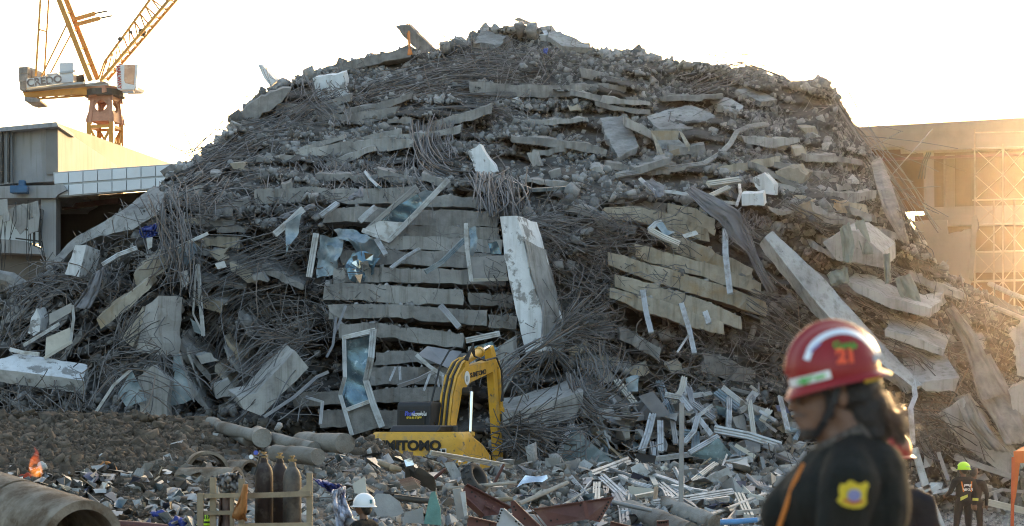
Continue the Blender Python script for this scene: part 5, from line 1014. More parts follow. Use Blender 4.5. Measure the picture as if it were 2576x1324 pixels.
for (x, y, r) in ((302, 99, .16), (330, 82, .12), (358, 82, .3)):
    MB().lathe([(0, -.1), (r, -.1), (r, .1), (0, .1)], 14, Matrix.Translation(zz(x, y, -.2)) @ Matrix.Rotation(R(90), 4, 'X')).build('sheave', dark, jib)
MB().bar(zz(228, 203, -1.2), zz(147, -4, -1.2), .36, .36).build('a_frame_leg', crane_orange, crane); MB().bar(zz(246, 200, .6), zz(163, -10, .6), .36, .36).build('a_frame_leg', crane_orange, crane)
MB().bar(zz(147, -4, -1.2), zz(135, -60, -1.2), .36, .36).build('a_frame_leg', crane_orange, crane); MB().bar(zz(163, -10, .6), zz(148, -60, .6), .36, .36).build('a_frame_leg', crane_orange, crane)
for y in (30, 75, 120, 160):
    t = y / 204; MB().bar(zz(148 + 80 * t, y - 2, -1.2), zz(166 + 80 * t, y + 4, .6), .14, .14).build('rung', crane_orange, crane)
for a, b in (((184, 50), (240, 34)), ((192, 62), (252, 46))):
    MB().bar(zz(*a), zz(*b), .26, .26).build('jib_stop', crane_orange, crane); MB().bar(zz(*b), zz(b[0] + 30, b[1] - 6), .1, .1).build('jib_stop_rod', dark, crane)
for a, b, w_ in (((90, 192, -1), (103, -20, -1), .14), ((112, 190, 0), (124, -20, 0), .14), ((104, 193, -1), (168, 62, -1), .1), ((127, 184, 0), (180, 84, 0), .1), ((100, 75, -1), (118, 80, 0), .1)):
    MB().bar(zz(*a), zz(*b), w_, w_).build('pendant', crane_orange, crane)
# ---------------------------------------------------------------- unfinished building on the left
def YL(x): return 80 - (x - 135) * (2.8 / 355)
def LB(x, y, q=0.0): return P(x, y, YL(x) + q)
lb = tag(empty('unfinished_building', (LB(100, 1085).x, 80, 0)), 'bare concrete building with a white gridded band behind the rubble, under the crane', 'building')
MB().prism([LB(-160, 345), LB(30, 322), LB(30, 462), LB(-160, 480)], (0, 12, 0)).build('wall', build_conc, lb)
MB().prism([LB(30, 326, .25), LB(145, 316, .25), LB(146, 456, .25), LB(30, 462, .25)], (0, 12, 0)).build('wall', build_conc, lb)
MB().prism([LB(-160, 336, -.35), LB(142, 307, -.35), LB(146, 318, -.35), LB(-160, 345, -.35)], (0, 3, 0)).build('parapet', build_conc, lb)
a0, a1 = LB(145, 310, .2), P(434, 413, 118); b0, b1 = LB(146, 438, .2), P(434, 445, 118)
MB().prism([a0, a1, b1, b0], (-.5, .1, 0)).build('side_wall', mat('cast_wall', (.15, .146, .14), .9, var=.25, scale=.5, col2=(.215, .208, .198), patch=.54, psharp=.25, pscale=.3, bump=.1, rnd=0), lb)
for x in (3, 20): MB().prism([LB(x - 2, 330, -.2), LB(x + 3, 330, -.2), LB(x + 3, 458, -.2), LB(x - 2, 458, -.2)], (0, .3, 0)).build('scaffold_post', dark, lb)
MB().prism([LB(-30, 360, -.02), LB(10, 357, -.02), LB(10, 462, -.02), LB(-30, 462, -.02)], (0, .5, 0)).build('opening', build_dark, lb)  # dark slab on the solid wall, standing in for a shaded opening
bandf = MB().prism([LB(133, 434, -.3), LB(500, 408, -.3), LB(500, 466, -.3), LB(142, 497, -.3)], (0, .3, 0)).build('band', crane_grey, lb)
for i in range(11):
    for j in range(2):
        x0 = 137 + i * 36.5; x1 = x0 + 34; ty = lambda x: 434 - (x - 133) * 26 / 367; by = lambda x: 496 - (x - 142) * 30 / 358
        y00 = ty(x0) + (by(x0) - ty(x0)) * (j * .5 + .05); y01 = ty(x1) + (by(x1) - ty(x1)) * (j * .5 + .05); y10 = ty(x0) + (by(x0) - ty(x0)) * (j * .5 + .46); y11 = ty(x1) + (by(x1) - ty(x1)) * (j * .5 + .46)
        MB().prism([LB(x0, y00, -.38), LB(x1, y01, -.38), LB(x1, y11, -.38), LB(x0, y10, -.38)], (0, .1, 0)).build('panel', build_white, bandf)
MB().prism([LB(-160, 470, -.6), LB(160, 466, -.6), LB(168, 478, -.6), LB(145, 490, -.6), LB(140, 498, -.6), LB(-160, 500, -.6)], (0, 6, 0)).build('floor_slab', build_conc, lb)
MB().prism([LB(103, 498, -.3), LB(141, 498, -.3), LB(141, 660, -.3), LB(103, 640, -.3)], (0, .8, 0)).build('column', build_conc, lb)
MB().prism([LB(-160, 500, 2), LB(103, 500, 2), LB(103, 612, 2), LB(-160, 612, 2)], (0, .3, 0)).build('back_wall', build_white, lb)
MB().prism([LB(-160, 590, -.6), LB(60, 606, -.6), LB(105, 630, -.6), LB(105, 640, -.6), LB(-160, 630, -.6)], (0, 6, 0)).build('floor_slab', build_conc, lb)
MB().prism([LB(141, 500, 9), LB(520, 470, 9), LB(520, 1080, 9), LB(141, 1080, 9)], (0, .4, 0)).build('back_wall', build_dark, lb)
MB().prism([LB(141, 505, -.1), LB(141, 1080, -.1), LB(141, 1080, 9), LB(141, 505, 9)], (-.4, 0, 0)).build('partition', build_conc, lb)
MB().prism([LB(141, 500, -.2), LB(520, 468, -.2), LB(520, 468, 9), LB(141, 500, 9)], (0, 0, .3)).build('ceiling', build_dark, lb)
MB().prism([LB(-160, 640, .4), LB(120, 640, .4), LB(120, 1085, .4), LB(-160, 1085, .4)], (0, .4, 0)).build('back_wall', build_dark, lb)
MB().bar(LB(160, 522, 3), LB(300, 505, 3), .2, .2).build('service_pipe', steel_brown, lb)
for x in (86, 100): MB().bar(LB(x, 525, -.4), LB(x, 620, -.4), .08, .08).build('railing_post', dark, lb)
for y in (545, 575, 600): MB().bar(LB(40, y, -.4), LB(104, y + 8, -.4), .06, .06).build('railing_bar', dark, lb)
for i, q in enumerate([[(22, 525), (60, 512), (86, 540), (70, 570), (50, 590), (30, 560)], [(60, 515), (95, 505), (100, 540), (84, 548)], [(-20, 505), (18, 500), (20, 540), (-20, 545)], [(70, 555), (100, 540), (96, 580), (70, 590)], [(4, 540), (22, 530), (24, 555), (8, 560)]]):
    tag(sheet(q, YL(50) - 1.4 - .2 * i, concrete_pale, 'broken_board', None, t=.08, warp=0), 'grey broken board dangling under the floor slab of the gridded building', 'board', 'dangling boards')
tag(MB().tube([LB(-20, 690, -6), LB(30, 705, -6), LB(80, 735, -6)], [.2, .3, .25], 7).build('hanging_beam', concrete), 'sagging beam end below the dangling boards', 'beam')
wr = random.Random(3)
for k in range(16):
    x = wr.uniform(-10, 110); y = wr.uniform(500, 560); L = wr.uniform(60, 180)
    tag(MB().tube([LB(x, y, -1.5), LB(x + wr.gauss(0, 5), y + L / 2, -1.6), LB(x + wr.gauss(0, 8), y + L, -1.5)], .016, 4).build('cable', hose_m), 'dark cable dangling from the edge of the gridded building', 'cable', 'dangling cables')
tag(MB().box(LB(50, 478, -.9), (.7, .5, .3)).box(LB(56, 470, -.9), (.25, .3, .5)).build('site_machine', mat('blue_machine', (.05, .12, .22), .6), bevel=.04), 'small blue machine left on the floor slab edge', 'machine')
# ---------------------------------------------------------------- unfinished building on the right, with scaffold
def YR(x): return 98 - (x - 2160) * (3.0 / 416)
def RBp(x, y, q=0.0): return P(x, y, YR(x) + q)
rb_ = tag(empty('unfinished_building', (RBp(2400, 1085).x, 96, 0)), 'beige concrete building with open floors and scaffold beside the far flank', 'building')
X1 = 2640; inner_m = mat('shade_brown_interior', (.12, .072, .038), .95, var=.3, scale=.5, bump=.1)  # interior colour darkened and browned to paint in recess shade and warm glow
MB().prism([RBp(2040, 326), RBp(X1, 292), RBp(X1, 371), RBp(2276, 380), RBp(2275, 369), RBp(2040, 374)], (0, 1.0, 0)).build('roof_band', build_warm, rb_)
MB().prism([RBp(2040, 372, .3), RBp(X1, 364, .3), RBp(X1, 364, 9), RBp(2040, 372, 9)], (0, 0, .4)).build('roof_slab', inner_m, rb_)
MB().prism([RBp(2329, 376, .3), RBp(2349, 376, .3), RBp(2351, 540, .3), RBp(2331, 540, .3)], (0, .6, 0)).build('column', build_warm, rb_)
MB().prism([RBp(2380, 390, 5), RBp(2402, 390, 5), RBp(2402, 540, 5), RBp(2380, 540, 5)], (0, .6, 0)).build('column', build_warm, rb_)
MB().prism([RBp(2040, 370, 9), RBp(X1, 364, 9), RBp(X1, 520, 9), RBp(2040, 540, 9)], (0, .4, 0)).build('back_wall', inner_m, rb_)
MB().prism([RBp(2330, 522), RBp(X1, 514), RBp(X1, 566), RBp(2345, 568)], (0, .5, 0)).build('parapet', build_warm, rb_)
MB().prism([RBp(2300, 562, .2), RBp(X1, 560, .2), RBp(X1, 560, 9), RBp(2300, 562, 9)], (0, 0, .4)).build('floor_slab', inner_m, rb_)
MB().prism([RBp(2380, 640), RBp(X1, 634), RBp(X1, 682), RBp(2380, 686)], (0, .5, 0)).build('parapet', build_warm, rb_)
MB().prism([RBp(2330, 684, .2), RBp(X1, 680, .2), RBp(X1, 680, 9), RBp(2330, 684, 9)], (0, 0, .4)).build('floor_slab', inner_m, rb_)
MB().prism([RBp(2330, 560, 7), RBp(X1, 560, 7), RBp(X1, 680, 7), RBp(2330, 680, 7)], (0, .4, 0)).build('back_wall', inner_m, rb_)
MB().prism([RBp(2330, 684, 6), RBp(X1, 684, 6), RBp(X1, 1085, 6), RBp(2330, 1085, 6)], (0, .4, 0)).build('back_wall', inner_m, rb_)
MB().bar(RBp(2180, 404, -.1), RBp(X1, 385, -.1), .12, .12).build('service_pipe', steel_brown, rb_)
ww = member('standing_wall', [P(x, y, 86) for x, y in [(2300, 556), (2382, 553), (2383, 590), (2410, 582), (2442, 576), (2448, 640), (2446, 710), (2420, 830), (2320, 830), (2310, 690)]], (.1, .5, 0), build_warm, 'pale standing wall remnant with a stepped top beside the scaffold', 'wall', amp=.08)
ww2 = member('standing_wall', [P(x, y, 84.5) for x, y in [(2445, 545), (2456, 540), (2460, 560), (2452, 640), (2448, 706), (2438, 700)]], (.1, .5, 0), build_warm, 'narrow torn wall strip beside the pale standing wall remnant', 'wall', amp=.08)
sc = tag(empty('scaffold', (RBp(2520, 1085, -2).x, 93, 0)), 'thin steel scaffold standing against the beige open building', 'scaffold')
sm = mat('scaffold_steel', (.34, .27, .20), .6, .4, var=.2, bump=0)
for x, y0 in ((2452, 325), (2500, 503), (2523, 362), (2552, 503), (2580, 360), (2612, 360)):
    for q in (-2.6, -1.5): MB().bar(RBp(x, y0, q), RBp(x, 1085, q), .07, .07).build('upright', sm, sc)
for y in (374, 503, 566, 635, 708, 780, 850):
    for q in (-2.6, -1.5): MB().bar(RBp(2446, y + 1, q), RBp(2640, y - 4, q), .07, .07).build('ledger', sm, sc)
for y in (374, 566, 635, 708): MB().prism([RBp(2452, y, -2.6), RBp(2640, y - 5, -2.6), RBp(2640, y - 5, -1.5), RBp(2452, y, -1.5)], (0, 0, .05)).build('deck_board', wood_grey, sc)
MB().bar(RBp(2452, 334, -2.6), RBp(2640, 330, -2.6), .06, .06).build('guard_rail', sm, sc)
xs = [2452, 2523, 2580, 2640]; ys_ = [374, 440, 503, 566, 635, 708, 780]
for i in range(3):
    for j in range(6): MB().bar(RBp(xs[i], ys_[j], -2.55), RBp(xs[i + 1], ys_[j + 1], -2.55), .04, .04).build('brace', sm, sc); MB().bar(RBp(xs[i], ys_[j + 1], -2.6), RBp(xs[i + 1], ys_[j], -2.6), .04, .04).build('brace', sm, sc)
for k in range(3):
    x = 2322 + k * 5; tag(MB().tube([RBp(x + 10, 384, -.3), RBp(x - 2, 410, -.4), RBp(x - 12 + k * 3, 450, -.3)], .03, 5).build('cable', hose_m), 'cable hanging from the roof band of the beige building', 'cable', 'cables under the roof band')
# white pole and thin long bars over the foot on the right
tag(MB().tube([P(2490, 715, 72), P(2545, 740, 70), P(2640, 775, 68)], .1, 7).build('fallen_pole', wood_grey), 'upper fallen pole crossing in front of the scaffold', 'pole')
tag(MB().tube([P(2470, 760, 69), P(2530, 785, 68), P(2640, 830, 66)], .09, 7).build('fallen_pole', wood_grey), 'lower fallen pole crossing in front of the scaffold', 'pole')
# ---------------------------------------------------------------- excavator
EO = Vector((-2.72, 54.0, 0.15)); ya = R(20)
ef = Vector((math.sin(ya), math.cos(ya), 0)); er = Vector((math.cos(ya), -math.sin(ya), 0)); eu = Vector((0, 0, 1))
def E(a, b, z): return EO + ef * a + er * b + Vector((0, 0, z - .15))       # forward from the rear, to the right, height
ex = tag(empty('excavator', EO), 'yellow tracked excavator seen from behind, working at the rubble', 'excavator')
def ring(a, z0, z1, w0): return [E(a, -w0, z0), E(a, w0, z0), E(a, w0, z1), E(a, -w0, z1)]
# counterweight: rounded corners in plan, rounded top edge
prof_cw = [(0.10, -1.20), (0.0, -1.0), (-.05, -.6), (-.07, 0), (-.05, .6), (0, 1.0), (.10, 1.20), (.28, 1.34), (.6, 1.38), (1.0, 1.38), (1.0, -1.38), (.6, -1.38), (.28, -1.34)]
mb = MB(); n = len(prof_cw); zs = [(1.18, .06), (1.30, 0), (2.35, 0), (2.50, .03), (2.58, .10)]; vs = []
for z, ins in zs:
    for a, b in prof_cw: vs.append(E(a + ins * (1 if a < .5 else 0), b * (1 - ins * .6), z))
mb.add(vs, [(k * n + i, k * n + (i + 1) % n, (k + 1) * n + (i + 1) % n, (k + 1) * n + i) for k in range(len(zs) - 1) for i in range(n)] + [tuple(range(n)), tuple(range(5 * n - 1, 4 * n - 1, -1))])
cw = mb.build('counterweight', yellow, ex, smooth=True)
tx('SUMITOMO', .36, black_paint, frame3(E(-.095, -.16, 2.20), er, eu), cw, bold=.016, xs=1.12, ext=.008)
MB().prism([E(-.05, .78, 2.00), E(-.02, 1.02, 2.00), E(-.02, 1.02, 2.13), E(-.05, .78, 2.13)], -ef * .012).build('sticker', white_paint, cw)
MB().prism([E(-.062, .91, 2.02), E(-.04, 1.00, 2.02), E(-.04, 1.00, 2.11), E(-.062, .91, 2.11)], -ef * .006).build('sticker_print', black_paint, cw)
MB().prism([E(-.066, .80, 2.03), E(-.064, .87, 2.03), E(-.064, .87, 2.09), E(-.066, .80, 2.11)], -ef * .006).build('sticker_print', hose_m, cw)
# engine house, side doors, hood
MB().prism([E(1.02, 1.34, 1.15), E(2.6, 1.34, 1.15), E(2.6, 1.34, 1.9), E(1.9, 1.34, 2.25), E(1.02, 1.34, 2.5)], er * -.9).build('side_house', yellow, ex, bevel=.05)
MB().prism([E(1.02, -1.34, 1.15), E(2.4, -1.34, 1.15), E(2.4, -1.34, 2.2), E(1.02, -1.34, 2.5)], er * .7).build('side_house', yellow, ex, bevel=.05)
MB().prism([E(1.0, -.7, 1.15), E(3.6, -.7, 1.15), E(3.6, -.7, 1.5), E(2.4, -.7, 1.8), E(1.0, -.7, 2.4)], er * 1.2).build('deck', yellow, ex)
MB().prism([E(.35, -.85, 2.58), E(.55, -.82, 2.76), E(1.5, -.8, 2.76), E(1.75, -.85, 2.58)], er * 1.45).build('engine_hood', black_plastic, ex, bevel=.05)
cabp = MB().prism([E(1.25, -1.0, 2.5), E(1.25, -.98, 3.34), E(1.32, -.96, 3.42), E(2.9, -.96, 3.42), E(3.1, -.98, 2.6), E(3.1, -1, 1.3), E(1.25, -1, 1.3)], er * 1.02).build('cab', black_plastic, ex, bevel=.05)
MB().prism([E(1.24, -.88, 2.72), E(1.24, -.12, 2.72), E(1.24, -.12, 3.18), E(1.24, -.88, 3.18)], ef * -.03).build('rear_window', mat('tinted_window', (.012, .012, .014), .3, bump=0, rnd=0), cabp, bevel=.02)
MB().prism([E(1.5, .03, 2.7), E(2.8, .03, 2.7), E(2.7, .03, 3.3), E(1.45, .03, 3.3)], er * .01).build('side_window', mat('cab_glass', (.03, .03, .032), .1, .2, bump=0, rnd=0), cabp)
tb_ = mat('blue_lettering', (.08, .12, .6), .5, bump=0, rnd=0); ty_ = mat('yellow_lettering', (.7, .5, .04), .5, bump=0, rnd=0)
tx('ศิษย์', .17, tb_, frame3(E(1.19, -.56, 3.08), er, eu), cabp, ext=.004, bold=.004); tx('หลวงพ่อโส', .13, white_paint, frame3(E(1.19, -.28, 3.07), er, eu), cabp, ext=.004, bold=.004, xs=.8); tx('083-4119288', .085, ty_, frame3(E(1.19, -.43, 2.97), er, eu), cabp, ext=.004, bold=.004)
# boom, stick, cylinders
def plate2(pts, b, w_, name, m=yellow, parent=ex, bevel=.02): return MB().prism([E(a, b - w_ / 2, z) for a, z in pts], er * w_).build(name, m, parent, bevel=bevel)
boom = plate2([(1.75, 2.0), (2.05, 2.9), (2.25, 3.6), (2.55, 4.1), (3.1, 4.42), (4.2, 4.55), (5.35, 4.72), (5.55, 4.55), (5.4, 4.36), (4.2, 4.12), (3.4, 3.96), (2.85, 3.62), (2.5, 2.9), (2.15, 2.0)], .18, .32, 'boom')
b0 = E(4.15, .344, 4.27); tx('SUMITOMO', .19, black_paint, frame3(b0, ef + Vector((0, 0, .12)), eu), boom, ext=.006, xs=1.3, bold=.006)
MB().lathe([(0, 0), (.2, 0), (.2, .012), (0, .012)], 20, frame3(E(3.25, .342, 4.12), ef, eu)).build('emblem', white_paint, boom)
MB().lathe([(0, 0), (.09, 0), (.09, .012), (0, .012)], 14, frame3(E(3.22, .356, 4.10), ef, eu)).build('emblem_print', crane_grey, boom)
MB().lathe([(0, -.34), (.13, -.34), (.13, .34), (0, .34)], 16, frame3(E(2.98, .22, 3.72), ef, eu)).build('boom_pin', dark, boom)
stick = plate2([(5.25, 5.05), (5.5, 5.15), (5.72, 4.9), (5.95, 3.6), (6.4, 1.5), (6.35, .9), (6.15, .9), (5.82, 2.6), (5.52, 4.1)], .2, .22, 'stick')
bk = plate2([(6.1, 1.0), (6.5, 1.1), (6.9, .5), (6.6, .1), (6.0, .2)], .22, 1.0, 'bucket', dark)
def cyl(p, q, r0, r1, parent, f=.55):
    p, q = Vector(p), Vector(q); o = MB().tube([p, p.lerp(q, f)], r0, 12).build('cylinder', yellow, parent, smooth=True); MB().tube([p.lerp(q, f), q], r1, 10).build('rod', chrome, o, smooth=True); MB().tube([p.lerp(q, f - .04), p.lerp(q, f + .02)], r0 * 1.25, 12).build('gland', yellow, o, smooth=True)
cyl(E(3.3, .22, 4.60), E(5.35, .22, 5.1), .13, .06, ex, .62); MB().prism([E(3.1, .10, 4.40), E(3.45, .10, 4.40), E(3.35, .10, 4.72), E(3.2, .10, 4.72)], er * .24).build('bracket', yellow, ex)
cyl(E(2.7, .62, 1.9), E(2.98, .58, 3.72), .12, .06, ex, .35); cyl(E(2.7, -.18, 1.9), E(2.98, -.14, 3.72), .12, .06, ex, .35)
cyl(E(5.95, .22, 4.7), E(6.55, .22, 2.2), .11, .06, ex, .6)
for i in range(5):
    b = .03 + .075 * i
    MB().tube([E(1.72, b, 2.35), E(1.9, b, 3.0), E(2.08, b, 3.62), E(2.4, b, 4.16), E(2.9, b, 4.55), E(3.3, b, 4.66)], .032, 6).build('hydraulic_pipe', hose_m if i in (1, 3) else yellow, ex, smooth=True)
    MB().tube([E(1.72, b, 2.35), E(1.66, b, 2.15), E(1.8, b, 2.05), E(1.95, b, 2.4)], .03, 6).build('hydraulic_hose', hose_m, ex, smooth=True)
for i in range(3):
    MB().tube([E(3.1, .3 + .06 * i, 4.62), E(3.3 + .1 * i, .44, 4.95 + .08 * i), E(3.6, .44, 4.75), E(4.4, .44 + .02 * i, 4.66), E(5.4, .44, 4.78), E(5.9, .42, 4.4), E(6.0, .42, 3.9 - .2 * i), E(5.85, .42, 3.5)], .028, 6).build('hydraulic_hose', hose_m, ex, smooth=True)
MB().tube([E(1.9, -.2, 2.4), E(2.0, -.25, 3.4), E(2.5, -.2, 4.4), E(3.0, -.1, 4.9), E(3.2, 0, 5.0)], .03, 6).build('hydraulic_hose', hose_m, ex, smooth=True)
MB().lathe([(0, 0), (.08, 0), (.08, .3), (.05, .34), (0, .34)], 12, Matrix.Translation(E(1.3, .75, 2.42))).build('exhaust', dark, ex)
MB().box(E(1.6, 0, 1.0), (1.4, 1.6, .5), Matrix.Rotation(-ya, 3, 'Z')).build('turntable', dark, ex)
def track(b):
    pr = [(-.4, .35), (-.35, .12), (-.1, 0), (3.3, 0), (3.55, .12), (3.6, .35), (3.55, .62), (3.3, .75), (-.1, .75), (-.35, .62)]
    o = MB().prism([E(a, b - .3, z + .1) for a, z in pr], er * .6).build('track', dark, ex, bevel=.03)
track(-1.05); track(1.05)
# ---------------------------------------------------------------- people
def blob(parts, vox, smooth_it=2, noise_amp=0, nscale=9, seed=0):
    """one continuous surface from tapered limbs and ellipsoids"""
    mb = MB()
    for p in parts:
        if p[0] == 'c':
            _, a, b, r0, r1 = p; a, b = Vector(a), Vector(b); d = (b - a); L = d.length; d = d / L if L > 1e-6 else Vector((0, 0, 1))
            pts = [a - d * r0 * .97, a - d * r0 * .7, a - d * r0 * .3, a, b, b + d * r1 * .3, b + d * r1 * .7, b + d * r1 * .97]; rs = [r0 * .24, r0 * .71, r0 * .95, r0, r1, r1 * .95, r1 * .71, r1 * .24]
            mb.tube(pts, rs, 14)
        else:
            _, c, r, *rot = p; M = Matrix.Translation(Vector(c)) @ (rot[0].to_4x4() if rot else Matrix.Identity(4)); n = 10
            mb.lathe([(max(1e-3, math.sin(math.pi * i / n)) , -math.cos(math.pi * i / n)) for i in range(n + 1)], 16, M @ Matrix.Diagonal((r[0], r[1], r[2], 1)))
            k = len(mb.v) - 16 * (n + 1); mb.f.append([k + j for j in range(15, -1, -1)]); mb.m.append(0); mb.f.append([k + 16 * n + j for j in range(16)]); mb.m.append(0)
    me = bpy.data.meshes.new('t'); me.from_pydata([tuple(v) for v in mb.v], [], mb.f)
    o = bpy.data.objects.new('t', me); md = o.modifiers.new('r', 'REMESH'); md.mode = 'VOXEL'; md.voxel_size = vox
    sm = o.modifiers.new('s', 'SMOOTH'); sm.factor = .5; sm.iterations = smooth_it
    out = baked(o)
    if noise_amp:
        k = len(out.vertices); co = np.empty(k * 3); no = np.empty(k * 3); out.vertices.foreach_get('co', co); out.vertex_normals.foreach_get('vector', no); co = co.reshape(-1, 3); no = no.reshape(-1, 3)
        am = np.array([mnoise.noise(Vector(c) * nscale + Vector((seed, 0, 0))) + .5 * mnoise.noise(Vector(c) * nscale * 2.3) for c in co]); out.vertices.foreach_set('co', (co + no * am[:, None] * noise_amp).ravel()); out.update()
    out.polygons.foreach_set('use_smooth', [True] * len(out.polygons))
    return out
def colour_faces(me, fn):
    me.polygons.foreach_set('material_index', [fn(p.center) for p in me.polygons])
def hand(w, d, side, s=1.0, curl=.5, up=Vector((0, 0, 1))):
    """palm and five bent fingers: w = wrist, d = pointing direction, side = towards the thumb"""
    w, d, side = Vector(w), Vector(d).normalized(), Vector(side).normalized(); side = (side - d * side.dot(d)).normalized(); nrm = d.cross(side)
    out = [('c', w, w + d * .03 * s, .03 * s, .036 * s), ('e', w + d * .055 * s, (.042 * s, .042 * s, .042 * s)), ('c', w + d * .03 * s - side * .02 * s, w + d * .085 * s - side * .025 * s, .018 * s, .016 * s), ('c', w + d * .03 * s + side * .02 * s, w + d * .09 * s + side * .025 * s, .02 * s, .017 * s)]
    for k, (o_, L) in enumerate(((.032, .070), (.011, .082), (-.011, .075), (-.032, .058))):
        b = w + d * .09 * s + side * o_ * s; m1 = b + (d * math.cos(curl * .5) + nrm * math.sin(curl * .5)) * L * .5 * s; e = m1 + (d * math.cos(curl * 1.6) + nrm * math.sin(curl * 1.6)) * L * .5 * s
        out += [('c', b, m1, .0095 * s, .009 * s), ('c', m1, e, .009 * s, .0075 * s)]
    t0 = w + d * .03 * s + side * .035 * s; t1 = t0 + (d * .6 + side * .7).normalized() * .035 * s; out += [('c', t0, t1, .013 * s, .011 * s), ('c', t1, t1 + (d * .9 + side * .2 + nrm * .3).normalized() * .03 * s, .011 * s, .009 * s)]
    return out
skin = mat('skin', (.30, .165, .105), .55, var=.12, scale=12, bump=.05, rnd=.05); skin_dark = mat('tanned_skin', (.16, .085, .055), .55, var=.12, scale=12, bump=.05)
uniform = mat('black_green_uniform', (.009, .0095, .0075), .9, var=.3, scale=14, bump=.25, bscale=22, rnd=0); navy = mat('navy_uniform', (.009, .009, .012), .9, var=.3, scale=12, bump=.2)
hair_m = mat('black_hair', (.012, .010, .009), .45, var=.3, scale=30, bump=.4, bscale=60, spec=.5, rnd=0); boots = mat('boots', (.015, .014, .013), .6, bump=.1)
red_shell = mat('red_shell', (.26, .006, .008), .38, var=.08, scale=6, bump=0, coat=.12, spec=.3, rnd=0); white_shell = mat('white_shell', (.78, .78, .78), .35, var=.05, bump=0, spec=.5, rnd=0); lime = mat('lime_shell', (.52, .80, .02), .4, var=.06, bump=0, spec=.5, rnd=0)
reflect = mat('reflective_band', (.75, .78, .80), .35, .3, var=.1, bump=0, rnd=0); lime_band = mat('lime_band', (.50, .52, .10), .6, var=.15, bump=0); green_ink = mat('green_ink', (.03, .42, .05), .5, bump=0, rnd=0); orange_ink = mat('orange_ink', (.85, .10, .03), .5, bump=0, rnd=0); badge_y = mat('badge_yellow', (.62, .46, .03), .7, var=.2, scale=60, bump=.2, bscale=90, rnd=0); badge_r = mat('badge_red', (.40, .07, .05), .7, bump=0, rnd=0); badge_b = mat('badge_blue', (.25, .25, .45), .7, bump=0, rnd=0)
# --- the man in front, in profile
YM = 6.1; SM = YM / F
def q(x, y, d=0.0): return Vector(((x - CX) * SM, YM + d, H + (HY - y) * SM))
man = tag(empty('person', q(2130, 2275)), 'person in a red helmet and dark jacket in profile, closest to the camera', 'person')
parts = [('e', q(2108, 950), (.100, .078, .108)), ('e', q(2062, 1035), (.066, .056, .082)), ('e', q(2036, 1088), (.036, .034, .030)), ('e', q(2050, 1070), (.05, .045, .04)), ('c', q(2010, 990), q(1997, 1022), .013, .018), ('e', q(2018, 982), (.024, .045, .02)), ('e', q(2008, 1050), (.018, .026, .010)), ('e', q(2011, 1066), (.016, .024, .011)), ('e', q(2036, 1030), (.032, .052, .034)),
    ('e', q(2112, 1005, -.078), (.018, .010, .030)), ('c', q(2118, 1040), q(2158, 1140), .060, .072), ('c', q(2085, 1075), q(2120, 1130), .045, .06),
    ('e', q(2128, 1280), (.175, .215, .22)), ('e', q(2168, 1190), (.135, .20, .115)), ('e', q(2205, 1260), (.10, .19, .19)), ('e', q(2130, 1470), (.165, .20, .25)), ('e', q(2138, 1680), (.15, .185, .17)), ('e', q(2052, 1265, -.02), (.11, .17, .12)),
    ('c', q(2150, 1120), q(2115, 1200, -.17), .07, .088), ('c', q(2150, 1120), q(2135, 1195, .19), .07, .085),
    ('c', q(2112, 1210, -.19), q(2062, 1430, -.235), .088, .064), ('c', q(2062, 1430, -.235), q(1890, 1440, -.13), .062, .042),
    ('c', q(2110, 1195, .19), q(1990, 1320, .16), .085, .072), ('c', q(1990, 1320, .16), q(1930, 1400, -.02), .066, .045), ('c', q(2075, 1185, .0), q(1985, 1300, .05), .08, .085),
    ('c', q(2125, 1700, -.09), q(2105, 1980, -.10), .095, .07), ('c', q(2105, 1980, -.10), q(2130, 2225, -.10), .065, .048), ('c', q(2135, 1700, .09), q(2125, 1980, .1), .095, .07), ('c', q(2125, 1980, .1), q(2150, 2225, .1), .065, .048),
    ('c', q(2130, 2245, -.10), q(2010, 2248, -.11), .045, .038), ('c', q(2150, 2245, .1), q(2030, 2248, .11), .045, .038)]
parts += hand(q(1890, 1440, -.13), (-1, .3, .0), (0, 0, 1), 1, .9) + hand(q(1930, 1400, -.02), (-.6, -.3, .3), (.3, 0, .8), 1, 1.2)
me = blob(parts, .0075, 3, .007, 9)
def manpart(c):
    x = c.x / SM + CX; y = HY - (c.z - H) / SM
    if y > 2180: return 2
    if (x < 1912 and 1380 < y < 1500) or (x < 1925 and 1350 < y < 1500): return 1
    if y < 1128 - max(0, (x - 2050)) * .48: return 3 if (y > 1078 and x < 2056) or (1040 < y < 1047 and x < 2024) else 1
    return 0
colour_faces(me, manpart); me.transform(wmat(man).inverted()); link('body', me, [uniform, skin_dark, boots, mat('greying_beard', (.06, .05, .045), .8, var=.4, scale=60, bump=.3, bscale=80, rnd=0)], man)
# collar and shoulder seam
mb = MB(); n = 28
for k, (dz, gr) in enumerate(((0, 1.0), (.05, 1.02), (.055, .96), (0, .92))): pass
def ell(cx_, cy_, rx, ry, tilt, up, g): return [q(cx_, cy_) + Matrix.Rotation(R(tilt), 3, 'Y') @ Vector((rx * g * math.cos(2 * math.pi * i / n), ry * g * math.sin(2 * math.pi * i / n), up)) for i in range(n)]
rings = [ell(2132, 1122, .088, .085, -27, z, g) for z, g in ((-.03, 1.12), (.0, 1.06), (.045, 1.0), (.05, .95), (.0, .93))]
mb.add([v for r_ in rings for v in r_], [(k * n + i, k * n + (i + 1) % n, (k + 1) * n + (i + 1) % n, (k + 1) * n + i) for k in range(len(rings) - 1) for i in range(n)])
mb.build('collar', mat('patterned_collar', (.05, .045, .04), .9, var=.5, scale=60, col2=(.12, .10, .085), patch=.5, psharp=.1, pscale=40, bump=.2, rnd=0), man, smooth='all')
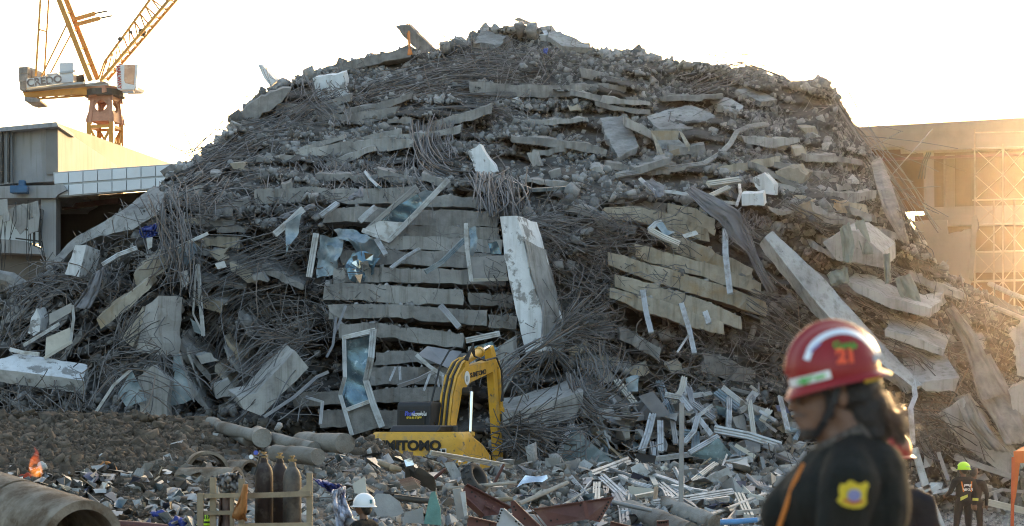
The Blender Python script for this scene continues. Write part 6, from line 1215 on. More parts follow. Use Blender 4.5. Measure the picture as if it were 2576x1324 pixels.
hp = [('e', q(2150, 985), (.088, .088, .09)), ('e', q(2178, 1035), (.072, .082, .085)), ('e', q(2195, 1085), (.055, .07, .06)), ('c', q(2205, 1040), q(2248, 1062), .05, .04), ('c', q(2248, 1062), q(2266, 1102), .038, .022), ('c', q(2070, 985, -.07), q(2082, 1045, -.066), .016, .012)]
hm = blob(hp, .007, 2, .006, 18, 4); hm.transform(wmat(man).inverted()); hair = link('hair', hm, hair_m, man)
hr = random.Random(9); hv = MB()
for k in range(420):
    a = hr.uniform(0, 1); s0 = q(2188 + 70 * a + hr.gauss(0, 8), 985 + 90 * a + hr.gauss(0, 14), hr.gauss(0, .05)); pts = [s0]; d_ = Vector((hr.uniform(.3, 1), hr.gauss(0, .3), hr.uniform(-1.2, .1)))
    for j in range(4): pts.append(pts[-1] + d_ * .011 + Vector((hr.gauss(0, .006), hr.gauss(0, .006), hr.gauss(0, .006)))); d_ += Vector((hr.gauss(0, .4), hr.gauss(0, .3), -.15))
    hv.tube(pts, .0011, 3, cap=False)
hs = hv.build('loose_strands', mat('rim_lit_strands', (.10, .055, .03), .35, var=.3, bump=0, spec=.6, rnd=0), hair, fix=False); hs['kind'] = 'stuff'  # strand colour browned to carry the golden sun rim on black hair
# chin strap, glasses
MB().sweep([q(2098, 975, -.082), q(2085, 1015, -.082), q(2066, 1060, -.066), q(2046, 1098, -.03), q(2044, 1104, .0), q(2046, 1098, .03)], [(-.011, 0), (.011, 0), (.011, .004), (-.011, .004)], (0, -1, 0)).build('chin_strap', black_plastic, man)
for d in (-.03, .03): MB().lathe([(0, -.002), (.024, -.002), (.024, .002), (0, .002)], 14, Matrix.Translation(q(2004, 1003, d)) @ Matrix.Rotation(R(82), 4, 'Y'), sx=.8).build('lens', black_plastic, man)
MB().bar(q(2003, 999, -.056), q(2105, 985, -.083), .004, .006).build('glasses_arm', black_plastic, man)
# helmet
HC = q(2098, 940); HT = Matrix.Translation(HC) @ Matrix.Rotation(R(-12), 4, 'Y'); RX, RY, RZ = .141, .120, .155
helm = tag(empty('helmet', HC), None)
helm.parent = man; helm.location = wmat(man).inverted() @ HC
def dome(az, el, g=1.0):
    c = math.cos(el); v = Vector((RX * c * math.cos(az), RY * c * math.sin(az), RZ * math.sin(el)))
    rid = max(0, 1 - (v.y / .022) ** 2) * .012 if el > R(8) else 0
    return v * g + Vector((v.x / RX, v.y / RY, v.z / RZ)).normalized() * rid
mb = MB(); NA, NE = 56, 22; vs = []
for j in range(NE + 1):
    el = R(-6) + (R(90) - R(-6)) * j / NE
    for i in range(NA): vs.append(HT @ dome(2 * math.pi * i / NA, el))
mb.add(vs, [(j * NA + i, j * NA + (i + 1) % NA, (j + 1) * NA + (i + 1) % NA, (j + 1) * NA + i) for j in range(NE) for i in range(NA)])
rim = []
for (g, dz) in ((1.0, -.016), (1.03, -.02), (1.11, -.032), (1.115, -.038), (1.05, -.03), (.97, -.022)):
    for i in range(NA):
        az = 2 * math.pi * i / NA; k = 1 + (g - 1) * (1 + .9 * max(0, math.cos(az)) ** 3 + .35 * max(0, -math.cos(az)) ** 4); dzz = dz - (.012 * max(0, -math.cos(az)) ** 2 if g > 1.05 else 0)
        rim.append(HT @ Vector((RX * k * math.cos(az), RY * k * math.sin(az), dzz)))
mb.add(rim, [(j * NA + i, j * NA + (i + 1) % NA, (j + 1) * NA + (i + 1) % NA, (j + 1) * NA + i) for j in range(5) for i in range(NA)])
shell = mb.build('shell', red_shell, helm, smooth=True)
def onto(p, off=.003):
    """lay a point of the visible side on the helmet shell"""
    l = HT.inverted() @ p; x = l.x / RX; z = l.z / RZ; k = max(.02, 1 - x * x - z * z); return HT @ Vector((l.x, -RY * math.sqrt(k) - off, l.z))
def decal(path, wpx, m, name, off=.003):
    vs = []; k = len(path)
    for i in range(k):
        a = Vector(path[max(0, i - 1)]); b = Vector(path[min(k - 1, i + 1)]); t = (b - a).normalized(); nn = Vector((-t.y, t.x))
        for s in (-.5, -.17, .17, .5): vs.append(onto(q(path[i][0] + nn.x * wpx * s, path[i][1] + nn.y * wpx * s), off))
    mb = MB(); mb.add(vs, [(i * 4 + j, i * 4 + j + 1, i * 4 + j + 5, i * 4 + j + 4) for i in range(k - 1) for j in range(3)]); return mb.build(name, m, shell, smooth='all')
def dense(pts, n=18): return [tuple(v) for v in crom(pts, np.linspace(0, 1, n))]
decal(dense([(2018, 908), (2034, 872), (2068, 846), (2112, 836), (2156, 847), (2190, 874), (2207, 896)]), 14, reflect, 'reflective_stripe')
decal(dense([(2028, 888), (2040, 876), (2052, 866)], 6), 6, badge_b, 'stripe_mark', .004)
decal(dense([(1984, 966), (2030, 955), (2074, 944)], 10), 21, reflect, 'front_label')
def dtext(s, x, y, size, m, ang=0, off=.004, bold=0.0, xs=1.0):
    cu = bpy.data.curves.new('t', 'FONT'); cu.body = s; cu.size = size; cu.align_x = 'CENTER'; cu.align_y = 'CENTER'; cu.offset = bold
    ob = bpy.data.objects.new('t', cu); me = baked(ob)
    ca, sa = math.cos(R(ang)), math.sin(R(ang)); Mi = wmat(shell).inverted()
    for v in me.vertices:
        u, w_ = v.co.x * xs, v.co.y; v.co = Mi @ onto(q(x, y) + Vector((u * ca - w_ * sa, 0, u * sa + w_ * ca)), off)
    me.materials.clear(); return link('lettering', me, m, shell)
dtext('21', 2113, 900, .060, orange_ink, 4, bold=.0035); dtext('Gunja', 2112, 872, .031, green_ink, 3, bold=.0006); dtext('ปฏิบัติการ', 2030, 956, .02, green_ink, 14, bold=.0012)
MB().lathe([(0, -.004), (.011, -.004), (.011, .004), (0, .004)], 12, Matrix.Translation(onto(q(2192, 905))) @ Matrix.Rotation(R(70), 4, 'X')).build('side_stud', crane_grey, shell)
MB().sweep([onto(q(2160, 962), .001), onto(q(2190, 955), .001), onto(q(2206, 948), .001)], [(-.006, 0), (.006, 0), (.006, .003), (-.006, .003)], (0, -1, 0)).build('adjuster_band', badge_y, shell)
# badge on the sleeve
def sleeve(x, y): 
    l = (x - 2100) / 95; return q(x, y, -.305 + .075 * l * l + .00012 * abs(y - 1236))
bd = MB().add([sleeve(x, y) for x, y in ((2104, 1204), (2094, 1203), (2086, 1212), (2074, 1211), (2070, 1224), (2072, 1240), (2066, 1252), (2080, 1264), (2104, 1270), (2126, 1268), (2138, 1258), (2136, 1244), (2138, 1228), (2144, 1214), (2136, 1206), (2124, 1212), (2112, 1210))], [tuple(range(17))]).build('badge', badge_y, man, fix=False)
MB().add([sleeve(x, y) + Vector((0, -.003, 0)) for x, y in ((2106 + 17 * math.cos(a), 1238 + 15 * math.sin(a)) for a in [i * math.pi / 8 for i in range(16)])], [tuple(range(15, -1, -1))]).build('badge_centre', badge_b, bd, fix=False)
MB().add([sleeve(x, y) + Vector((0, -.004, 0)) for x, y in ((2078, 1252), (2104, 1260), (2130, 1254), (2128, 1249), (2104, 1254), (2081, 1247))], [tuple(range(6))]).build('badge_ribbon', badge_r, bd, fix=False)
tag(MB().tube([q(1930, 1390, -.07), q(1985, 1215, -.10), q(2008, 1165, -.11)], [.006, .0065, .004], 8).build('marker_stick', orange_m), 'thin orange marker stick held before the dark jacket', 'stick')
# --- generic standing figure
def person(label, loc, face, s, cloth, arms, helmet=None, legs=None, group=None, wide=1.0):
    root = tag(empty('person', loc, face), label, 'person', group); root.scale = (wide, wide, 1); M = wmat(root)
    def V(x, y, z): return Vector((x, y, z)) * s
    lg = legs or [((-.1, 0, .92), (-.12, .03, .5), (-.13, -.02, .09)), ((.1, 0, .92), (.12, .03, .5), (.13, .0, .09))]
    pt = []
    for h_, k_, a_ in lg: pt += [('c', V(*h_), V(*k_), .092 * s, .066 * s), ('c', V(*k_), V(*a_), .064 * s, .05 * s), ('c', V(a_[0], a_[1] - .03, .05), V(a_[0] * 1.1, a_[1] + .16, .045), .048 * s, .04 * s)]
    pt += [('e', V(0, 0, 1.2), (.175 * s, .125 * s, .3 * s)), ('e', V(0, 0, .98), (.165 * s, .125 * s, .14 * s)), ('c', V(-.15, 0, 1.41), V(.15, 0, 1.41), .08 * s, .08 * s), ('c', V(0, 0, 1.44), V(0, .015, 1.56), .055 * s, .052 * s), ('e', V(0, .025, 1.655), (.076 * s, .096 * s, .115 * s)), ('e', V(0, .075, 1.60), (.05 * s, .045 * s, .05 * s)), ('c', V(0, .118, 1.665), V(0, .13, 1.635), .01 * s, .015 * s), ('e', V(.078, .01, 1.645), (.01 * s, .02 * s, .032 * s)), ('e', V(-.078, .01, 1.645), (.01 * s, .02 * s, .032 * s)), ('e', V(0, .112, 1.60), (.024 * s, .012 * s, .008 * s))]
    for sg, (e_, w_) in zip((-1, 1), arms):
        pt += [('c', V(sg * .2, 0, 1.4), V(*e_), .068 * s, .05 * s), ('c', V(*e_), V(*w_), .048 * s, .034 * s)]; d_ = Vector(w_) - Vector(e_); pt += hand(V(*w_), d_, (-sg * .5, .8, .3), s, .6)
    me = blob(pt, .0125, 2, .004, 10, loc[0])
    wr = [Vector(a[1]) * s for a in arms]
    def cf(c):
        if c.z > 1.50 * s: return 1
        if c.z < .14 * s: return 2
        if min((c - w_).length for w_ in wr) < .13 * s and any(((c - w_).dot((w_ - Vector(a[0]) * s).normalized()) > .01) for w_, a in zip(wr, arms) if (c - w_).length < .15 * s): return 1
        return 0
    colour_faces(me, cf); link('body', me, [cloth, skin_dark, boots], root)
    hm = blob([('e', V(0, .0, 1.68), (.084 * s, .098 * s, .105 * s)), ('e', V(0, -.045, 1.63), (.07 * s, .06 * s, .085 * s))], .0125, 2, .004, 20); link('hair', hm, hair_m, root)
    if helmet:
        hmat, kind = helmet; hz = 1.685 * s; rx, ry, rz = .125 * s, .15 * s, .14 * s; T = M @ Matrix.Translation((0, 0, hz))
        mb = MB(); mb.lathe([(math.cos(R(e)), math.sin(R(e))) for e in range(-10, 91, 10)], 28, T @ Matrix.Diagonal((rx, ry, rz, 1))); sh = mb.build('helmet', hmat, root, smooth='all')
        mb = MB(); n = 28; rv = []
        for g, dz in ((.98, -.02), (1.12, -.028), (1.12, -.036), (.97, -.032)):
            for i in range(n):
                a = 2 * math.pi * i / n; k = 1 + (g - 1) * (1 + 1.6 * max(0, math.sin(a)) ** 2) if g > 1 else g; rv.append(T @ Vector((rx * k * math.cos(a), ry * k * math.sin(a), dz * s)))
        mb.add(rv, [(j * n + i, j * n + (i + 1) % n, (j + 1) * n + (i + 1) % n, (j + 1) * n + i) for j in range(3) for i in range(n)]); mb.build('brim', hmat, sh, smooth='all')
        return root, sh, T, (rx, ry, rz)
    return root, None, None, None
# red-helmeted worker hidden behind the man
person('person in a red helmet mostly hidden behind the dark jacket', (P(2236, 1085, 11).x, 11, .80), R(150), 1.0, navy, [((-.26, -.02, 1.15), (-.27, .08, .92)), ((.26, -.02, 1.15), (.30, .05, .88))], (red_shell, 'r'))
# firefighter with lime helmet
xf = P(2424, 1085, 46).x
fr, sh, T, rr_ = person('person in a black suit with a lime helmet, seen from behind', (xf, 46, -.02), R(22), 1.05, navy, [((-.30, .02, 1.16), (-.26, .22, 1.08)), ((.29, -.04, 1.15), (.24, -.06, .88))], (lime, 'f'), [((-.1, 0, .92), (-.16, .0, .5), (-.26, -.05, .09)), ((.1, 0, .92), (.13, .03, .5), (.16, .0, .09))], wide=1.1)
Mf = wmat(fr)
tx('FIRE', .10, reflect, Mf @ frame3(Vector((.02, -.118, 1.36)), (1, 0, 0), (0, -.25, 1)), fr, ext=.004, bold=.003); tx('RESCUE', .07, reflect, Mf @ frame3(Vector((.02, -.128, 1.27)), (1, 0, 0), (0, -.1, 1)), fr, ext=.004, bold=.002)
for x0 in (-.12, .13): MB().bar(Mf @ Vector((x0, -.10, 1.46)), Mf @ Vector((x0 * .75, -.135, 1.22)), .03, .012, Mf.to_3x3() @ Vector((0, -1, 0))).build('shoulder_strap', orange_m, fr)
MB().lathe([(.062, -.03), (.062, .03)], 14, Mf @ frame3(Vector((.262, -.05, 1.04)), (1, 0, -.1), (0, 1, 0))).build('reflective_band', lime_band, fr); MB().prism([Mf @ Vector(v) for v in ((-.16, -.135, 1.02), (.0, -.15, 1.10), (.0, -.15, 1.16), (-.16, -.135, 1.10))], Mf.to_3x3() @ Vector((0, .02, 0))).build('reflective_band', lime_band, fr)
MB().prism([T @ Vector(v) for v in ((-.128, .02, -.03), (-.128, .1, -.03), (-.125, .09, .05), (-.128, .03, .05))], Mf.to_3x3() @ Vector((.02, 0, 0))).build('helmet_visor_hinge', black_plastic, sh); tx('RESCUE', .03, crane_grey, T @ frame3(Vector((.02, -.152, .03)), (1, 0, 0), (0, 0, 1)), sh, ext=.004)
person('person in black standing close beside the lime-helmeted firefighter', (P(2450, 1085, 46.6).x, 46.6, -.02), R(-30), 1.0, navy, [((-.26, .02, 1.16), (-.2, .2, 1.15)), ((.27, .02, 1.16), (.25, .08, .9))], wide=1.1)
# white hard hat
rw, sh, T, _ = person('person in a white hard hat at the bottom edge, facing the rubble', (P(916, 1085, 25).x, 25, .0), R(58), 1.0, uniform, [((-.27, .02, 1.16), (-.24, .2, .98)), ((.27, .02, 1.16), (.24, .2, .98))], (white_shell, 'w'))
MB().box(T @ Vector((-.045, -.142, .035)), (.04, .012, .05), wmat(rw).to_3x3()).build('hat_sticker', mat('teal_print', (.02, .14, .18), .5, bump=0, rnd=0), sh)
# lime helmet at the bottom edge
rl, sh, T, _ = person('person in a lime helmet marked 117 at the bottom edge', (P(519, 1085, 25).x, 25, -.02), R(10), .875, navy, [((-.27, .02, 1.16), (-.24, .2, .98)), ((.27, .02, 1.16), (.24, .2, .98))], (lime, 'l'))
MB().lathe([(1.03, -.02), (1.03, .16)], 28, T @ Matrix.Diagonal((.109, .131, .1225, 1))).build('goggle_strap', black_plastic, sh); tx('117', .06, black_paint, T @ frame3(Vector((0, -.118, .07)), (1, 0, 0), (0, .55, 1)), sh, ext=.006, bold=.003)
# ---------------------------------------------------------------- concrete pipes and pile heads in front
def pipe(c, d, L, r, th, m, label, group=None, cat='pipe', name='concrete_pipe'):
    d = Vector(d).normalized(); z = d; x = z.orthogonal().normalized(); M = Matrix.Translation(Vector(c)) @ Matrix((x, z.cross(x), z)).transposed().to_4x4()
    mb = MB(); mb.lathe([(r - th, 0), (r, 0), (r * 1.005, L * .3), (r, L * .7), (r, L), (r - th, L), (r - th, L * .5), (r - th, 0)], 40, M)
    o = mb.build(name, m, smooth=True); return tag(o, label, cat, group)
near_end = P(207, 1376, 23.6); ax = Vector((-.66, .73, .13))
pipe(near_end, ax, 1.5, .56, .11, pipe_conc, 'big stained concrete pipe with an open end at the near corner'); pipe(near_end + ax.normalized() * 1.56, ax, 1.8, .565, .11, pipe_conc, 'big stained concrete pipe behind the open-ended one, cut by the frame edge')
pipe(P(596, 1222, 35), (-1, .35, -.02), 1.1, .33, .06, pipe_conc, 'mid-sized pale concrete pipe behind the wooden rack'); pipe(P(524, 1190, 36.5), (-.25, 1, 0), .8, .40, .06, pipe_conc, 'concrete pipe ring half buried in the soil'); pipe(P(425, 1220, 36), (-.9, .5, 0), .8, .22, .045, pipe_conc, 'small concrete pipe in the litter below the soil heap'); pipe(P(630, 1195, 37), (-.8, .6, .0), .5, .28, .05, pipe_conc, 'short pipe piece leaning on the mid-sized pipe')
def log(a, b, r, m, label, cat='pile', name='concrete_pile', n=14, seed=0):
    a, b = Vector(a), Vector(b); k = 9; mb = MB(); pts = [a.lerp(b, i / (k - 1)) for i in range(k)]; mb.tube(pts, [r * (1 + .10 * mnoise.noise(Vector((i * .7, seed, 0)))) for i in range(k)], n)
    for v in mb.v: v += Vector((mnoise.noise(v * 3), mnoise.noise(v * 3 + Vector((7, 0, 0))), mnoise.noise(v * 3 + Vector((0, 7, 0))))) * r * .18
    return tag(mb.build(name, m, smooth=True), label, cat, 'cut-off concrete piles')
log(P(660, 1102, 39.5), P(648, 1095, 43), .20, pile_conc, 'round pile head facing the camera on the debris crest'); log(P(560, 1078, 42), P(790, 1128, 38.5), .14, pile_conc, 'long pale pile sloping behind the round pile head'); log(P(755, 1112, 40), P(868, 1116, 38), .20, pile_conc, 'thick pile stub lying before the excavator'); log(P(690, 1140, 37), P(800, 1150, 36), .16, pile_conc, 'pale pile lying above the gas cylinders'); log(P(530, 1062, 43), P(625, 1108, 41), .13, pile_conc, 'pale pile at the end of the soil heap'); log(P(1300, 1302, 42), P(1400, 1330, 41), .16, pile_conc, 'pile stub below the red-brown steel'); log(P(1580, 1285, 46), P(1740, 1345, 43), .26, pile_conc, 'thick rough pile at the bottom edge by the steel'); log(P(1670, 1270, 47), P(1800, 1320, 45), .22, pile_conc, 'second rough pile at the bottom edge by the blue pipe')
for i, (x, y, px, lab) in enumerate([(930, 1140, 26, 'pale boulder beside the soil spill'), (960, 1150, 22, 'flat pale boulder below the excavator'), (1340, 1150, 60, 'large dusty lump beside the excavator arm'), (1400, 1160, 40, 'dusty lump before the large glass pane'), (880, 1165, 40, 'cracked grey clay lump above the blue tarp'), (840, 1155, 26, 'grey clay lump by the pile stub'), (1960, 1130, 30, 'grey lump by the dark jacket'), (2010, 1120, 34, 'larger grey lump by the dark jacket'), (700, 1075, 22, 'soil lump on the crest behind the pile heads'), (790, 1095, 20, 'small soil lump behind the pile stub')]): chunk(x, y, px, lab, rr, 'boulders in the front debris', YB0, 'boulder')
# ---------------------------------------------------------------- gas cylinders and their wooden rack
iron = mat('worn_cylinder', (.032, .021, .018), .55, .3, var=.4, scale=4, col2=(.10, .085, .075), patch=.6, psharp=.15, pscale=5, bump=.1); iron_g = mat('grey_cylinder', (.075, .065, .058), .55, .3, var=.4, scale=4, col2=(.14, .12, .10), patch=.55, psharp=.2, pscale=5, bump=.1); brass = mat('brass_valve', (.28, .19, .09), .45, .6, bump=0)
def gas(x, ytop, Y, m, label):
    b = P(x, ytop, Y); r = .115; Hh = 1.36; z0 = b.z - Hh
    o = tag(empty('gas_cylinder', (b.x, b.y, z0)), label, 'gas cylinder', 'gas cylinders')
    T = Matrix.Translation((b.x, b.y, z0)); MB().lathe([(0, 0), (r, .02), (r, 1.17), (r * .96, 1.22), (r * .84, 1.27), (r * .62, 1.315), (r * .42, 1.34), (r * .36, Hh)], 24, T).build('tank', m, o, smooth='all')
    MB().lathe([(.048, 1.31), (.05, 1.36), (.036, 1.40), (0, 1.40)], 14, T).build('collar', m, o, smooth=True); v = MB().tube([Vector((b.x, b.y, z0 + 1.38)), Vector((b.x, b.y, z0 + 1.46))], .018, 8).build('valve', brass, o); MB().bar(Vector((b.x - .05, b.y, z0 + 1.42)), Vector((b.x + .05, b.y, z0 + 1.42)), .025, .025).build('outlet', brass, v); MB().lathe([(0, 0), (.035, 0), (.035, .015), (0, .015)], 10, Matrix.Translation((b.x, b.y, z0 + 1.46))).build('handwheel', brass, v)
gas(664, 1160, 25.0, iron, 'dark gas cylinder at the left end of the rack'); gas(704, 1162, 25.35, iron, 'dark gas cylinder standing behind the other two'); gas(735, 1170, 24.85, iron_g, 'grey-brown gas cylinder nearest the camera')
def W(x, y, q_=0.0): return P(x, y, 24.6 + q_)
rk = tag(empty('cylinder_rack', W(650, 1480)), 'wooden rack holding the gas cylinders', 'rack')
wz = W(0, 1470).z
for x, y, q_ in ((536, 1201, 0), (608, 1205, 0), (779, 1190, 0), (504, 1241, -.1), (536, 1201, .7), (779, 1195, .7)): a = W(x, y, q_); MB().bar(a, Vector((a.x, a.y, wz)), .075, .055).build('post', wood, rk)
for (x0, y0, x1, y1, q_, h_) in ((500, 1248, 614, 1246, -.07, .055), (610, 1248, 782, 1242, -.07, .065), (505, 1291, 588, 1290, -.07, .05), (600, 1322, 785, 1320, -.07, .05), (500, 1400, 785, 1400, -.07, .06), (536, 1250, 782, 1246, .77, .06)): MB().bar(W(x0, y0, q_), W(x1, y1, q_), .04, h_).build('rail', wood, rk)
for i in range(6): MB().bar(W(500 + i * 56, 1440, .35), W(552 + i * 56, 1440, .35), .95, .04).build('floor_board', wood, rk)
a = W(584, 1246, -.05); MB().bar(a, Vector((a.x, a.y, wz)), .05, .05).build('post', wood, rk); MB().prism([W(745, 1240, -.02), W(775, 1215, -.02), W(776, 1240, -.02)], (0, .03, 0)).build('corner_block', wood, rk)
og = mat('orange_cloth', (.36, .15, .045), .9, var=.2, scale=8, bump=.2, bscale=10)
drape([((614, 1221), (620, 1219)), ((603, 1250), (618, 1250)), ((586, 1290), (618, 1296)), ((583, 1300), (622, 1310))], 24.35, og, 'faded orange cloth hung on the wooden rack', None, 2, .03, 'hung_cloth')
drape([((553, 1248), (578, 1248)), ((550, 1290), (582, 1290)), ((548, 1345), (584, 1345))], 24.75, mat('brown_cloth', (.13, .085, .07), .9, var=.2, bump=.2), 'brown striped cloth hanging behind the rack rails', None, 4, .03, 'hung_cloth')
drape([((545, 1195), (600, 1188)), ((540, 1215), (612, 1200)), ((560, 1236), (618, 1222)), ((570, 1250), (612, 1244))], 25.6, mat('grey_plastic_sheet', (.27, .25, .24), .6, var=.2, bump=.2), 'crumpled grey sheet heaped behind the rack', None, 6, .12, 'crumpled_sheet', 3, 'sheet')
tag(MB().tube([W(640, 1195, .3), W(650, 1165, .3), W(654, 1148, .3), W(668, 1145, .3)], .01, 6).build('gas_hose', hose_m), 'thin black hose at the gauge beside the cylinders', 'hose')
gb = mat('blue_gauge', (.08, .10, .40), .4, var=.1, bump=0)
t = tag(empty('pressure_gauge', W(638, 1150, .25)), 'blue and white pressure gauge beside the leftmost cylinder', 'gauge'); MB().lathe([(0, -.015), (.03, -.015), (.03, .015), (0, .015)], 14, Matrix.Translation(W(644, 1140, .25)) @ Matrix.Rotation(R(70), 4, 'X')).build('dial', gb, t); MB().lathe([(0, -.015), (.028, -.015), (.028, .015), (0, .015)], 14, Matrix.Translation(W(632, 1150, .25)) @ Matrix.Rotation(R(80), 4, 'X')).build('dial', white_shell, t); MB().bar(W(630, 1150, .25), W(652, 1142, .25), .015, .015).build('stem', brass, t)
# ---------------------------------------------------------------- tarps, plastic, sheets by the white hard hat
blue_tarp = mat('blue_tarp', (.03, .042, .20), .45, var=.2, scale=6, bump=.15); clear = mat('clear_plastic', (.55, .58, .70), .22, var=.2, scale=6, col2=(.18, .20, .45), patch=.6, psharp=.1, pscale=4, bump=.4, bscale=9, spec=.7, alpha=.85)
drape([((787, 1206), (860, 1220)), ((806, 1222), (856, 1226)), ((836, 1240), (850, 1246))], 27.5, blue_tarp, 'dark blue tarp corner behind the white hard hat', None, 3, .08, 'tarp', cat='tarp')
drape([((838, 1236), (868, 1222)), ((836, 1270), (868, 1262)), ((842, 1300), (884, 1296)), ((848, 1335), (902, 1335))], 26.6, clear, 'crinkled clear plastic sheet beside the white hard hat', None, 6, .1, 'plastic_sheet', 2, 'sheet')
def scrap(q_, Y, m, label, cat='board', name='board_scrap', t=.03, dY=None, warp=.0, group=None): return tag(sheet(q_, Y, m, name, None, dY=dY, t=t, warp=warp, seed=Y), label, cat, group)
plaster = mat('plasterboard', (.34, .335, .33), .85, var=.15, scale=4, col2=(.28, .27, .26), patch=.58, psharp=.15, bump=.15); teal = mat('teal_board', (.13, .26, .23), .8, var=.2, scale=4, bump=.2); silver = mat('silver_foil', (.62, .63, .66), .22, .9, var=.15, bump=.3, bscale=4); darkmetal = mat('mangled_steel', (.085, .078, .07), .5, .5, var=.35, scale=3, col2=(.20, .19, .18), patch=.6, psharp=.1, bump=.2); blue_pl = mat('blue_plastic', (.10, .26, .50), .4, var=.1, bump=.05)
scrap([(1084, 1240), (1094, 1236), (1108, 1282), (1110, 1322), (1066, 1318), (1076, 1270)], 30, teal, 'green-painted wall piece standing among the steel', 'wall piece', 'wall_piece', .12)
scrap([(930, 1262), (948, 1242), (980, 1244), (1004, 1262), (1016, 1290), (1000, 1298), (950, 1300)], 31, plaster, 'round-edged grey board behind the white hard hat')
scrap([(1018, 1290), (1064, 1276), (1066, 1318), (1014, 1316)], 30.4, plaster, 'square grey board beside the green wall piece')
scrap([(885, 1215), (916, 1196), (920, 1245), (890, 1238)], 29, alu_beige, 'bent cream sheet behind the white hard hat', 'sheet', 'bent_sheet', warp=.1)
scrap([(1301, 1224), (1320, 1196), (1376, 1193), (1380, 1212), (1350, 1208), (1316, 1216)], 44, silver, 'shiny crumpled foil sheet before the glass pane', 'foil', 'foil_sheet', .02, warp=.25)
scrap([(1000, 1138), (1018, 1150), (1030, 1175), (1060, 1180), (1092, 1200), (1100, 1240), (1070, 1225), (1020, 1215), (1012, 1180)], 36, darkmetal, 'mangled dark steel sheet in the middle debris', 'steel sheet', 'mangled_steel', .03, warp=.5)
scrap([(1010, 1140), (1024, 1130), (1040, 1170), (1022, 1176)], 35.6, silver, 'torn pale metal flap above the mangled steel', 'metal sheet', 'metal_flap', .02, warp=.2)
scrap([(1138, 1232), (1160, 1228), (1178, 1302), (1150, 1310)], 31, alu_grey, 'grey channel piece standing beside the green wall piece', 'channel', 'channel_piece', .15); scrap([(1170, 1236), (1176, 1296), (1168, 1300), (1158, 1240)], 30.8, alu, 'pale flange of a channel beside the green wall piece', 'channel', 'channel_piece', .1)
strip([(1081, 1138), (1180, 1155), (1286, 1172)], 12, .6, alu_beige, 'long cream beam lying before the excavator', None, YB0, 'steel_beam'); strip([(1070, 1160), (1100, 1168), (1120, 1180)], 12, .6, alu_beige, 'short white channel below the long cream beam', None, YB0)
scrap([(1118, 1168), (1140, 1162), (1162, 1198), (1140, 1206)], 38, concrete_pale, 'bent grey slat beside the tyre', 'slat', 'bent_board', .04, warp=.1)
for i in range(4): scrap([(1000 + i * 4, 1208 + i * 6), (1034 + i * 5, 1200 + i * 6), (1058, 1212 + i * 5), (1016 + i * 3, 1218 + i * 6)], 33 - i * .1, mat('brick_red%d' % i, (.26 - .02 * i, .15, .11), .9, var=.2, bump=.3), 'broken red-brown block in the small stack by the mangled steel', 'block', 'broken_block', .12, group='red-brown block stack')
# tyre
ty = tag(empty('tyre', P(1191, 1222, 38)), 'worn black tyre half buried beside the debris crest', 'tyre'); Tm = Matrix.Translation(P(1194, 1205, 38)) @ Matrix.Rotation(R(62), 4, 'Y') @ Matrix.Rotation(R(25), 4, 'X')
rub = mat('rubber', (.03, .029, .028), .8, var=.3, scale=6, col2=(.09, .085, .08), patch=.55, psharp=.2, bump=.2); MB().lathe([(.17, -.08), (.2, -.11), (.27, -.12), (.3, -.09), (.305, 0), (.3, .09), (.27, .12), (.2, .11), (.17, .08), (.17, -.08)], 30, Tm).build('carcass', rub, ty, smooth='all')
for i in range(22):
    a = 2 * math.pi * i / 22; MB().box(Tm @ Vector((.305 * math.cos(a), .305 * math.sin(a), .05 * (-1) ** i)), (.03, .05, .09), (Tm @ Matrix.Rotation(a, 4, 'Z')).to_3x3()).build('tread_block', rub, ty)
# poles and timber
for a, b, Y0_, Y1_, r, m, lab in (((1125, 1230), (1300, 1214), 38, 38, .035, wood_grey, 'grey pole lying across behind the red-brown steel'), ((1306, 1268), (1428, 1214), 39, 40, .045, wood_grey, 'pale barkless pole slanting above the red-brown steel'), ((980, 1178), (1010, 1182), 36, 36, .05, wood, 'short log end beside the mangled steel'), ((955, 1165), (1005, 1180), 36.5, 36, .05, wood, 'tan log piece below the excavator'), ((990, 1250), (1100, 1262), 33, 33, .05, darkmetal, 'dark pipe behind the green wall piece'), ((1090, 1205), (1120, 1180), 36, 36, .03, steel_brown, 'rusty stake near the tyre'), ((1240, 1222), (1268, 1168), 40, 40, .03, steel_brown, 'rusty stake below the excavator arm'), ((1540, 1262), (1640, 1285), 44, 44, .05, alu_grey, 'grey tube beside the red-brown steel'), ((1230, 1262), (1290, 1255), 37, 37, .04, wood, 'broken timber beneath the steel plates'), ((1812, 1314), (1905, 1308), 42, 42, .06, blue_pl, 'bright blue pipe at the bottom edge by the jacket'), ((855, 1300), (915, 1330), 27, 26, .07, alu_grey, 'grey tube under the white hard hat'), ((240, 1318), (420, 1330), 25, 25, .06, steel_brown, 'red-brown steel tube beside the big pipe'), ((1720, 1220), (1690, 1300), 44, 44, .0, wood, '')):
    if lab: tag(MB().tube([P(*a, Y0_), P((a[0] + b[0]) / 2, (a[1] + b[1]) / 2 + random.uniform(-1, 2), (Y0_ + Y1_) / 2), P(*b, Y1_)], [r, r * 1.05, r * .9], 10).build('pole', m, smooth=True), lab, 'pole')
post = tag(MB().bar(P(1715, 1014, 47), P(1713, 1284, 47), .11, .11).build('upright_post', alu_grey, bevel=.01), 'slim grey upright post in front of the window heap', 'post')
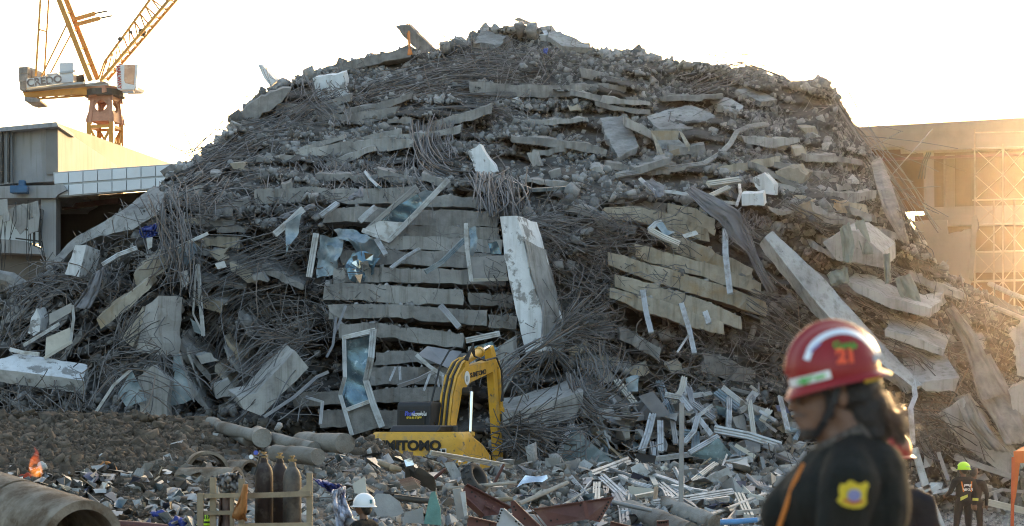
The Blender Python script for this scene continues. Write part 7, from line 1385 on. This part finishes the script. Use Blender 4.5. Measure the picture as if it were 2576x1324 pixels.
# white box-section frame by the firefighter
wf = tag(empty('steel_framework', P(2345, 1324, 50)), 'bent white box-section frame leaning between jacket and firefighter', 'frame')
for a, b, wd in (((2300, 1128), (2330, 1228), 17), ((2330, 1228), (2345, 1268), 17), ((2346, 1272), (2376, 1345), 18), ((2296, 1262), (2380, 1345), 14), ((2318, 1345), (2352, 1318), 12), ((2300, 1238), (2340, 1222), 9), ((2330, 1246), (2362, 1222), 12)): MB().bar(P(*a, 50), P(*b, 50), wd * 50 / F, .14, (0, -1, 0)).build('member', alu, wf)
MB().bar(P(2335, 1258, 49.9), P(2350, 1252, 49.9), .1, .16, (0, -1, 0)).build('dark_joint', dark, wf)
scrap([(2300, 1300), (2350, 1290), (2352, 1350), (2296, 1350)], 51, glass_dusty, 'teal glass sheet under the white frame', 'glass pane', 'glass_sheet')
# orange tent
ot = tag(empty('orange_tent', P(2560, 1350, 49)), 'orange canopy tent with one leg in view at the frame edge', 'tent'); tent_m = mat('orange_canvas', (.62, .11, .02), .7, var=.12, scale=3, bump=.1); tl = mat('orange_leg', (.52, .08, .02), .6, var=.1, bump=0)
lp = P(2549, 1150, 49); MB().bar(lp, Vector((lp.x - .03, lp.y, 0)), .07, .07).build('leg', tl, ot); MB().prism([P(2550, 1136, 49), P(2680, 1130, 49), P(2680, 1162, 49), P(2552, 1166, 49)], (0, .03, 0)).build('valance', tent_m, ot); MB().add([P(2550, 1137, 49), P(2680, 1131, 49), P(2680, 1115, 51), P(2600, 1110, 51)], [(0, 1, 2, 3)]).build('roof', tent_m, ot)
MB().prism([P(2551, 1162, 48.98), P(2566, 1166, 48.98), P(2556, 1250, 48.98), P(2546, 1290, 48.98)], (0, .03, 0)).build('side_curtain', tent_m, ot); MB().lathe([(0, 0), (.1, 0), (.1, .03), (.04, .05), (0, .05)], 12, Matrix.Translation((lp.x - .03, lp.y, 0.03))).build('foot', tl, ot)
# ---------------------------------------------------------------- red-brown steel sections
def isec(web, Y, m, label, dY, holes=(), flange=(), group='red-brown steel sections', t=.012, ribs=()):
    n = len(web); c = web[0]; o = tag(empty('steel_section', P(*web[-1], Y)), label, 'steel section', group)
    pts = [P(x, y, Y + d) for (x, y), d in zip(web, dY)]; nn = (pts[1] - pts[0]).cross(pts[-1] - pts[0]).normalized()
    MB().prism(pts, nn * t).build('web', m, o)
    for i, j in flange:
        a, b = pts[i], pts[j]; MB().bar(a, b, .16, .016, (pts[j] - pts[i]).cross(nn)).build('flange', m, o)
    for h in holes:
        q_ = P(h[0], h[1], Y); s = (pts[0] - q_).dot(nn) / nn.dot((q_ - camo.location).normalized()) if abs(nn.y) > .05 else 0; p = q_ + (q_ - camo.location).normalized() * s
        zz_ = nn if nn.y < 0 else -nn; MB().lathe([(0, 0), (.018, 0), (.018, .004), (0, .004)], 8, Matrix.Translation(p + zz_ * .012) @ zz_.to_track_quat('Z', 'Y').to_matrix().to_4x4()).build('bolt_hole', black_paint, o)
    for a, b in ribs: MB().bar(P(*a, Y - .06), P(*b, Y - .06), .06, .014).build('stiffener', m, o)
isec([(1171, 1221), (1281, 1279), (1259, 1294), (1216, 1299), (1159, 1246)], 32, steel_brown, 'red-brown steel section with square openings, tilted down', [0, .2, 0, -.1, -.1], [(1186, 1239), (1195, 1250), (1205, 1252), (1212, 1256), (1193, 1270), (1200, 1273), (1208, 1279), (1218, 1258)], [(0, 1), (4, 3)], ribs=(((1224, 1262), (1212, 1290)), ((1240, 1270), (1232, 1294)), ((1218, 1272), (1252, 1286))))
isec([(1341, 1281), (1468, 1262), (1544, 1251), (1509, 1314), (1474, 1306), (1379, 1326)], 32.5, steel_brown, 'long red-brown steel plate section rising to a point', [0, .1, .2, .1, 0, 0], [(1386, 1310), (1402, 1307), (1418, 1304), (1433, 1302), (1448, 1299), (1464, 1296), (1530, 1264), (1526, 1272), (1522, 1279), (1518, 1286), (1513, 1294), (1508, 1301), (1504, 1306), (1460, 1272)], [(0, 2), (5, 4)], ribs=(((1470, 1264), (1478, 1306)),))
isec([(1284, 1262), (1292, 1259), (1380, 1345), (1350, 1345), (1290, 1300)], 31.5, steel_brown, 'narrow red-brown steel gusset crossing the other sections', [0, 0, 0, 0, 0], [(1293, 1275), (1297, 1283), (1320, 1305)], [(1, 2)], ribs=(((1310, 1276), (1360, 1330)), ((1330, 1272), (1376, 1335))))
isec([(1259, 1279), (1268, 1280), (1340, 1345), (1240, 1345), (1250, 1310)], 31, steel_white, 'pale triangular steel gusset at the bottom edge', [0, 0, 0, 0, 0], [(1262, 1284), (1259, 1291), (1256, 1298), (1254, 1305), (1252, 1312), (1298, 1312), (1306, 1318), (1314, 1322)], [(1, 2)])
isec([(1179, 1299), (1250, 1316), (1246, 1345), (1170, 1345)], 30.6, steel_brown, 'low red-brown steel plate beside the pale gusset', [0, 0, 0, 0], [(1200, 1312), (1232, 1320)], [(0, 1)]); isec([(1536, 1312), (1600, 1328), (1590, 1350), (1530, 1350)], 36, steel_brown, 'red-brown steel plate end at the bottom edge by the rough pile', [0, 0, 0, 0], [], [(0, 1)]); isec([(1652, 1312), (1682, 1309), (1684, 1350), (1652, 1350)], 40, steel_brown, 'small slotted red-brown plate by the rough piles', [0, 0, 0, 0], [(1658, 1316), (1664, 1315), (1670, 1315), (1676, 1314)], [(0, 1)])
# ---------------------------------------------------------------- flame in the litter
fl = bpy.data.materials.new('flame'); fl.use_nodes = True; N_ = fl.node_tree.nodes; L_ = fl.node_tree.links; N_.remove(N_['Principled BSDF'])
em = N_.new('ShaderNodeEmission'); L_.new(em.outputs[0], N_['Material Output'].inputs['Volume']); tc_ = N_.new('ShaderNodeTexCoord'); nz = N_.new('ShaderNodeTexNoise'); nz.inputs['Scale'].default_value = 9; L_.new(tc_.outputs['Object'], nz.inputs['Vector'])
mr_ = N_.new('ShaderNodeMapRange'); mr_.inputs[1].default_value = .34; mr_.inputs[2].default_value = .66; mr_.inputs[4].default_value = 3.0; L_.new(nz.outputs['Fac'], mr_.inputs[0]); L_.new(mr_.outputs[0], em.inputs['Strength'])
sx_ = N_.new('ShaderNodeSeparateXYZ'); L_.new(tc_.outputs['Object'], sx_.inputs[0]); cr_ = N_.new('ShaderNodeValToRGB'); L_.new(sx_.outputs['Z'], cr_.inputs[0]); cr_.color_ramp.elements[0].color = (1, .30, .03, 1); cr_.color_ramp.elements[0].position = .05; cr_.color_ramp.elements[1].color = (.7, .03, .01, 1); cr_.color_ramp.elements[1].position = .36; L_.new(cr_.outputs[0], em.inputs['Color'])
fo = P(94, 1206, 26.2)
fm = MB(); fm.lathe([(.0, 0), (.05, .02), (.09, .07), (.10, .13), (.085, .2), (.055, .29), (.03, .37), (.0, .46)], 16, Matrix.Translation(fo) @ Matrix.Rotation(R(-4), 4, 'Y') @ Matrix.Scale(.95, 4), sx=1, sy=.8); fm.v = [v + Vector((mnoise.noise(v * 9), 0, mnoise.noise(v * 7 + Vector((5, 5, 5))))) * .045 for v in fm.v]; fm = fm.build('flame', fl, smooth='all'); bm = bmesh.new(); bm.from_mesh(fm.data); bmesh.ops.remove_doubles(bm, verts=bm.verts[:], dist=1e-4); bmesh.ops.recalc_face_normals(bm, faces=bm.faces[:]); bm.to_mesh(fm.data); bm.free()
tag(fm, 'small orange flame burning in the litter by the big pipes', 'flame')
# ---------------------------------------------------------------- litter of boards, rags and splinters
lm = [plaster, plaster, alu_grey, alu_grey, concrete_pale, wood, wood_grey, glass_dusty, fabric_grey, fabric_tan, alu_beige, darkmetal, mat('white_rag', (.42, .41, .39), .9, var=.1, bump=.2), plaster, concrete_pale, alu_grey, plaster, alu, concrete_pale, mat('faded_blue_rag', (.08, .088, .14), .8, var=.2, bump=.2)]
nmz = ['board', 'board', 'sheet', 'sheet', 'slab piece', 'timber', 'timber', 'glass piece', 'rag', 'rag', 'sheet', 'steel scrap', 'rag', 'board', 'slab piece', 'sheet', 'board', 'sheet', 'slab piece', 'rag']
lr = random.Random(31)
def litter(n, x0, x1, y0, y1, px, Yf, where, group):
    for k in range(n):
        x = lr.uniform(x0, x1); y = lr.uniform(y0, y1); i = lr.randrange(len(lm)); s = lr.uniform(*px); a = lr.uniform(0, 6.28); Y = float(Yf(x, y)) - lr.uniform(.1, .45) - (float(np.interp(x, [560, 680], [.85, .0])) if Yf is YB0 else 0)
        if nmz[i] == 'timber': qd = [(-1.3, -.12), (1.3, -.12), (1.3, .12), (-1.3, .12)]
        else: qd = [(lr.uniform(-1.1, -.6), lr.uniform(-.7, -.3)), (lr.uniform(.5, 1.1), lr.uniform(-.7, -.3)), (lr.uniform(.7, 1.2), lr.uniform(.1, .5)), (lr.uniform(-.2, .3), lr.uniform(.4, .7)), (lr.uniform(-1.1, -.5), lr.uniform(.2, .6))]
        qq = [(x + s * (u * math.cos(a) - v * math.sin(a)), y + .7 * s * (u * math.sin(a) + v * math.cos(a))) for u, v in qd]; m = lm[i]; rag = nmz[i] == 'rag'
        o = sheet(qq, Y, m, nmz[i].replace(' ', '_'), None, dY=[lr.gauss(0, .012) * s for _ in qq], t=.015 + .02 * lr.random(), warp=.18 if rag else (.05 if lr.random() < .4 else 0), seed=k * .37)
        tag(o, '%s %s %s' % ({'plasterboard': 'pale', 'faded_blue_rag': 'blue', 'white_rag': 'white', 'dusty_aluminium': 'silver', 'grey_aluminium': 'grey', 'cream_aluminium': 'cream', 'weathered_wood': 'tan', 'grey_timber': 'grey', 'dusty_glass': 'bluish', 'grey_fabric': 'dark', 'tan_fabric': 'tan', 'mangled_steel': 'dark', 'concrete_pale': 'broken'}[m.name], nmz[i], where), nmz[i], group)
litter(270, 20, 560, 1175, 1335, (7, 26), YB0, 'in the litter below the soil heap', 'litter below the soil heap')
litter(90, 420, 860, 1150, 1330, (7, 22), YB0, 'in the litter around the wooden rack', 'litter around the rack')
litter(160, 860, 1320, 1150, 1330, (8, 30), YB0, 'in the debris before the excavator', 'litter before the excavator')
litter(190, 1300, 2050, 1170, 1330, (9, 36), YB0, 'in the debris among the window frames', 'litter among window frames')
litter(80, 1400, 2050, 990, 1160, (8, 26), lambda x, y: Y0(x, y) - 1.6, 'on the slope above the window heap', 'litter above the window heap')
litter(24, 1420, 2040, 1015, 1165, (20, 46), lambda x, y: Y0(x, y) - 1.9, 'leaning large among the upper window frames', 'large sheets in the upper heap')
litter(22, 1420, 2040, 1185, 1300, (20, 44), YB0, 'lying large among the lower window frames', 'large sheets in the lower heap')
litter(40, 2250, 2576, 1150, 1290, (8, 24), lambda x, y: Y0(x, y) - 2.5, 'behind the firefighters', 'litter behind the firefighters')
for i, (x, y, m, lab) in enumerate([(262, 1150, lm[12], 'white rag on top of the litter by the soil heap'), (270, 1175, og, 'tan bag in the litter by the soil heap'), (66, 1205, mat('red_rag', (.40, .05, .02), .8, bump=.2), 'red rag beside the flame'), (120, 1195, lm[12], 'white rag beside the flame'), (408, 1300, blue_tarp, 'dark blue bag low in the litter'), (560, 1205, lm[8], 'dark bundle behind the rack'), (455, 1320, blue_tarp, 'blue bag by the lime helmet')]):
    me = blob([('e', P(x, y, float(YB0(x, y)) - .9) + Vector((random.gauss(0, .08), random.gauss(0, .05), random.gauss(0, .05))), (.09, .08, .07)) for _ in range(4)], .02, 1, .035, 12, i); c = sum((v.co for v in me.vertices), Vector()) / len(me.vertices); me.transform(Matrix.Translation(-c)); o = link('rag_bundle', me, m); o.location = c; tag(o, lab, 'rag')
# ---------------------------------------------------------------- haze volume added to give the warm sun glow on the right
hz = bpy.data.materials.new('glow_haze'); hz.use_nodes = True; N_ = hz.node_tree.nodes; N_.remove(N_['Principled BSDF'])
pv = N_.new('ShaderNodeVolumePrincipled'); pv.inputs['Color'].default_value = (.95, .92, .88, 1); pv.inputs['Density'].default_value = .00007; pv.inputs['Anisotropy'].default_value = .93
hz.node_tree.links.new(pv.outputs[0], N_['Material Output'].inputs['Volume'])
o = MB().bbox((-400, -220, -1.3), (400, 400, 48)).build('haze', hz)
tag(o, 'thin haze added over the whole site for the sun glow', 'haze', kind='stuff')
# ---------------------------------------------------------------- tell look-alikes apart by what they lie beside
LM = [(1293, 60, 'white summit slab'), (1060, 110, 'strapped column stub'), (830, 215, 'pale square block'), (660, 280, 'dark jutting slab'), (880, 370, 'sagging roof slab'), (1215, 410, 'short white column stub'), (1100, 370, 'hanging bar cascade'), (1350, 215, 'slab edge under the summit'),
    (1560, 345, 'steep smooth slab'), (1685, 365, 'open box'), (1710, 295, 'broad flat slab'), (1830, 265, 'pale slab by the crest'), (1800, 400, 'bent duct'), (1890, 500, 'square white column end'), (2000, 445, 'large beige block'), (2090, 505, 'shoulder beam'), (2150, 620, 'boxy pale block'), (2230, 750, 'thick flank slab'),
    (2330, 860, 'flat pale slab'), (2080, 760, 'long diagonal slab'), (1720, 560, 'white ribbed sill'), (1700, 700, 'sloping beam stack'), (1235, 490, 'thick bar bundle'), (1330, 720, 'leaning white column'), (1020, 540, 'tilted window'), (1000, 700, 'middle beam stack'), (910, 960, 'tall buckled window'), (690, 960, 'grey wedge column'),
    (400, 820, 'upright grey column'), (270, 560, 'long left slab'), (190, 660, 'white column end'), (150, 840, 'cream window box'), (110, 930, 'white-faced beam'), (1360, 1010, 'massive smooth block'), (1010, 1120, 'excavator'), (1480, 1150, 'large glass pane'), (1715, 1150, 'upright post'), (1790, 1140, 'blue glass corner'),
    (1890, 1100, 'long cream frame'), (1640, 1020, 'purple-grey panel'), (1440, 1285, 'red-brown steel'), (1190, 1205, 'tyre'), (1085, 1280, 'green wall piece'), (915, 1280, 'white hard hat'), (700, 1240, 'gas cylinders'), (520, 1190, 'half-buried pipe ring'), (540, 1260, 'wooden rack'), (95, 1180, 'flame'), (150, 1290, 'big concrete pipe'),
    (660, 1100, 'round pile head'), (2425, 1250, 'lime-helmeted firefighter'), (2335, 1240, 'bent white framework'), (2555, 1230, 'orange tent'), (2100, 900, 'red helmet'), (650, 800, 'shadowed hollow'), (50, 560, 'gridded building'), (420, 1290, 'lime helmet marked 117'), (280, 1170, 'brown soil heap')]
ORD = ['nearest', 'second nearest', 'third nearest', 'fourth nearest', 'fifth nearest', 'sixth nearest', 'seventh nearest', 'eighth nearest', 'ninth nearest', 'tenth nearest'] + ['%dth nearest' % k for k in range(11, 80)]
import re as _re
def tell_apart():
    by = {}
    for o in SC.objects:
        if o.parent is None and o.get('label') and o.get('kind') == 'thing' and o.get('category') != 'rebar': by.setdefault(o['label'], []).append(o)
    slots = {}
    for lab, obs in by.items():
        if len(obs) < 2: continue
        short = _re.split(r' (?:on|in|among|between|beside|by|of|above|below|behind|across|deep|around|under|from|buried|dangling|lying|hanging|low) ', lab)[0]
        for o in obs:
            c = o.location if o.type == 'EMPTY' or not o.data.vertices else o.location + (sum((Vector(b) for b in o.bound_box), Vector()) / 8 if max(o.scale) == min(o.scale) == 1 else Vector())
            x = CX + c.x / c.y * F; y = HY - (c.z - H) / c.y * F
            lx, ly, ln = min(LM, key=lambda l: (l[0] - x) ** 2 + (l[1] - y) ** 2); dx, dy = x - lx, y - ly
            where = ('right of' if dx > 0 else 'left of') if abs(dx) > abs(dy) else ('below' if dy > 0 else 'above')
            slots.setdefault((short, where, ln), []).append((math.hypot(dx, dy), o.name, o))
    for (short, where, ln), items in slots.items():
        for k, (_, _, o) in enumerate(sorted(items, key=lambda t: t[:2])):
            o['label'] = '%s, %s of its kind %s the %s' % (short, ORD[k], where, ln) if len(items) > 1 else '%s %s the %s' % (short, where, ln)
tell_apart()
